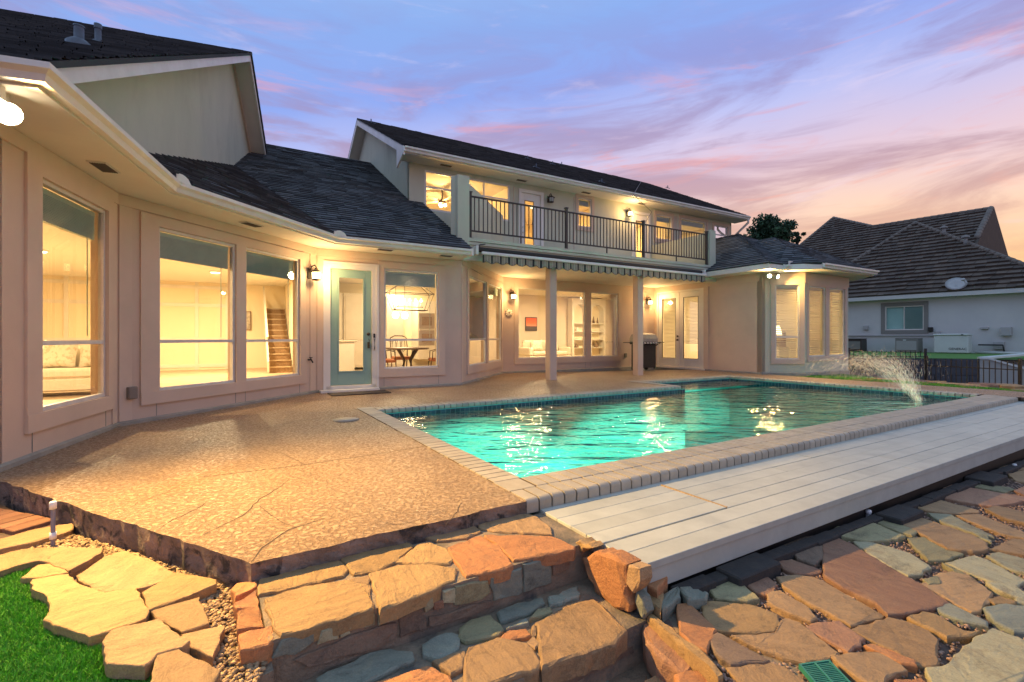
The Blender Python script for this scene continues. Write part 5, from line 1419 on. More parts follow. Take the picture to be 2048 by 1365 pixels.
# family room
slab([(2.26,2.56),(10.9,2.56),(10.9,7.2),(2.26,7.2)], .021, M['wfloor'], 'interior_floor')
slab([(2.26,2.56),(10.9,2.56),(10.9,7.2),(2.26,7.2)], 2.74, M['ceil'], 'interior_ceiling')
room_wall([(2.3,6.2),(2.3,7.2),(10.9,7.2)], .02, 2.74, M['taupe'])
room_wall([(10.9,7.2),(10.9,2.56),(8.42,2.56)], .02, 2.74, M['cream'])
# bedroom
slab([(8.42,2.4),(8.42,-1.3),(8.7,-1.3),(9.3,-1.88),(11.5,-1.88),(12.0,-1.4),(12.0,2.4)], .021, M['wfloor'], 'interior_floor')
slab([(8.42,2.4),(8.42,-1.3),(8.7,-1.3),(9.3,-1.88),(11.5,-1.88),(12.0,-1.4),(12.0,2.4)], 2.74, M['ceil'], 'interior_ceiling')
room_wall([(12.0,-1.4),(12.0,2.4),(8.42,2.4)], .02, 2.74, M['cream'])
# upstairs
slab([(-.2,2.56),(12.2,2.56),(12.2,6.4),(-.2,6.4)], 3.07, M['wfloor'], 'interior_floor')
slab([(-.2,2.56),(12.2,2.56),(12.2,6.4),(-.2,6.4)], 5.40, M['ceil'], 'interior_ceiling')
room_wall([(-.2,2.56),(-.2,6.4),(12.2,6.4),(12.2,2.56)], 3.07, 5.40, M['cream'])
for x in (2.75, 6.3, 9.0): room_wall([(x,2.56),(x,6.4)], 3.07, 5.40, M['cream'])

WARM = (1.0, .73, .40)
def lamp(loc, watts, r=.06, col=WARM, parent=None, name='bulb_light'):
    d = bpy.data.lights.new(name, 'POINT'); d.energy = watts; d.shadow_soft_size = r; d.color = col
    o = bpy.data.objects.new(name, d); place(o, Matrix.Translation(Vector(loc)), parent); return o
M['bulb'] = emit('warm_bulb', (1.0,.80,.48), 8.0)
M['bulb_soft'] = emit('warm_diffuser', (1.0,.78,.46), 5.0)
# ceiling lights (round flush fittings) of the rooms
def ceiling_light(s, d, z, watts, label, col=None):
    c = H(s, d, z); t_ = thing('ceiling_light', c, label, 'light', 'flush ceiling lights indoors')
    m = MB(); m.lathe([(.13,-.001),(.13,-.035),(.115,-.04)], c, 20); m.build('rim', M['white'], t_)
    m = MB(); m.lathe([(.114,-.036),(.09,-.06),(0,-.07)], c, 20); m.build('diffuser', M['bulb_soft'], t_)
    d_ = bpy.data.lights.new('ceiling_glow', 'AREA'); d_.shape = 'DISK'; d_.size = .22; d_.energy = watts*1.15; d_.color = (1.0,.64,.25) if z > 4 else WARM
    o_ = bpy.data.objects.new('ceiling_glow', d_); place(o_, Matrix.Translation(c + Vector((0,0,-.08))), t_)
RB = 1.75
ceiling_light(-7.2, -1.6, CE, 100*RB, 'flush ceiling light above the sofa behind the left window')
ceiling_light(-7.4, 3.2, CE, 130*RB, 'flush ceiling light deep in the panelled great room')
ceiling_light(-4.6, 5.0, CE, 110*RB, 'flush ceiling light near the stairs behind the splayed windows')
ceiling_light(-1.9, 1.2, CE, 40*RB, 'flush ceiling light just inside the teal door')
ceiling_light(.4, 5.4, CE, 40*RB, 'flush ceiling light over the back of the kitchen')
ceiling_light(5.0, 4.6, 2.74, 85*RB, 'flush ceiling light over the family room sofa')
ceiling_light(8.6, 4.9, 2.74, 75*RB, 'flush ceiling light near the family room shelves')
ceiling_light(10.2, .5, 2.74, 80*RB, 'flush ceiling light in the bedroom behind the french doors')
ceiling_light(4.5, 4.2, 5.40, 60*RB, 'flush ceiling light upstairs behind the balcony door')
ceiling_light(7.6, 4.2, 5.40, 60*RB, 'flush ceiling light upstairs behind the second balcony door')
ceiling_light(10.6, 4.2, 5.40, 60*RB, 'flush ceiling light upstairs in the far right room')
# ceiling fan with lights, upstairs left
c = H(1.15, 4.0, 5.05); fan = thing('ceiling_fan', c, 'lit ceiling fan upstairs behind the three pane window', 'ceiling fan')
m = MB(); m.lathe([(.02,.34),(.02,.05),(.10,.04),(.11,-.04),(.05,-.07)], c, 16); m.build('motor', M['brass'], fan)
for k in range(5):
    a = k*2*math.pi/5+.3; fr_ = Matrix.Translation(c) @ Matrix.Rotation(a, 4, 'Z') @ Matrix.Rotation(.2, 4, 'X')
    m = MB(fr_); m.bbox(.12, .62, -.06, .06, -.006, .006, .003); m.build('blade', M['wfloor'], fan)
for k in range(3):
    a = k*2.1; q = c + Vector((math.cos(a)*.09, math.sin(a)*.09, -.12)); m = MB(); m.lathe([(.0,-.05),(.045,-.03),(.05,.0),(.03,.05)], q, 12); m.build('globe', M['bulb'], fan)
lamp(c + Vector((0,0,-.3)), 60*RB, .08, (1.0,.64,.25), parent=fan)

# ---------------------------------------------------------------- furniture seen through the panes
M['linen'] = mat('cream_linen', (.80,.72,.58), (.74,.66,.52), vs=20, rough=.95, bs=200, bstr=.2, bdist=.003)
M['pillow'] = mat('patterned_pillow', (.82,.75,.60), (.62,.52,.36), vs=16, rough=.95, clip=(.5,.6))
def cushion(mb, c, w, h, d, fr_=None, n=8):
    """soft pillow: a grid pinched at its rim"""
    v = []; f = []
    for sgn in (1, -1):
        for i in range(n+1):
            for j in range(n+1):
                x, y = i/n*2-1, j/n*2-1; t_ = max(0, (1-x**4)*(1-y**4))**.45
                k = 1 - .10*(1-abs(x)**2)*(abs(y)**3) ; k2 = 1 - .10*(1-abs(y)**2)*(abs(x)**3)
                p = Vector((x*w/2*k2, sgn*d/2*t_, y*h/2*k)); v.append(c + (fr_ @ p if fr_ else p))
    N_ = (n+1)**2
    for q in range(2):
        for i in range(n):
            for j in range(n): a = q*N_+i*(n+1)+j; f.append((a, a+1, a+n+2, a+n+1))
    mb.mesh(v, f, smooth=True)
def sofa(loc, rz, w, label, dep=.9, h=.85, seats=2):
    fr_ = Matrix.Translation(loc) @ Matrix.Rotation(rz, 4, 'Z'); t_ = thing('sofa', loc, label, 'sofa')
    m = MB(fr_); m.bbox(-w/2, w/2, -dep/2, dep/2, .08, .30, .03); m.build('base', M['linen'], t_)
    m = MB(fr_); m.bbox(-w/2+.15, w/2-.15, dep/2-.24, dep/2, .30, h, .06); m.build('backrest', M['linen'], t_)
    for s_ in (-1, 1):
        m = MB(fr_); x = s_*(w/2-.08); m.bbox(x-.08, x+.08, -dep/2, dep/2, .30, .62, .04); m.build('arm', M['linen'], t_)
        for y in (-dep/2+.06, dep/2-.06): m = MB(fr_); m.box(x-.03, x+.03, y-.03, y+.03, 0.02, .08); m.build('foot', M['brown'], t_)
    sw = (w-.34)/seats
    for k in range(seats): m = MB(fr_); a = -w/2+.17+k*sw; m.bbox(a+.004, a+sw-.004, -dep/2-.02, dep/2-.25, .30, .46, .04); m.build('seat_cushion', M['linen'], t_)
    return fr_
HR = R(90)-TH                                       # rotation of the house frame about z
def Hrot(a): return HR + a
# left: sofa and pillows right behind the first window
q = Vector((-7.95, 8.15, .02)); a1_ = R(18)
f_ = sofa(q, a1_+R(12), 2.0, 'cream linen sofa just inside the leftmost window', .95)
for k, (px, w) in enumerate(((.12,.55),(.62,.50))):
    m = MB(); rot = (Matrix.Rotation(a1_+R(12+(-18,14)[k]), 3, 'Z') @ Matrix.Rotation(R(-16), 3, 'X'))
    cushion(m, q + Matrix.Rotation(a1_+R(12), 3, 'Z') @ Vector((px, .10, .70)), w, .50, .20, rot); m.build('pillow', M['pillow'], None, ('patterned pillow at the left on the sofa in the leftmost window','patterned pillow at the right on the sofa in the leftmost window')[k], 'pillow', 'sofa pillows')
# staircase behind the second splayed window
st_ = thing('staircase', H(-3.1, 5.5, .02), 'carpeted stairs with white stringer behind the splayed windows', 'staircase')
for k in range(11):
    m = MB(HF); d0 = 5.5+k*.24; m.box(-3.35, -2.78, d0, d0+.26, .02+k*.175, .02+(k+1)*.175); tr_ = m.build('tread', M['carpet'], st_); m = MB(HF); m.box(-3.352, -2.778, d0-.018, d0+.012, .02+(k+1)*.175-.03, .02+(k+1)*.175+.002); m.build('nosing', M['wfloor'], tr_)
m = MB(HF); m.prism([(-3.40,5.35,.05),(-3.40,5.35,.35),(-3.40,8.0,2.3),(-3.40,8.0,2.0)], (.045,0,0)); m.build('stringer', M['white'], st_)
m = MB(HF); m.beam((-3.40,5.4,1.0), (-3.40,7.7,2.60), .05, .06); m.build('handrail', M['white'], st_)
def picture(s0, d, z0, z1, w, label, art, normal='d', fm=None):
    c = H(s0, d, z0); t_ = thing('picture', c, label, 'picture')
    m = MB(HF)
    if normal == 'd':
        m.bbox(s0-w/2, s0+w/2, d-.03, d, z0, z1, .006); m.build('frame', fm or M['brown'], t_)
        m = MB(HF); m.poly([(s0-w/2+.03,d-.031,z0+.03),(s0+w/2-.03,d-.031,z0+.03),(s0+w/2-.03,d-.031,z1-.03),(s0-w/2+.03,d-.031,z1-.03)]); m.build('print', art, t_)
    else:
        m.bbox(s0-.03, s0, d-w/2, d+w/2, z0, z1, .006); m.build('frame', fm or M['brown'], t_)
        m = MB(HF); m.poly([(s0-.031,d-w/2+.03,z0+.03),(s0-.031,d+w/2-.03,z0+.03),(s0-.031,d+w/2-.03,z1-.03),(s0-.031,d-w/2+.03,z1-.03)]); m.build('print', art, t_)
picture(-3.9, 8.16, 1.25, 1.85, .32, 'small framed picture on the panelled wall by the stairs', mat('print_grey', (.62,.56,.46), (.28,.24,.2), vs=9, rough=.6))
# ---- dining group behind the kitchen window
M['iron'] = mat('wrought_iron', (.10,.065,.045), (.14,.09,.06), vs=20, rough=.45, metal=.3); M['seatred'] = mat('rust_cushion', (.42,.17,.08), (.36,.13,.06), vs=14, rough=.9)
TC = (-.55, 1.95)
tb = thing('dining_table', H(*TC, .02), 'ornate bronze dining table inside the kitchen window', 'table')
m = MB(HF); m.lathe([(0,.765),(.50,.765),(.52,.755),(.52,.735),(.48,.72),(0,.72)], (*TC, 0), 28); m.build('table_top', M['iron'], tb)
for k in range(4):
    a = k*math.pi/2+.6; m = MB(HF); pr = [(.30,.72),(.20,.6),(.10,.45),(.14,.3),(.26,.15),(.40,.03)]
    m.tube([(TC[0]+math.cos(a)*r_, TC[1]+math.sin(a)*r_, z) for r_, z in pr], .028, 7); m.build('leg', M['iron'], tb)
def dining_chair(s, d, rz, label):
    fr_ = HF @ Matrix.Translation((s, d, .02)) @ Matrix.Rotation(rz, 4, 'Z'); t_ = thing('dining_chair', H(s, d, .02), label, 'chair', 'bronze dining chairs')
    m = MB(fr_); m.bbox(-.22, .22, -.21, .21, .42, .50, .025); m.build('seat', M['seatred'], t_)
    for x in (-.2,.2):
        m = MB(fr_); m.tube([(x,-.19,.42),(x,-.21,.2),(x,-.18,0)], .016, 6); m.build('leg', M['iron'], t_)
        m = MB(fr_); m.tube([(x,.19,.42),(x,.22,.2),(x,.26,0)], .016, 6); m.build('leg', M['iron'], t_)
        m = MB(fr_); m.tube([(x*1.05,.20,.45),(x*1.1,.22,.7),(x*1.05,.28,.98)], .015, 6); m.build('back_post', M['iron'], t_)
        m = MB(fr_); m.tube([(x*1.08,.21,.68),(x*1.2,.0,.70),(x*1.15,-.16,.66),(x*1.05,-.17,.46)], .013, 6); m.build('arm', M['iron'], t_)
    m = MB(fr_); m.tube([(-.21,.28,.98),(-.1,.29,1.03),(.1,.29,1.03),(.21,.28,.98)], .015, 6); m.build('top_rail', M['iron'], t_)
    m = MB(fr_)
    for k in range(3): 
        cx_ = -.12+k*.12; m.tube([(cx_+.05*math.cos(q*.7), .245+.01, .78+.17*math.sin(q*.7)) for q in range(10)], .008, 5)
    m.build('scroll_back', M['iron'], t_, kind='stuff')
dining_chair(-1.22, 1.55, R(90)+.2, 'bronze dining chair with rust seat at the left of the kitchen window')
dining_chair(.08, 1.55, R(-90)-.2, 'bronze dining chair with rust seat at the right of the kitchen window')
dining_chair(-.45, 2.75, R(0), 'bronze dining chair with rust seat at the far side of the dining table')
# cage chandelier over the table
cc = (-.52, 1.85); z0_, z1_, z2_ = 1.66, 2.06, 2.24
ch = thing('chandelier', H(*cc, z0_), 'linear open cage chandelier with five bulbs over the dining table', 'chandelier')
m = MB(HF); mi = lambda L, W_, z: [(cc[0]-L, cc[1]-W_, z), (cc[0]+L, cc[1]-W_, z), (cc[0]+L, cc[1]+W_, z), (cc[0]-L, cc[1]+W_, z)]
rg = [mi(.40,.11,z0_), mi(.55,.17,z1_), mi(.30,.06,z2_)]
for r_ in rg:
    for i in range(4): m.tube([r_[i], r_[(i+1) % 4]], .009, 5)
for i in range(4): m.tube([rg[0][i], rg[1][i], rg[2][i]], .009, 5)
for x in (-.2,.2): m.tube([(cc[0]+x,cc[1],z2_),(cc[0]+x,cc[1],CE)], .006, 5)
m.tube([(cc[0]-.32,cc[1],1.74),(cc[0]+.32,cc[1],1.74)], .010, 5)
m.build('cage', M['brass'], ch)
for k in range(5):
    q = (cc[0]-.28+k*.14, cc[1]); m = MB(HF); m.tube([(*q,1.72),(*q,1.84)], .012, 6); m.build('candle', M['white'], ch)
    m = MB(HF); m.lathe([(.0,-.04),(.022,-.02),(.03,.01),(.018,.045),(0,.06)], (*q, 1.89), 10); m.build('bulb', M['bulb'], ch)
lamp(H(*cc, 1.90), 20*RB, .15, parent=ch)
for k, (s, d) in enumerate(((-.36, 3.6), (-.06, 3.75))):
    t_ = thing('pendant_lamp', H(s, d, 1.55), ('left clear globe pendant over the kitchen island','right clear globe pendant over the kitchen island')[k], 'lamp', 'globe pendants')
    m = MB(HF); m.tube([(s,d,1.72),(s,d,CE)], .006, 5); m.build('stem', M['brass'], t_)
    m = MB(HF); m.lathe([(.0,-.10),(.07,-.08),(.10,0),(.07,.08),(.02,.11)], (s, d, 1.62), 16); m.build('globe', M['bulb_soft'], t_)
    lamp(H(s, d, 1.45), 12*RB, .1, parent=t_)
# kitchen cabinets, oven tower
kt = thing('kitchen_cabinets', H(0, 6, .02), 'white tall kitchen cabinets along the back wall', 'cabinets')
for k in range(5):
    m = MB(HF); x = -2.6+k*.62; m.bbox(x, x+.60, 5.62, 6.18, .10, 2.35, .01); c_ = m.build('cabinet', M['white'], kt)
    m = MB(HF); m.bbox(x+.05, x+.55, 5.600, 5.619, .95, 2.28, .006); m.build('door_panel', M['white'], c_); m = MB(HF); m.bbox(x+.05, x+.55, 5.600, 5.619, .16, .88, .006); m.build('door_panel', M['white'], c_)
ov = thing('wall_oven', H(1.2, 5.7, .9), 'built-in double oven at the right of the kitchen', 'oven')
m = MB(HF); m.bbox(.92, 1.52, 5.55, 6.18, .3, 2.2, .01); m.build('housing', M['white'], ov)
M['steel'] = mat('steel', (.45,.40,.33), rough=.3, metal=.8)
for z in (.75, 1.3): m = MB(HF); m.bbox(.96, 1.48, 5.52, 5.549, z, z+.5, .01); o_ = m.build('oven_door', M['steel'], ov); m = MB(HF); m.box(1.05, 1.39, 5.515, 5.519, z+.1, z+.38); m.build('oven_glass', M['brown'], o_)
isl = thing('kitchen_island', H(-1.9, 2.9, .02), 'white panelled cabinet end seen through the teal door', 'cabinet')
m = MB(HF); m.bbox(-2.65, -1.65, 2.6, 3.2, .02, .90, .01); m.build('carcass', M['white'], isl); m = MB(HF); m.bbox(-2.68, -1.6, 2.56, 3.24, .90, .94, .008); m.build('worktop', M['taupe'], isl)
# ---- family room
q = H(6.3, 6.25, .02); sofa(q, HR+R(0), 1.9, 'cream sofa in the family room below the red painting', .92, .88)
for k, dx in enumerate((-.35, .42)):
    m = MB(); cushion(m, q + Matrix.Rotation(HR, 3, 'Z') @ Vector((dx, .02, .68)), .50, .46, .18, Matrix.Rotation(HR+R((-12,10)[k]), 3, 'Z') @ Matrix.Rotation(R(-14), 3, 'X')); m.build('pillow', M['pillow'], None, ('pale pillow at the left on the family room sofa','pale pillow at the right on the family room sofa')[k], 'pillow', 'sofa pillows')
def art_mat():
    m, nt, o = newmat('red_painting'); nd, lk = nt.nodes, nt.links; b = nd.new('ShaderNodeBsdfPrincipled'); lk.new(b.outputs[0], o.inputs[0]); b.inputs['Roughness'].default_value = .6
    g = nd.new('ShaderNodeNewGeometry'); s = nd.new('ShaderNodeSeparateXYZ'); lk.new(g.outputs['Position'], s.inputs[0])
    r_ = nd.new('ShaderNodeMapRange'); r_.inputs[1].default_value = 1.30; r_.inputs[2].default_value = 1.82; lk.new(s.outputs[2], r_.inputs[0])
    c = nd.new('ShaderNodeValToRGB'); e = c.color_ramp.elements
    for i, (p, col) in enumerate(((0,(.05,.04,.05)),(.30,(.08,.05,.05)),(.36,(.75,.25,.15)),(.6,(.80,.14,.03)),(1,(.55,.06,.02)))):
        if i > 1: e.new(p)
    for i, (p, col) in enumerate(((0,(.05,.04,.05)),(.30,(.08,.05,.05)),(.36,(.75,.25,.15)),(.6,(.80,.14,.03)),(1,(.55,.06,.02)))): e[i].position = p; e[i].color = (*col, 1)
    lk.new(r_.outputs[0], c.inputs[0]); lk.new(c.outputs[0], b.inputs['Base Color']); return m
picture(6.26, 7.18, 1.28, 1.84, .56, 'red and black abstract painting over the family room sofa', art_mat(), fm=M['black'])
# arched shelf niches
bk = thing('bookcase', H(9.0, 7.0, .02), 'white built-in shelves with two arched niches', 'bookcase')
for k, s in enumerate((8.55, 9.50)):
    m = MB(HF); n = 12; w = .34
    m.box(s-w-.10, s-w, 6.85, 7.19, .02, 2.70); m.box(s+w, s+w+.10, 6.85, 7.19, .02, 2.70)
    arc = [(s+w*math.cos(math.pi*i/n), 2.10+w*math.sin(math.pi*i/n)) for i in range(n+1)]
    for i in range(n): m.poly([(arc[i][0],6.85,arc[i][1]),(arc[i][0],6.85,2.70),(arc[i+1][0],6.85,2.70),(arc[i+1][0],6.85,arc[i+1][1])]); m.poly([(arc[i][0],6.85,arc[i][1]),(arc[i+1][0],6.85,arc[i+1][1]),(arc[i+1][0],7.19,arc[i+1][1]),(arc[i][0],7.19,arc[i][1])])
    ni = m.build('niche', M['white'], bk)
    for z in (.55, .9, 1.25, 1.6): m = MB(HF); m.box(s-w, s+w, 6.88, 7.19, z, z+.03); m.build('shelf', M['white'], ni)
    m = MB(HF); m.box(s-w, s+w, 7.17, 7.19, .02, 2.45); m.build('back_panel', M['cream'], ni)
for k, (s, z, h, w) in enumerate(((9.40,1.63,.30,.10),(9.62,1.63,.26,.08),(8.5,1.28,.20,.14),(9.55,.58,.26,.20),(8.45,.58,.16,.2))):
    m = MB(HF); m.lathe([(w*.5,0),(w*.55,h*.2),(w*.3,h*.6),(w*.12,h)], (s, 7.02, z+.001), 10); m.build('ornament', M['brown'] if k != 2 else M['white'], None, ('dark cone shaped ornament at the left on the top niche shelf','dark cone shaped ornament at the right on the top niche shelf','white vase on the left shelves','dark pot low on the right shelves','dark pot low on the left shelves')[k], 'ornament', 'shelf ornaments')
# ---- bedroom
bd = thing('bed', H(9.6, .4, .02), 'bed with leaf patterned cover behind the french doors', 'bed')
M['leafy'] = mat('leaf_bedspread', (.82,.76,.62), (.34,.34,.18), vs=8, rough=.95, clip=(.58,.64))
m = MB(HF); m.bbox(8.95, 10.6, -.6, 1.0, .10, .40, .03); m.build('base', M['brown'], bd); m = MB(HF); m.bbox(8.92, 10.6, -.64, 1.04, .40, .66, .07); m.build('bedspread', M['leafy'], bd)
m = MB(HF); m.bbox(10.6, 10.68, -.7, 1.1, .05, 1.2, .03); m.build('headboard', M['brown'], bd)
lp = thing('table_lamp', H(9.35, -1.15, .0), 'lit table lamp behind the bay window blind', 'lamp')
m = MB(HF); m.lathe([(.10,.75),(.05,.8),(.04,1.0),(.02,1.1)], (9.35,-1.15,0), 12); m.build('stand', M['brass'], lp); m = MB(HF); m.lathe([(.17,1.08),(.11,1.34)], (9.35,-1.15,0), 16); m.build('shade', M['bulb_soft'], lp)
m = MB(HF); m.bbox(9.1, 9.6, -1.4, -.9, .02, .75, .01); m.build('night_table', M['white'], None, 'small white night table in the bay', 'table')
lamp(H(9.35,-1.15,1.2), 18*RB, .1, parent=lp)
# ================================================================ outdoor lamps
M['lglass'] = emit('lantern_glass', (1.0,.74,.36), 7.0)
M['lglass_off'] = mat('lantern_glass_off', (.45,.46,.44), rough=.15)
def lantern(fr, a, z, label, lit=True, watts=30, k=1.0):
    """wall lantern: back plate, bent arm, roof, four-sided lit glass with bars"""
    c = fr @ Vector((a, 0, z)); F_ = fr.copy(); F_.translation = c
    t_ = thing('wall_lantern', c, label, 'lamp', 'lantern wall lamps of the house')
    m = MB(F_); m.bbox(-.05*k, .05*k, -.022, -.001, -.09*k, .10*k, .006); m.build('back_plate', M['bronze'], t_)
    m = MB(F_); m.tube([(0,-.02,.05*k),(0,-.06,.13*k),(0,-.12*k,.15*k),(0,-.15*k,.12*k),(0,-.15*k,.07*k)], .010*k, 7); m.build('arm', M['bronze'], t_)
    y = -.15*k
    m = MB(F_); m.lathe([(.018*k,.10*k),(.03*k,.075*k),(.05*k,.062*k),(.105*k,.028*k),(.108*k,.018*k),(.08*k,.02*k)], (0,y,0), 14); m.build('roof', M['bronze'], t_)
    m = MB(F_); m.lathe([(.072*k,.018*k),(.066*k,-.10*k),(0,-.10*k)], (0,y,0), 12); m.build('glass', M['lglass'] if lit else M['lglass_off'], t_)
    m = MB(F_); m.lathe([(.074*k,-.098*k),(.074*k,-.115*k),(.03*k,-.13*k),(0,-.135*k)], (0,y,0), 14); m.build('base', M['bronze'], t_)
    for q in range(6):
        an = q*math.pi/3; m = MB(F_); m.tube([(math.cos(an)*.076*k, y+math.sin(an)*.076*k, .02*k),(math.cos(an)*.070*k, y+math.sin(an)*.070*k, -.10*k)], .004*k, 4); m.build('bar', M['bronze'], t_)
    if lit: lamp(F_ @ Vector((0, y-.13, -.02)), watts, .07, (1.0,.62,.26), parent=t_)
LW_ = 44
a, z = hit(fr2, 618, 548); lantern(fr2, a, z, 'lit lantern on the wall between the splayed windows and the teal door', True, LW_)
a, z = hit(fr5, 1022, 592); lantern(fr5, a, z, 'lit lantern on the porch wall left of the family room window', True, LW_)
a, z = hit(fr5, 1294, 604); lantern(fr5, a, z, 'lit lantern on the porch wall beside the french doors', True, LW_)
a, z = hit(fru, 1097, 400); lantern(fru, a, z, 'unlit black lantern upstairs beside the first balcony door', False)
a, z = hit(fru, 1254, 428); lantern(fru, a, z, 'lit lantern upstairs beside the second balcony door', True, 40)
M['flood'] = emit('flood_bulb', (1.0,.86,.60), 40.0)
def flood(c, aim, label, watts, r=.055, spot=R(150), blend=.7):
    c = Vector(c); aim = Vector(aim).normalized(); t_ = thing('flood_lamp', c, label, 'lamp', 'flood lamps under the eaves')
    q = aim.to_track_quat('Z', 'Y').to_matrix().to_4x4(); F_ = Matrix.Translation(c) @ q
    m = MB(F_); m.lathe([(.02,-.11),(.03,-.10),(.035,-.05),(r,-.012),(r,.0)], (0,0,0), 16); m.build('housing', M['white'], t_)
    m = MB(F_); m.lathe([(r*.96,-.004),(r*.7,.016),(0,.024)], (0,0,0), 16); m.build('bulb', M['flood'], t_)
    m = MB(); m.tube([F_ @ Vector((0,0,-.10)), c + Vector((0,0,.04)), Vector((c.x, c.y, SOF if c.z < SOF else SR))], .012, 7); m.build('bracket', M['white'], t_)
    d = bpy.data.lights.new('flood_beam', 'SPOT'); d.energy = watts; d.spot_size = spot; d.spot_blend = blend; d.shadow_soft_size = .05; d.color = (1.0,.62,.20)
    o = bpy.data.objects.new('flood_beam', d); place(o, Matrix.Translation(c + aim*.05) @ aim.to_track_quat('-Z', 'Y').to_matrix().to_4x4(), t_)
fl = at(16, 228, 3.18)
flood(fl, (.74,-.41,-.50), 'bright round flood lamp under the eave at the top left', 2100, .075, R(140), 1.0)
f1 = H(8.30,-1.62,2.66); f2 = H(8.62,-1.66,2.66)
flood(f1, (-.55,-.75,-.45), 'left bulb of the twin flood lamp at the right wing corner', 170, .05)
flood(f2, (.55,-.75,-.40), 'right bulb of the twin flood lamp at the right wing corner', 260, .05)
# small fittings on the walls
M['box'] = mat('outlet_box', (.20,.17,.14), rough=.6)
a, z = hit(fr2, 260, 786); m = MB(fr2); m.bbox(a-.05, a+.05, -.06, -.001, z-.07, z+.07, .008); m.build('outlet_box', M['box'], None, 'weatherproof outlet box low on the wall by the left corner', 'outlet')
a, z = hit(fr5, 1250, 711); m = MB(fr5); m.bbox(a-.05, a+.05, -.05, -.001, z-.07, z+.07, .008); m.build('outlet_box', M['box'], None, 'small outlet box low on the porch wall behind the grill', 'outlet')
a, z = hit(fr2, 616, 720); t_ = thing('garden_tap', fr2 @ Vector((a, 0, z)), 'black garden tap on the wall below the first lantern', 'tap')
m = MB(fr2); m.tube([(a,-.0,z),(a,-.07,z),(a,-.10,z-.05)], .014, 8); m.build('spout', M['black'], t_); m = MB(fr2); m.lathe([(.0,.045),(.03,.045),(.03,.035),(.008,.03),(.008,0)], (a,-.06,z), 8); m.build('wheel', M['black'], t_)
# sun plaque beside the porch lantern
a, z = hit(fr5, 1017, 626); t_ = thing('wall_plaque', fr5 @ Vector((a, 0, z)), 'small cream wreath shaped plaque under the porch lantern', 'plaque')
m = MB(fr5); m.lathe([(.03,-.045),(.06,-.05),(.085,-.03),(.09,-.001)], (a,0,z), 16, 'Y'); m.build('face', M['pillow'], t_)
for k in range(10):
    an = k*math.pi/5; m = MB(fr5); m.tube([(a+math.cos(an)*.085,-.02,z+math.sin(an)*.085),(a+math.cos(an)*.12,-.02,z+math.sin(an)*.12)], [.022,.008], 6); m.build('petal', M['pillow'], t_)
# cable stapled to the splayed porch wall, and the loose wires upstairs
m = MB(fr4); m.tube([(.55,-.012,2.56),(1.6,-.012,2.50),(2.6,-.012,2.44),(3.05,-.012,2.40),(3.15,-.012,2.2),(3.15,-.012,2.05)], .006, 5); m.build('cable', M['black'], None, 'thin dark cable running along the splayed porch wall', 'cable')
m = MB(); n_ = U3.cross(V3 + ZV*UT).normalized()
q1 = onplane(1282, 365, H(0, ed, UEZ), n_)+n_*.05; q2 = onplane(1266, 392, H(0, ed, UEZ), n_)+n_*.04; a, z = hit(fru, 1270, 424)
m.tube([q1, q2, q2-V3*.12-ZV*.12, fru @ Vector((a+.25,-.5,5.1)), fru @ Vector((a+.1,-.3,4.7)), fru @ Vector((a-.05,-.12,4.62))], .008, 5); m.build('loose_cable', M['black'], None, 'loose cable looping from the roof edge to the upstairs lantern', 'cable')

# ================================================================ balcony railing
rail_t = thing('balcony_railing', H(4, .04, 3.13), 'dark bronze metal railing along the balcony front', 'railing')
sx = lambda px: (lambda a: (a*C3w.y - C3w.x)/(U3.x-a*U3.y))((px-CX)/F)
posts = [sx(942), sx(1135), sx(1289.5), sx(1415.5)]
ZR0, ZR1 = 3.305, 4.06
for p in posts:
    m = MB(HF); m.bbox(p-.03, p+.03, .02, .08, 3.14, ZR1+.06, .004); po = m.build('post', M['bronze'], rail_t)
    m = MB(HF); m.bbox(p-.045, p+.045, .005, .095, ZR1+.062, ZR1+.085, .006); m.build('post_cap', M['bronze'], po)
    m = MB(HF); m.bbox(p-.06, p+.06, -.01, .11, 3.131, 3.145, .003); m.build('base_plate', M['bronze'], po)
bal = MB(); bal.box(-.009, .009, -.009, .009, 0, ZR1-ZR0-.02); bal_me = bal.data('baluster', M['bronze'], Vector((0,0,0)))
for p, q in zip(posts[:-1], posts[1:]):
    m = MB(HF); m.bbox(p+.031, q-.031, .03, .07, ZR1-.035, ZR1, .005); m.build('top_rail', M['bronze'], rail_t)
    m = MB(HF); m.bbox(p+.031, q-.031, .035, .065, ZR0-.02, ZR0+.015, .004); m.build('bottom_rail', M['bronze'], rail_t)
    n = round((q-p)/.108)
    for k in range(1, n): link_mesh('baluster', bal_me, Matrix.Translation(H(p+(q-p)*k/n, .05, ZR0+.008)) @ Matrix.Rotation(HR, 4, 'Z'), rail_t)
    m = MB(HF); x = (p+q)/2; m.bbox(x-.014, x+.014, .036, .064, 3.132, ZR0-.021, .003); m.build('foot', M['bronze'], rail_t)

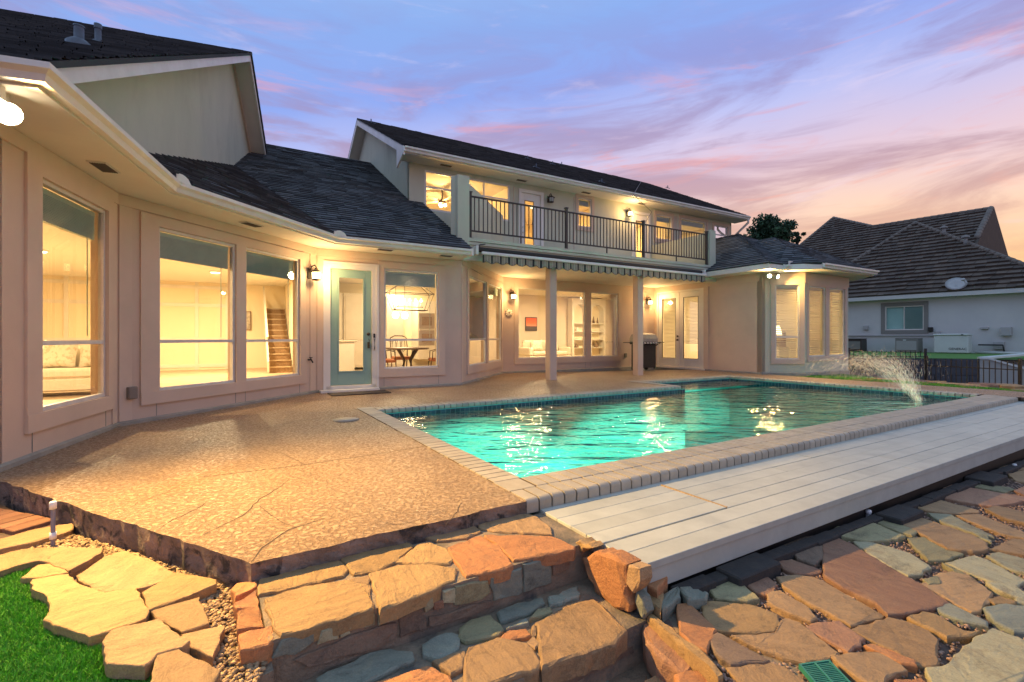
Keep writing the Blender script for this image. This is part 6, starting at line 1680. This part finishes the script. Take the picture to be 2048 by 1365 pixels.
# ================================================================ awning
aw = thing('awning', H(4, -.1, 2.6), 'rolled-up awning with white bar and striped scalloped valance under the balcony', 'awning')
A0, A1 = sx(947), sx(1399)
m = MB(HF); m.lathe([(0,0),(.055,0),(.055,A1-A0-.1),(0,A1-A0-.1)], (A0+.05,-.09,2.885), 14, 'X'); m.build('fabric_roll', mat('awning_roll', (.05,.045,.035), rough=.9), aw)
m = MB(HF); m.bbox(A0+.10, A1+.05, -.235, -.16, 2.765, 2.83, .012); m.build('front_bar', M['white'], aw)
for x in (A0, A1):
    m = MB(HF); m.bbox(x-.03, x+.03, -.20, -.036, 2.76, 2.95, .008); m.build('end_bracket', M['white'], aw)
m = MB(HF); m.tube([(A0+.06,-.15,2.84),(A0+.10,-.10,2.99),(A0+.24,-.08,3.02)], .012, 6); m.build('gear_eye', M['black'], aw)
def stripes():
    m_, nt, o = newmat('awning_stripes'); nd, lk = nt.nodes, nt.links; b = nd.new('ShaderNodeBsdfPrincipled'); lk.new(b.outputs[0], o.inputs[0]); b.inputs['Roughness'].default_value = .9
    tcn = nd.new('ShaderNodeTexCoord'); s = nd.new('ShaderNodeSeparateXYZ'); lk.new(tcn.outputs['UV'], s.inputs[0])
    w = nd.new('ShaderNodeMath'); w.operation = 'FRACT'; mu = nd.new('ShaderNodeMath'); mu.operation = 'MULTIPLY'; mu.inputs[1].default_value = 1/.21; lk.new(s.outputs[0], mu.inputs[0]); lk.new(mu.outputs[0], w.inputs[0])
    r_ = nd.new('ShaderNodeValToRGB'); r_.color_ramp.interpolation = 'CONSTANT'; e = r_.color_ramp.elements
    st = ((0,(.03,.028,.025)),(.16,(.42,.36,.26)),(.24,(.12,.10,.08)),(.30,(.42,.36,.26)),(.38,(.12,.10,.08)),(.44,(.42,.36,.26)),(.58,(.12,.10,.08)),(.64,(.42,.36,.26)),(.72,(.12,.10,.08)),(.78,(.42,.36,.26)),(.9,(.03,.028,.025)))
    for k in range(len(st)-2): e.new(.5)
    for i, (p, c_) in enumerate(st): e[i].position = p; e[i].color = (*c_, 1)
    lk.new(w.outputs[0], r_.inputs[0]); lk.new(r_.outputs[0], b.inputs['Base Color']); return m_
M['stripe'] = stripes()
n = 280; V_ = []; F_ = []; UVs = []
for i in range(n+1):
    x = A0+.12+(A1-A0-.1)*i/n; ph = (x % .25)/.25; drop = .125+.055*math.sin(math.pi*ph); y = -.20+.010*math.sin(x*21)
    V_ += [H(x, y, 2.768), H(x, y-.006*math.sin(x*33), 2.765-drop)]; UVs += [(x, 1), (x, 0)]
    if i < n: F_.append((2*i, 2*i+1, 2*i+3, 2*i+2))
me = bpy.data.meshes.new('valance'); me.from_pydata(V_, [], F_); uvl = me.uv_layers.new(name='UVMap')
for l in me.loops: uvl.data[l.index].uv = UVs[l.vertex_index]
me.materials.append(M['stripe']); link_mesh('valance', me, None, aw)
m = MB()
for i in range(n): m.beam(V_[2*i+1], V_[2*i+3], .006, .008)
m.build('valance_piping', M['black'], aw)

# ================================================================ grill behind the porch post
gq = G(1292, 742, 0); gl_ = thing('barbecue_grill', gq, 'black gas grill with closed lid between porch post and french doors', 'grill')
GFm = Matrix.Translation(gq + V3*.10) @ Matrix.Rotation(HR, 4, 'Z')
m = MB(GFm); m.bbox(-.30, .30, -.22, .22, .10, .80, .015); m.build('cabinet', M['black'], gl_)
m = MB(GFm); pr = [(-.25,.88),(-.25,.98),(-.16,1.10),(.0,1.14),(.16,1.10),(.25,.98),(.25,.88)]
m.prism([(-.34, y, z) for y, z in pr], (.68,0,0)); m.build('lid', mat('grill_lid', (.42,.36,.29), (.34,.29,.23), vs=12, rough=.5), gl_)
m = MB(GFm); m.bbox(-.34, .34, -.27, .25, .80, .879, .01); m.build('firebox', M['black'], gl_)
for k in range(5): m = MB(GFm); m.lathe([(0,-.04),(.024,-.04),(.028,0)], (-.24+k*.12, -.27, .84), 10, 'Y'); m.build('knob', M['frame'], gl_)
for s_ in (-1, 1):
    m = MB(GFm); m.bbox(min(s_*.345, s_*.66), max(s_*.345, s_*.66), -.22, .2, .845, .87, .008); m.build('side_shelf', M['black'], gl_)
    m = MB(GFm); m.tube([(s_*.35,-.1,.72),(s_*.5,-.1,.80),(s_*.62,-.1,.845)], .012, 6); m.build('shelf_brace', M['black'], gl_)
    m = MB(GFm); m.box(s_*.27-.02, s_*.27+.02, -.2, -.16, .06, .10); m.build('foot', M['black'], gl_)
    m = MB(GFm); m.lathe([(0,-.02),(.07,-.02),(.07,.02),(0,.02)], (s_*.27, .16, .07), 14, 'X'); m.build('wheel', M['black'], gl_)

# ================================================================ ground beyond the pool, right
M['turf2'] = mat('turf_far', (.06,.16,.02), (.08,.20,.03), vs=5, rough=.9)
rg_ = [PP(PL+1.2, -.3, -.04), PP(PL+1.2, 4.2, -.04), PP(PL+1.7, 8, -.04), PP(PL+6, 8, -.04), PP(PL+2.4, 2.0, -.04), PP(PL+1.9, -.3, -.04)]
ngon('lawn', rg_, -.04, M['turf2'], kind='structure')
ngon('gravel_path', [PP(PL+1.2,-2.4), PP(PL+1.9,-.3), PP(PL+2.4,2.0), PP(PL+6,8.2), PP(PL+8,8.2), PP(PL+3.6,2.0), PP(PL+3.0,-2.4)], -.09, M['bed'], kind='structure')
turf('turf_strip', [PP(PL+1.22,-.2), PP(PL+1.22,4.2), PP(PL+2.6,4.6), PP(PL+2.4,2), PP(PL+1.9,-.2)], 9000, -.04, .03, M['turf'], .006, label='bright green turf strip beyond the right end of the pool')
edge_t = [o for o in bpy.data.objects if o.name.startswith('gravel_path') and o.name != lpath.name][0]
WM[edge_t.name] = Matrix.Identity(4)
for k in range(34):
    px = 1700 + k*10.5 + random.uniform(-4, 4); t1 = (px-1700)/360; py = 757 + t1*16 + random.uniform(-3, 5) + (7 if k % 3 == 0 else 0)
    c = G(px, py, -.04); n = random.randint(5, 7); rr = random.uniform(.13, .26); a0_ = random.random()*6
    pl = [c + Vector((math.cos(a0_+2*math.pi*i/n)*rr*random.uniform(.75,1.25)*1.3, math.sin(a0_+2*math.pi*i/n)*rr*random.uniform(.6,1.0), 0)) for i in range(n)]
    stone(edge_t, pl, M[random.choice(('orange','tan','red','ochre','tan'))], th=.06, lift=random.uniform(-.01,.02), seg=.12)

# ---------------------------------------------------------------- iron fences
def fence(pA, pB, h, label, spacing=.115, rails=(.12,.92), base=0.0):
    pA, pB = Vector(pA), Vector(pB); L = (pB-pA).length; d = (pB-pA)/L; fr_ = frame3(pA, Vector((d.x,d.y,0)).normalized(), Vector((-d.y,d.x,0)).normalized())
    t_ = thing('iron_fence', pA.lerp(pB,.5), label, 'fence', 'black iron picket fences')
    pk_ = MB(); pk_.box(-.008,.008,-.008,.008,0,h); pk_.mesh([(-.008,-.008,h),(.008,-.008,h),(.008,.008,h),(-.008,.008,h),(0,0,h+.035)], [(0,1,4),(1,2,4),(2,3,4),(3,0,4)]); pm = pk_.data('picket', M['black'], Vector((0,0,0)))
    n = int(L/spacing)
    for k in range(1, n): link_mesh('picket', pm, Matrix.Translation(fr_ @ Vector((L*k/n,0,0))) @ Matrix.Rotation(math.atan2(d.y,d.x),4,'Z'), t_)
    for r_ in rails: m = MB(fr_); m.box(.0, L, -.012, .012, h*r_-.012, h*r_+.012); m.build('rail', M['black'], t_)
    for x in (0, L): m = MB(fr_); m.bbox(x-.03, x+.03, -.03, .03, -.1, h+.09, .006); m.build('post', M['black'], t_)
def fp(px, py, d, z0=None): 
    q = at(px, py, d); return q
fa, fb = at(1853, 718, 13.2), at(2040, 722, 11.3); hb = 1.15
fence((fa.x,fa.y,fa.z-hb), (fb.x,fb.y,fa.z-hb-.04), hb, 'low iron fence section at the far right edge', .112, (.18,.84))
fa, fb = at(1698, 702, 14.6), at(1851, 705, 13.8)
fence((fa.x,fa.y,fa.z-1.1), (fb.x,fb.y,fa.z-1.1), 1.1, 'iron fence section between the bay window and the grey wall', .112, (.15,.86))

# ================================================================ neighbour
NB = Vector((17.55, 24.7, 0)); NU = Vector((.5746,-.8186,0)); NV = Vector((.8186,.5746,0)); NFm = frame3(NB, NU, NV)
def NP(a, b, z): return NFm @ Vector((a, b, z))
nb_ = thing('neighbour_house', NP(3, 0, .3), 'pale grey neighbouring house with a dark brown tiled roof', 'house')
M['nwall'] = mat('neighbour_stucco', (.64,.63,.59), (.59,.58,.55), vs=1.2, rough=.9, bs=20, bstr=.3); M['ntrim'] = mat('neighbour_trim', (.24,.225,.20), rough=.8)
NZ0, NZ1 = .32, 2.90
def nwall(name, fr_, L, z0, z1, op, mt):
    global house
    h_ = house; house = nb_; o = wall(name, fr_, L, z0, z1, op, mt, a_start=-6); house = h_; return o
def nhit(px, py): p = onplane(px, py, NB, NV); q = NFm.inverted() @ p; return q.x, q.z
wa0, wz1 = nhit(1770, 614); wa1, _ = nhit(1848, 612); _, wz0 = nhit(1770, 661)
nwall('wall', NFm, 12, -.5, NZ1+.1, [(wa0, wa1, wz0, wz1)], M['nwall'])
h_ = house; house = nb_
nw = window(NFm, (wa0, wa1, wz0, wz1), mulls=((wa0+wa1)/2,), fw=.05, mt=M['white'])
trim_ring(NFm, (wa0, wa1, wz0, wz1), .16, .16, .18, .18, M['ntrim'], out=.03)
m = MB(NFm); m.poly([(wa0,.10,wz0),(wa1,.10,wz0),(wa1,.10,wz1),(wa0,.10,wz1)]); m.build('blind', mat('teal_blind', (.40,.62,.58), (.34,.56,.54), vs=2, rough=.7), nw)
m = MB(NFm); m.box(-6, 12, -.45, -.42, NZ1-.05, NZ1+.13); m.build('fascia', M['nwall'], nb_)
m = MB(NFm); m.poly([(-6,-.42,NZ1-.03),(12,-.42,NZ1-.03),(12,0,NZ1-.03),(-6,0,NZ1-.03)]); m.build('soffit', M['nwall'], nb_)
NTAN = math.tan(R(33)); NE = NZ1+.14
def npl(a, b, off=0.0): return NP(a, b, NE + (b+.45-off)*NTAN)
apx = (.95, 6.73)
roof_plane('roof', [npl(-2.7,-.45), npl(7.6,-.45), npl(*apx)], NU, M['tile'], nb_, course=.41, tab=.36, th=.085, gap=.010, stuff='roof_tile')
# back roof with the high ridges (its own plane, three metres behind)
OFF = 2.6; e_ = NP(0, -.45+OFF, NE); nn_ = NU.cross(NV + ZV*NTAN).normalized()
pr_ = lambda px, py: onplane(px, py, e_, nn_)
zN = zoomer(1450, 400, .293)
r1, r2, r3, r4 = pr_(*zN(505,320)), pr_(*zN(740,125)), pr_(*zN(1010,185)), pr_(*zN(1815,60))
def down(p, l): return p - (NV + ZV*NTAN).normalized()*l
dn = lambda p: down(p, max(.3, (p.z-NE-.25)/math.sin(R(33))))
lowL, lowR = NP(-9, -.45+OFF, NE), NP(9.5, -.45+OFF, NE)
roof_plane('roof', [dn(r3), dn(r4), r4, r3], NU, M['tile'], nb_, course=.41, tab=.36, th=.085, gap=.010, stuff='roof_tile')
roof_plane('roof', [dn(r1), dn(r3), r3, r2, r1], NU, M['tile'], nb_, course=.41, tab=.36, th=.085, gap=.010, stuff='roof_tile')
m = MB(); m.prism([r4, r4 + NV*4 - ZV*4*NTAN, down(r4, 7)], NU*.15); m.build('gable_wall', M['tile'], nb_)
# side slope right of the near hip
roof_plane('roof', [npl(7.6,-.45), NP(7.6,9,NE), NP(.95,13,npl(*apx).z-.0), npl(*apx)][:4], NV, M['tile'], nb_, course=.41, tab=.36, th=.085, gap=.010, stuff='roof_tile') if False else None
sp = [npl(7.6,-.45), Vector(NP(7.6, 8, NE)), Vector(NP(.95, 8, npl(*apx).z)), npl(*apx)]
roof_plane('roof', sp, NV, M['tile'], nb_, course=.37, tab=.36, th=.05, gap=.008, stuff='roof_tile')
def capline(a, b, r_=.11):
    a, b = Vector(a), Vector(b); L = (b-a).length; n = max(3, int(L/.34)); m = MB()
    for k in range(n):
        p = a.lerp(b, k/n); q = a.lerp(b, (k+1.12)/n); m.tube([p+ZV*.02, q+ZV*.02], [r_*1.08, r_*.86], 8, tone=random.random())
    m.build('ridge_cap', M['tile_cap'], nb_, kind='stuff')
capline(npl(-2.7,-.45), npl(*apx)); capline(npl(7.6,-.45), npl(*apx)); capline(r2, r3); capline(r3, r4); capline(r4, down(r4,4), .14); capline(r1, r2)
for px, py, h in ((1888,470,.5),(1931,490,.5)):
    n1 = NU.cross(NV + ZV*NTAN).normalized(); q = onplane(px, py, npl(0,-.45), n1); m = MB(); m.tube([q-ZV*.1, q+ZV*h*.7], .08, 8); m.lathe([(.16,h*.7),(.16,h*.85),(.0,h)], q, 10); m.build('roof_vent', M['ntrim'], nb_)
house = h_
# wall fittings of the neighbour
M['lgrey'] = mat('light_grey_metal', (.42,.41,.39), rough=.5); M['gen'] = mat('generator_white', (.66,.68,.64), (.62,.64,.60), vs=3, rough=.45)
def nbox(px0, px1, py0, py1, name, mt, label, cat, dep=.12, out_=0.0):
    a0_, z1_ = nhit(px0, py0); a1_, z0_ = nhit(px1, py1); m = MB(NFm); m.bbox(a0_, a1_, -dep-out_, -.002-out_, z0_, z1_, .012); return m.build(name, mt, None, label, cat), (a0_, a1_, z0_, z1_)
nbox(1857, 1867, 655, 664, 'junction_box', M['black'], 'small black junction box beside the neighbour window', 'box')
nbox(1872, 1882, 663, 671, 'junction_box', M['lgrey'], 'small grey junction box right of the neighbour window', 'box')
nbox(2003, 2025, 655, 672, 'meter_box', M['lgrey'], 'grey meter box high on the neighbour wall', 'box', .25)
nbox(1988, 2010, 684, 699, 'meter_box', M['lgrey'], 'smaller grey box low on the neighbour wall', 'box', .2)
nbox(1728, 1737, 652, 660, 'wall_vent', M['lgrey'], 'small square vent on the neighbour wall near the bay', 'vent')
nbox(1962, 1978, 655, 659, 'wall_vent', M['lgrey'], 'small flat vent in the middle of the neighbour wall', 'vent')
m = MB(NFm); a0_, z_ = nhit(1690, 672); a1_, _ = nhit(1875, 669); m.tube([(a0_,-.06,z_),(a1_,-.06,z_)], .03, 6); m.build('conduit', M['lgrey'], None, 'horizontal conduit along the neighbour wall', 'pipe')
m = MB(NFm); a0_, z_ = nhit(1955, 706); m.tube([(a0_,-.35,z_+.02),(a0_+1.2,-.35,z_+.02),(12,-.35,z_+.05)], .06, 8); m.build('conduit', M['gen'], None, 'white pipe running right from the generator', 'pipe')
m = MB(NFm); a0_, z_ = nhit(1960, 690); m.tube([(a0_,-.3,z_),(a0_+.75,-.3,z_),(a0_+.8,-.3,z_-.35)], .035, 6); m.build('gas_pipe', M['black'], None, 'black bent pipe behind the generator', 'pipe')
def nthing_ac(px0, px1, py0, py1, label, dark):
    a0_, z1_ = nhit(px0, py0); a1_, z0_ = nhit(px1, py1); t_ = thing('air_conditioner', NP((a0_+a1_)/2, -.6, z0_), label, 'air conditioner', 'outdoor air conditioning units'); mt = M['ntrim'] if not dark else M['bronze']
    k = .93; w = (a1_-a0_)*k; h = (z1_-z0_)*k; x0 = a0_; m = MB(NFm); m.bbox(x0, x0+w, -1.2, -.5, NZ0+.02, NZ0+.02+h, .02); m.build('casing', mt, t_)
    for i in range(8): m = MB(NFm); z_ = NZ0+.12+i*(h-.2)/8; m.box(x0+.05, x0+w-.05, -1.225, -1.201, z_, z_+.045); m.build('louvre', M['ntrim'] if dark else M['lgrey'], t_)
    m = MB(NFm); m.bbox(x0-.01, x0+w+.01, -1.21, -.49, NZ0+.02+h, NZ0+.06+h, .015); m.build('lid', mt, t_)
    if not dark: m = MB(NFm); m.box(x0+w*.36, x0+w*.5, -1.232, -1.226, NZ0+h-.06, NZ0+h-.01); m.build('badge', M['gen'], t_)
nthing_ac(1700, 1745, 676, 701, 'dark air conditioner unit partly hidden behind the bay', True); nthing_ac(1808, 1856, 674, 702, 'grey air conditioner unit below the neighbour window', False)
a0_, z1_ = nhit(1885, 677); a1_, z0_ = nhit(1957, 706); gen = thing('generator', NP((a0_+a1_)/2, -.8, NZ0), 'white standby generator cabinet against the neighbour wall', 'generator')
k = .94; w = (a1_-a0_)*k; h = .78; m = MB(NFm); m.bbox(a0_, a0_+w, -1.3, -.65, NZ0+.02, NZ0+h, .03); m.build('cabinet', M['gen'], gen)
m = MB(NFm); m.bbox(a0_-.02, a0_+w+.02, -1.34, -.63, NZ0+h, NZ0+h+.07, .025); m.build('lid', M['gen'], gen)
m = MB(NFm); m.box(a0_+w*.80, a0_+w*.87, -1.35, -1.341, NZ0+h+.01, NZ0+h+.05); m.build('latch', M['black'], gen)
cu = bpy.data.curves.new('lettering', 'FONT'); cu.body = 'GENERAC'; cu.size = .13; cu.extrude = .002; cu.align_x = 'CENTER'
to = bpy.data.objects.new('tmp_text', cu); me = bpy.data.meshes.new_from_object(to); bpy.data.objects.remove(to); me.materials.append(M['black'])
link_mesh('lettering', me, NFm @ Matrix.Translation((a0_+w*.70, -1.305, NZ0+.16)) @ Matrix.Rotation(R(90), 4, 'X'), gen)
# satellite dish on the eave
dc = onplane(1912, 568, NP(0,-.3,0), NV); ds = thing('satellite_dish', dc - ZV*.6, 'grey satellite dish on a tripod at the neighbour eave', 'satellite dish')
q = Vector((-.55,-.55,.62)).normalized().to_track_quat('Z','Y').to_matrix().to_4x4(); F_ = Matrix.Translation(dc) @ q
m = MB(F_); m.lathe([(0,-.09),(.20,-.06),(.36,.0),(.37,.01),(.20,-.045),(0,-.07)], (0,0,0), 24); m.build('reflector', M['lgrey'], ds)
m = MB(F_); m.tube([(.24,-.20,-.04),(.34,-.24,.20),(.24,-.16,.38)], .016, 6); m.bbox(.18,.30,-.22,-.10,.36,.46,.02); m.build('feed_arm', M['lgrey'], ds)
ft = dc - ZV*.62
m = MB(); m.tube([dc-ZV*.05, ft], .035, 8); m.build('mast', M['lgrey'], ds)
for dx in (-.35, .55): m = MB(); m.tube([dc-ZV*.15, ft + NU*dx + ZV*.05], .016, 6); m.build('strut', M['lgrey'], ds)
# turf terrace and retaining walls in front of it
ngon('terrace', [NP(-6,0,0), NP(12,0,0), at(2100,718,14.6), at(1690,714,16.6)], NZ0, mat('terrace_turf', (.075,.19,.022), (.09,.22,.03), vs=6, rough=.9), kind='structure')
M['gwall'] = mat('grey_block', (.085,.09,.105), (.06,.065,.075), vs=5, rough=.9, bs=20); M['cwall'] = mat('pale_concrete', (.42,.42,.39), (.36,.36,.34), vs=3, rough=.9)
qa, qb = at(1690,714,16.6), at(1958,716,15.2); fr_, L_ = WF(Vector((qa.x,qa.y,0)), Vector((qb.x,qb.y,0)))
rw = thing('retaining_wall', fr_ @ Vector((L_/2,0,-.7)), 'dark grey block retaining wall behind the iron fence', 'wall')
nc = int(L_/.42)
for r_ in range(4):
    for k in range(nc+1):
        x0 = max(0, (k-.5*(r_ % 2))*L_/nc+.004); x1 = min(L_, (k+1-.5*(r_ % 2))*L_/nc-.004)
        if x1-x0 > .05: m = MB(fr_); m.bbox(x0, x1, 0+random.uniform(0,.006), .25, -.75+r_*.265, -.75+(r_+1)*.265-.007, .008); m.build('block', M['gwall'], rw)
qc = at(2120,716,14.2); fr_, L_ = WF(Vector((qb.x+.02,qb.y,0)), Vector((qc.x,qc.y,0)))
cw = thing('concrete_wall', fr_ @ Vector((L_/2,0,-.7)), 'pale concrete stair wall with sloping cap at the far right', 'wall')
m = MB(fr_); m.prism([(0,0,-.75),(L_,0,-.75),(L_,0,-.25),(1.4,0,.02),(.25,0,.31),(0,0,.31)], (0,.2,0)); m.build('wall', M['cwall'], cw)
m = MB(fr_); m.beam((.2,.1,.345), (L_,.1,-.215), .28, .06); m.build('sloping_cap', M['gen'], cw)
m = MB(fr_); m.beam((.0,.1,.345), (.2,.1,.345), .28, .06); m.beam((.1,.2,.345), (2.0,2.4,.50), .3, .06); m.build('upper_cap', M['gen'], cw)
m = MB(fr_); m.prism([(.3,1.0,-.75),(L_,1.0,-.75),(L_,1.0,.28),(.3,1.0,.28)], (0,.2,0)); m.build('inner_wall', M['cwall'], cw)

# ================================================================ trees beyond the roof
M['bark'] = mat('bark', (.07,.05,.035), (.05,.035,.025), vs=8, rough=1)
M['leaf'] = mat('dark_leaf', (.020,.062,.028), (.035,.09,.035), vs=1.5, rough=.7, tone=.6)
def tree(px, py, depth, rx, rz_, n, label, trunk_h=7.0, blobs=22):
    c = at(px, py, depth); t_ = thing('tree', (c.x, c.y, -.7), label, 'tree', 'dark trees beyond the roofs')
    m = MB(); base = Vector((c.x, c.y, -.7)); topz = c.z-rz_*.2
    m.tube([base, base + Vector((.1,0,(topz+.7)*.5)), Vector((c.x,c.y,topz)), Vector((c.x+.2,c.y,c.z+rz_*.5))], [.30,.24,.17,.06], 8)
    bl = []
    for k in range(blobs):
        a = random.uniform(0, 6.28); r_ = random.random()**.6; z = random.uniform(-.8, .85); f = math.sqrt(max(.05, 1-z*z))
        q = c + Vector((math.cos(a)*rx*r_*f, math.sin(a)*rx*r_*f, z*rz_)); bl.append((q, random.uniform(.20,.38)*rx))
        if k % 2 == 0: m.tube([Vector((c.x,c.y,c.z-rz_*.5+random.random()*rz_*.6)), c.lerp(q,.6)-ZV*.1, q], [.07,.04,.015], 5)
    m.build('trunk', M['bark'], t_)
    per = n//blobs; V_ = []; 
    for q, r_ in bl:
        d = rng.normal(0,1,(per,3)); d /= np.linalg.norm(d,axis=1)[:,None]; d *= (rng.random((per,1))**.45)*r_; d[:,2] *= .62
        p = d + np.array(q); u_ = rng.normal(0,1,(per,3)); u_ /= np.linalg.norm(u_,axis=1)[:,None]; w_ = np.cross(u_, rng.normal(0,1,(per,3))); w_ /= np.linalg.norm(w_,axis=1)[:,None]
        s_ = rng.uniform(.10,.22,(per,1)); V_.append(np.stack([p-u_*s_, p+w_*s_*.45, p+u_*s_, p-w_*s_*.45],1).reshape(-1,3))
    V_ = np.concatenate(V_); Fq = np.arange(len(V_)).reshape(-1,4)
    link_mesh('crown', fast_mesh('crown', V_, Fq, M['leaf'], rng.random(len(Fq))), None, t_)
tree(1530, 470, 42, 2.4, 1.25, 6600, 'broad dark green tree behind the right wing roof', blobs=34)
tree(1594, 474, 46, .72, .75, 900, 'slim dark tree right beside the neighbour roof', blobs=9)

# ================================================================ fountain jet thrown across the pool end
M['spray'] = glassmat('spray_water', (1.0,.96,.86), 1.33, .15, 4.0)
def spray_mat():
    m_, nt, o = newmat('spray_drops'); nd, lk = nt.nodes, nt.links
    tr = nd.new('ShaderNodeBsdfTransparent'); df = nd.new('ShaderNodeBsdfTranslucent'); df.inputs[0].default_value = (.9,.82,.66,1); d2 = nd.new('ShaderNodeBsdfDiffuse'); d2.inputs[0].default_value = (.9,.82,.66,1)
    a = nd.new('ShaderNodeAddShader'); mx = nd.new('ShaderNodeMixShader'); mx.inputs[0].default_value = .22
    lk.new(df.outputs[0], a.inputs[0]); lk.new(d2.outputs[0], a.inputs[1]); lk.new(tr.outputs[0], mx.inputs[1]); lk.new(a.outputs[0], mx.inputs[2]); lk.new(mx.outputs[0], o.inputs[0]); return m_
M['drops'] = spray_mat()
src = G(1842, 808, -.13); end = H(9.2, -3.0, -.05)
V_ = []; 
ND = 5200
for k in range(ND):
    e = end + Vector((random.gauss(0,.75), random.gauss(0,.55), 0)); apex = random.gauss(.62,.09); t1 = random.random()**.8
    p = src.lerp(e, t1); sp_ = .02+.06*t1; p += Vector((random.gauss(0,sp_), random.gauss(0,sp_), 0)); p.z = -.13 + 4*apex*t1*(1-t1)*(1.0) + .08*t1 + random.gauss(0, .02+.03*t1)
    vd = (e-src)*.5; vz = 4*apex*(1-2*t1); dr = Vector((vd.x, vd.y, vz)).normalized(); ln = random.uniform(.03,.12); w_ = random.uniform(.0010,.0024)*(1.5-t1*.7)
    s_ = dr.cross(Vector((0,1,0))).normalized()*w_; s2 = dr.cross(s_).normalized()*w_
    V_ += [p-dr*ln, p+s_, p+s2, p-s_, p-s2, p+dr*ln]
if V_:
    V_ = np.array([v[:] for v in V_]); idx = np.arange(ND)[:,None,None]*6; T_ = np.array([[0,2,1],[0,3,2],[0,4,3],[0,1,4],[5,1,2],[5,2,3],[5,3,4],[5,4,1]])
    tag(link_mesh('water_spray', fast_mesh('water_spray', V_, (T_[None]+idx).reshape(-1,3), M['drops'])), 'arcing spray of water drops from the pool fountain', 'spray', kind='stuff')
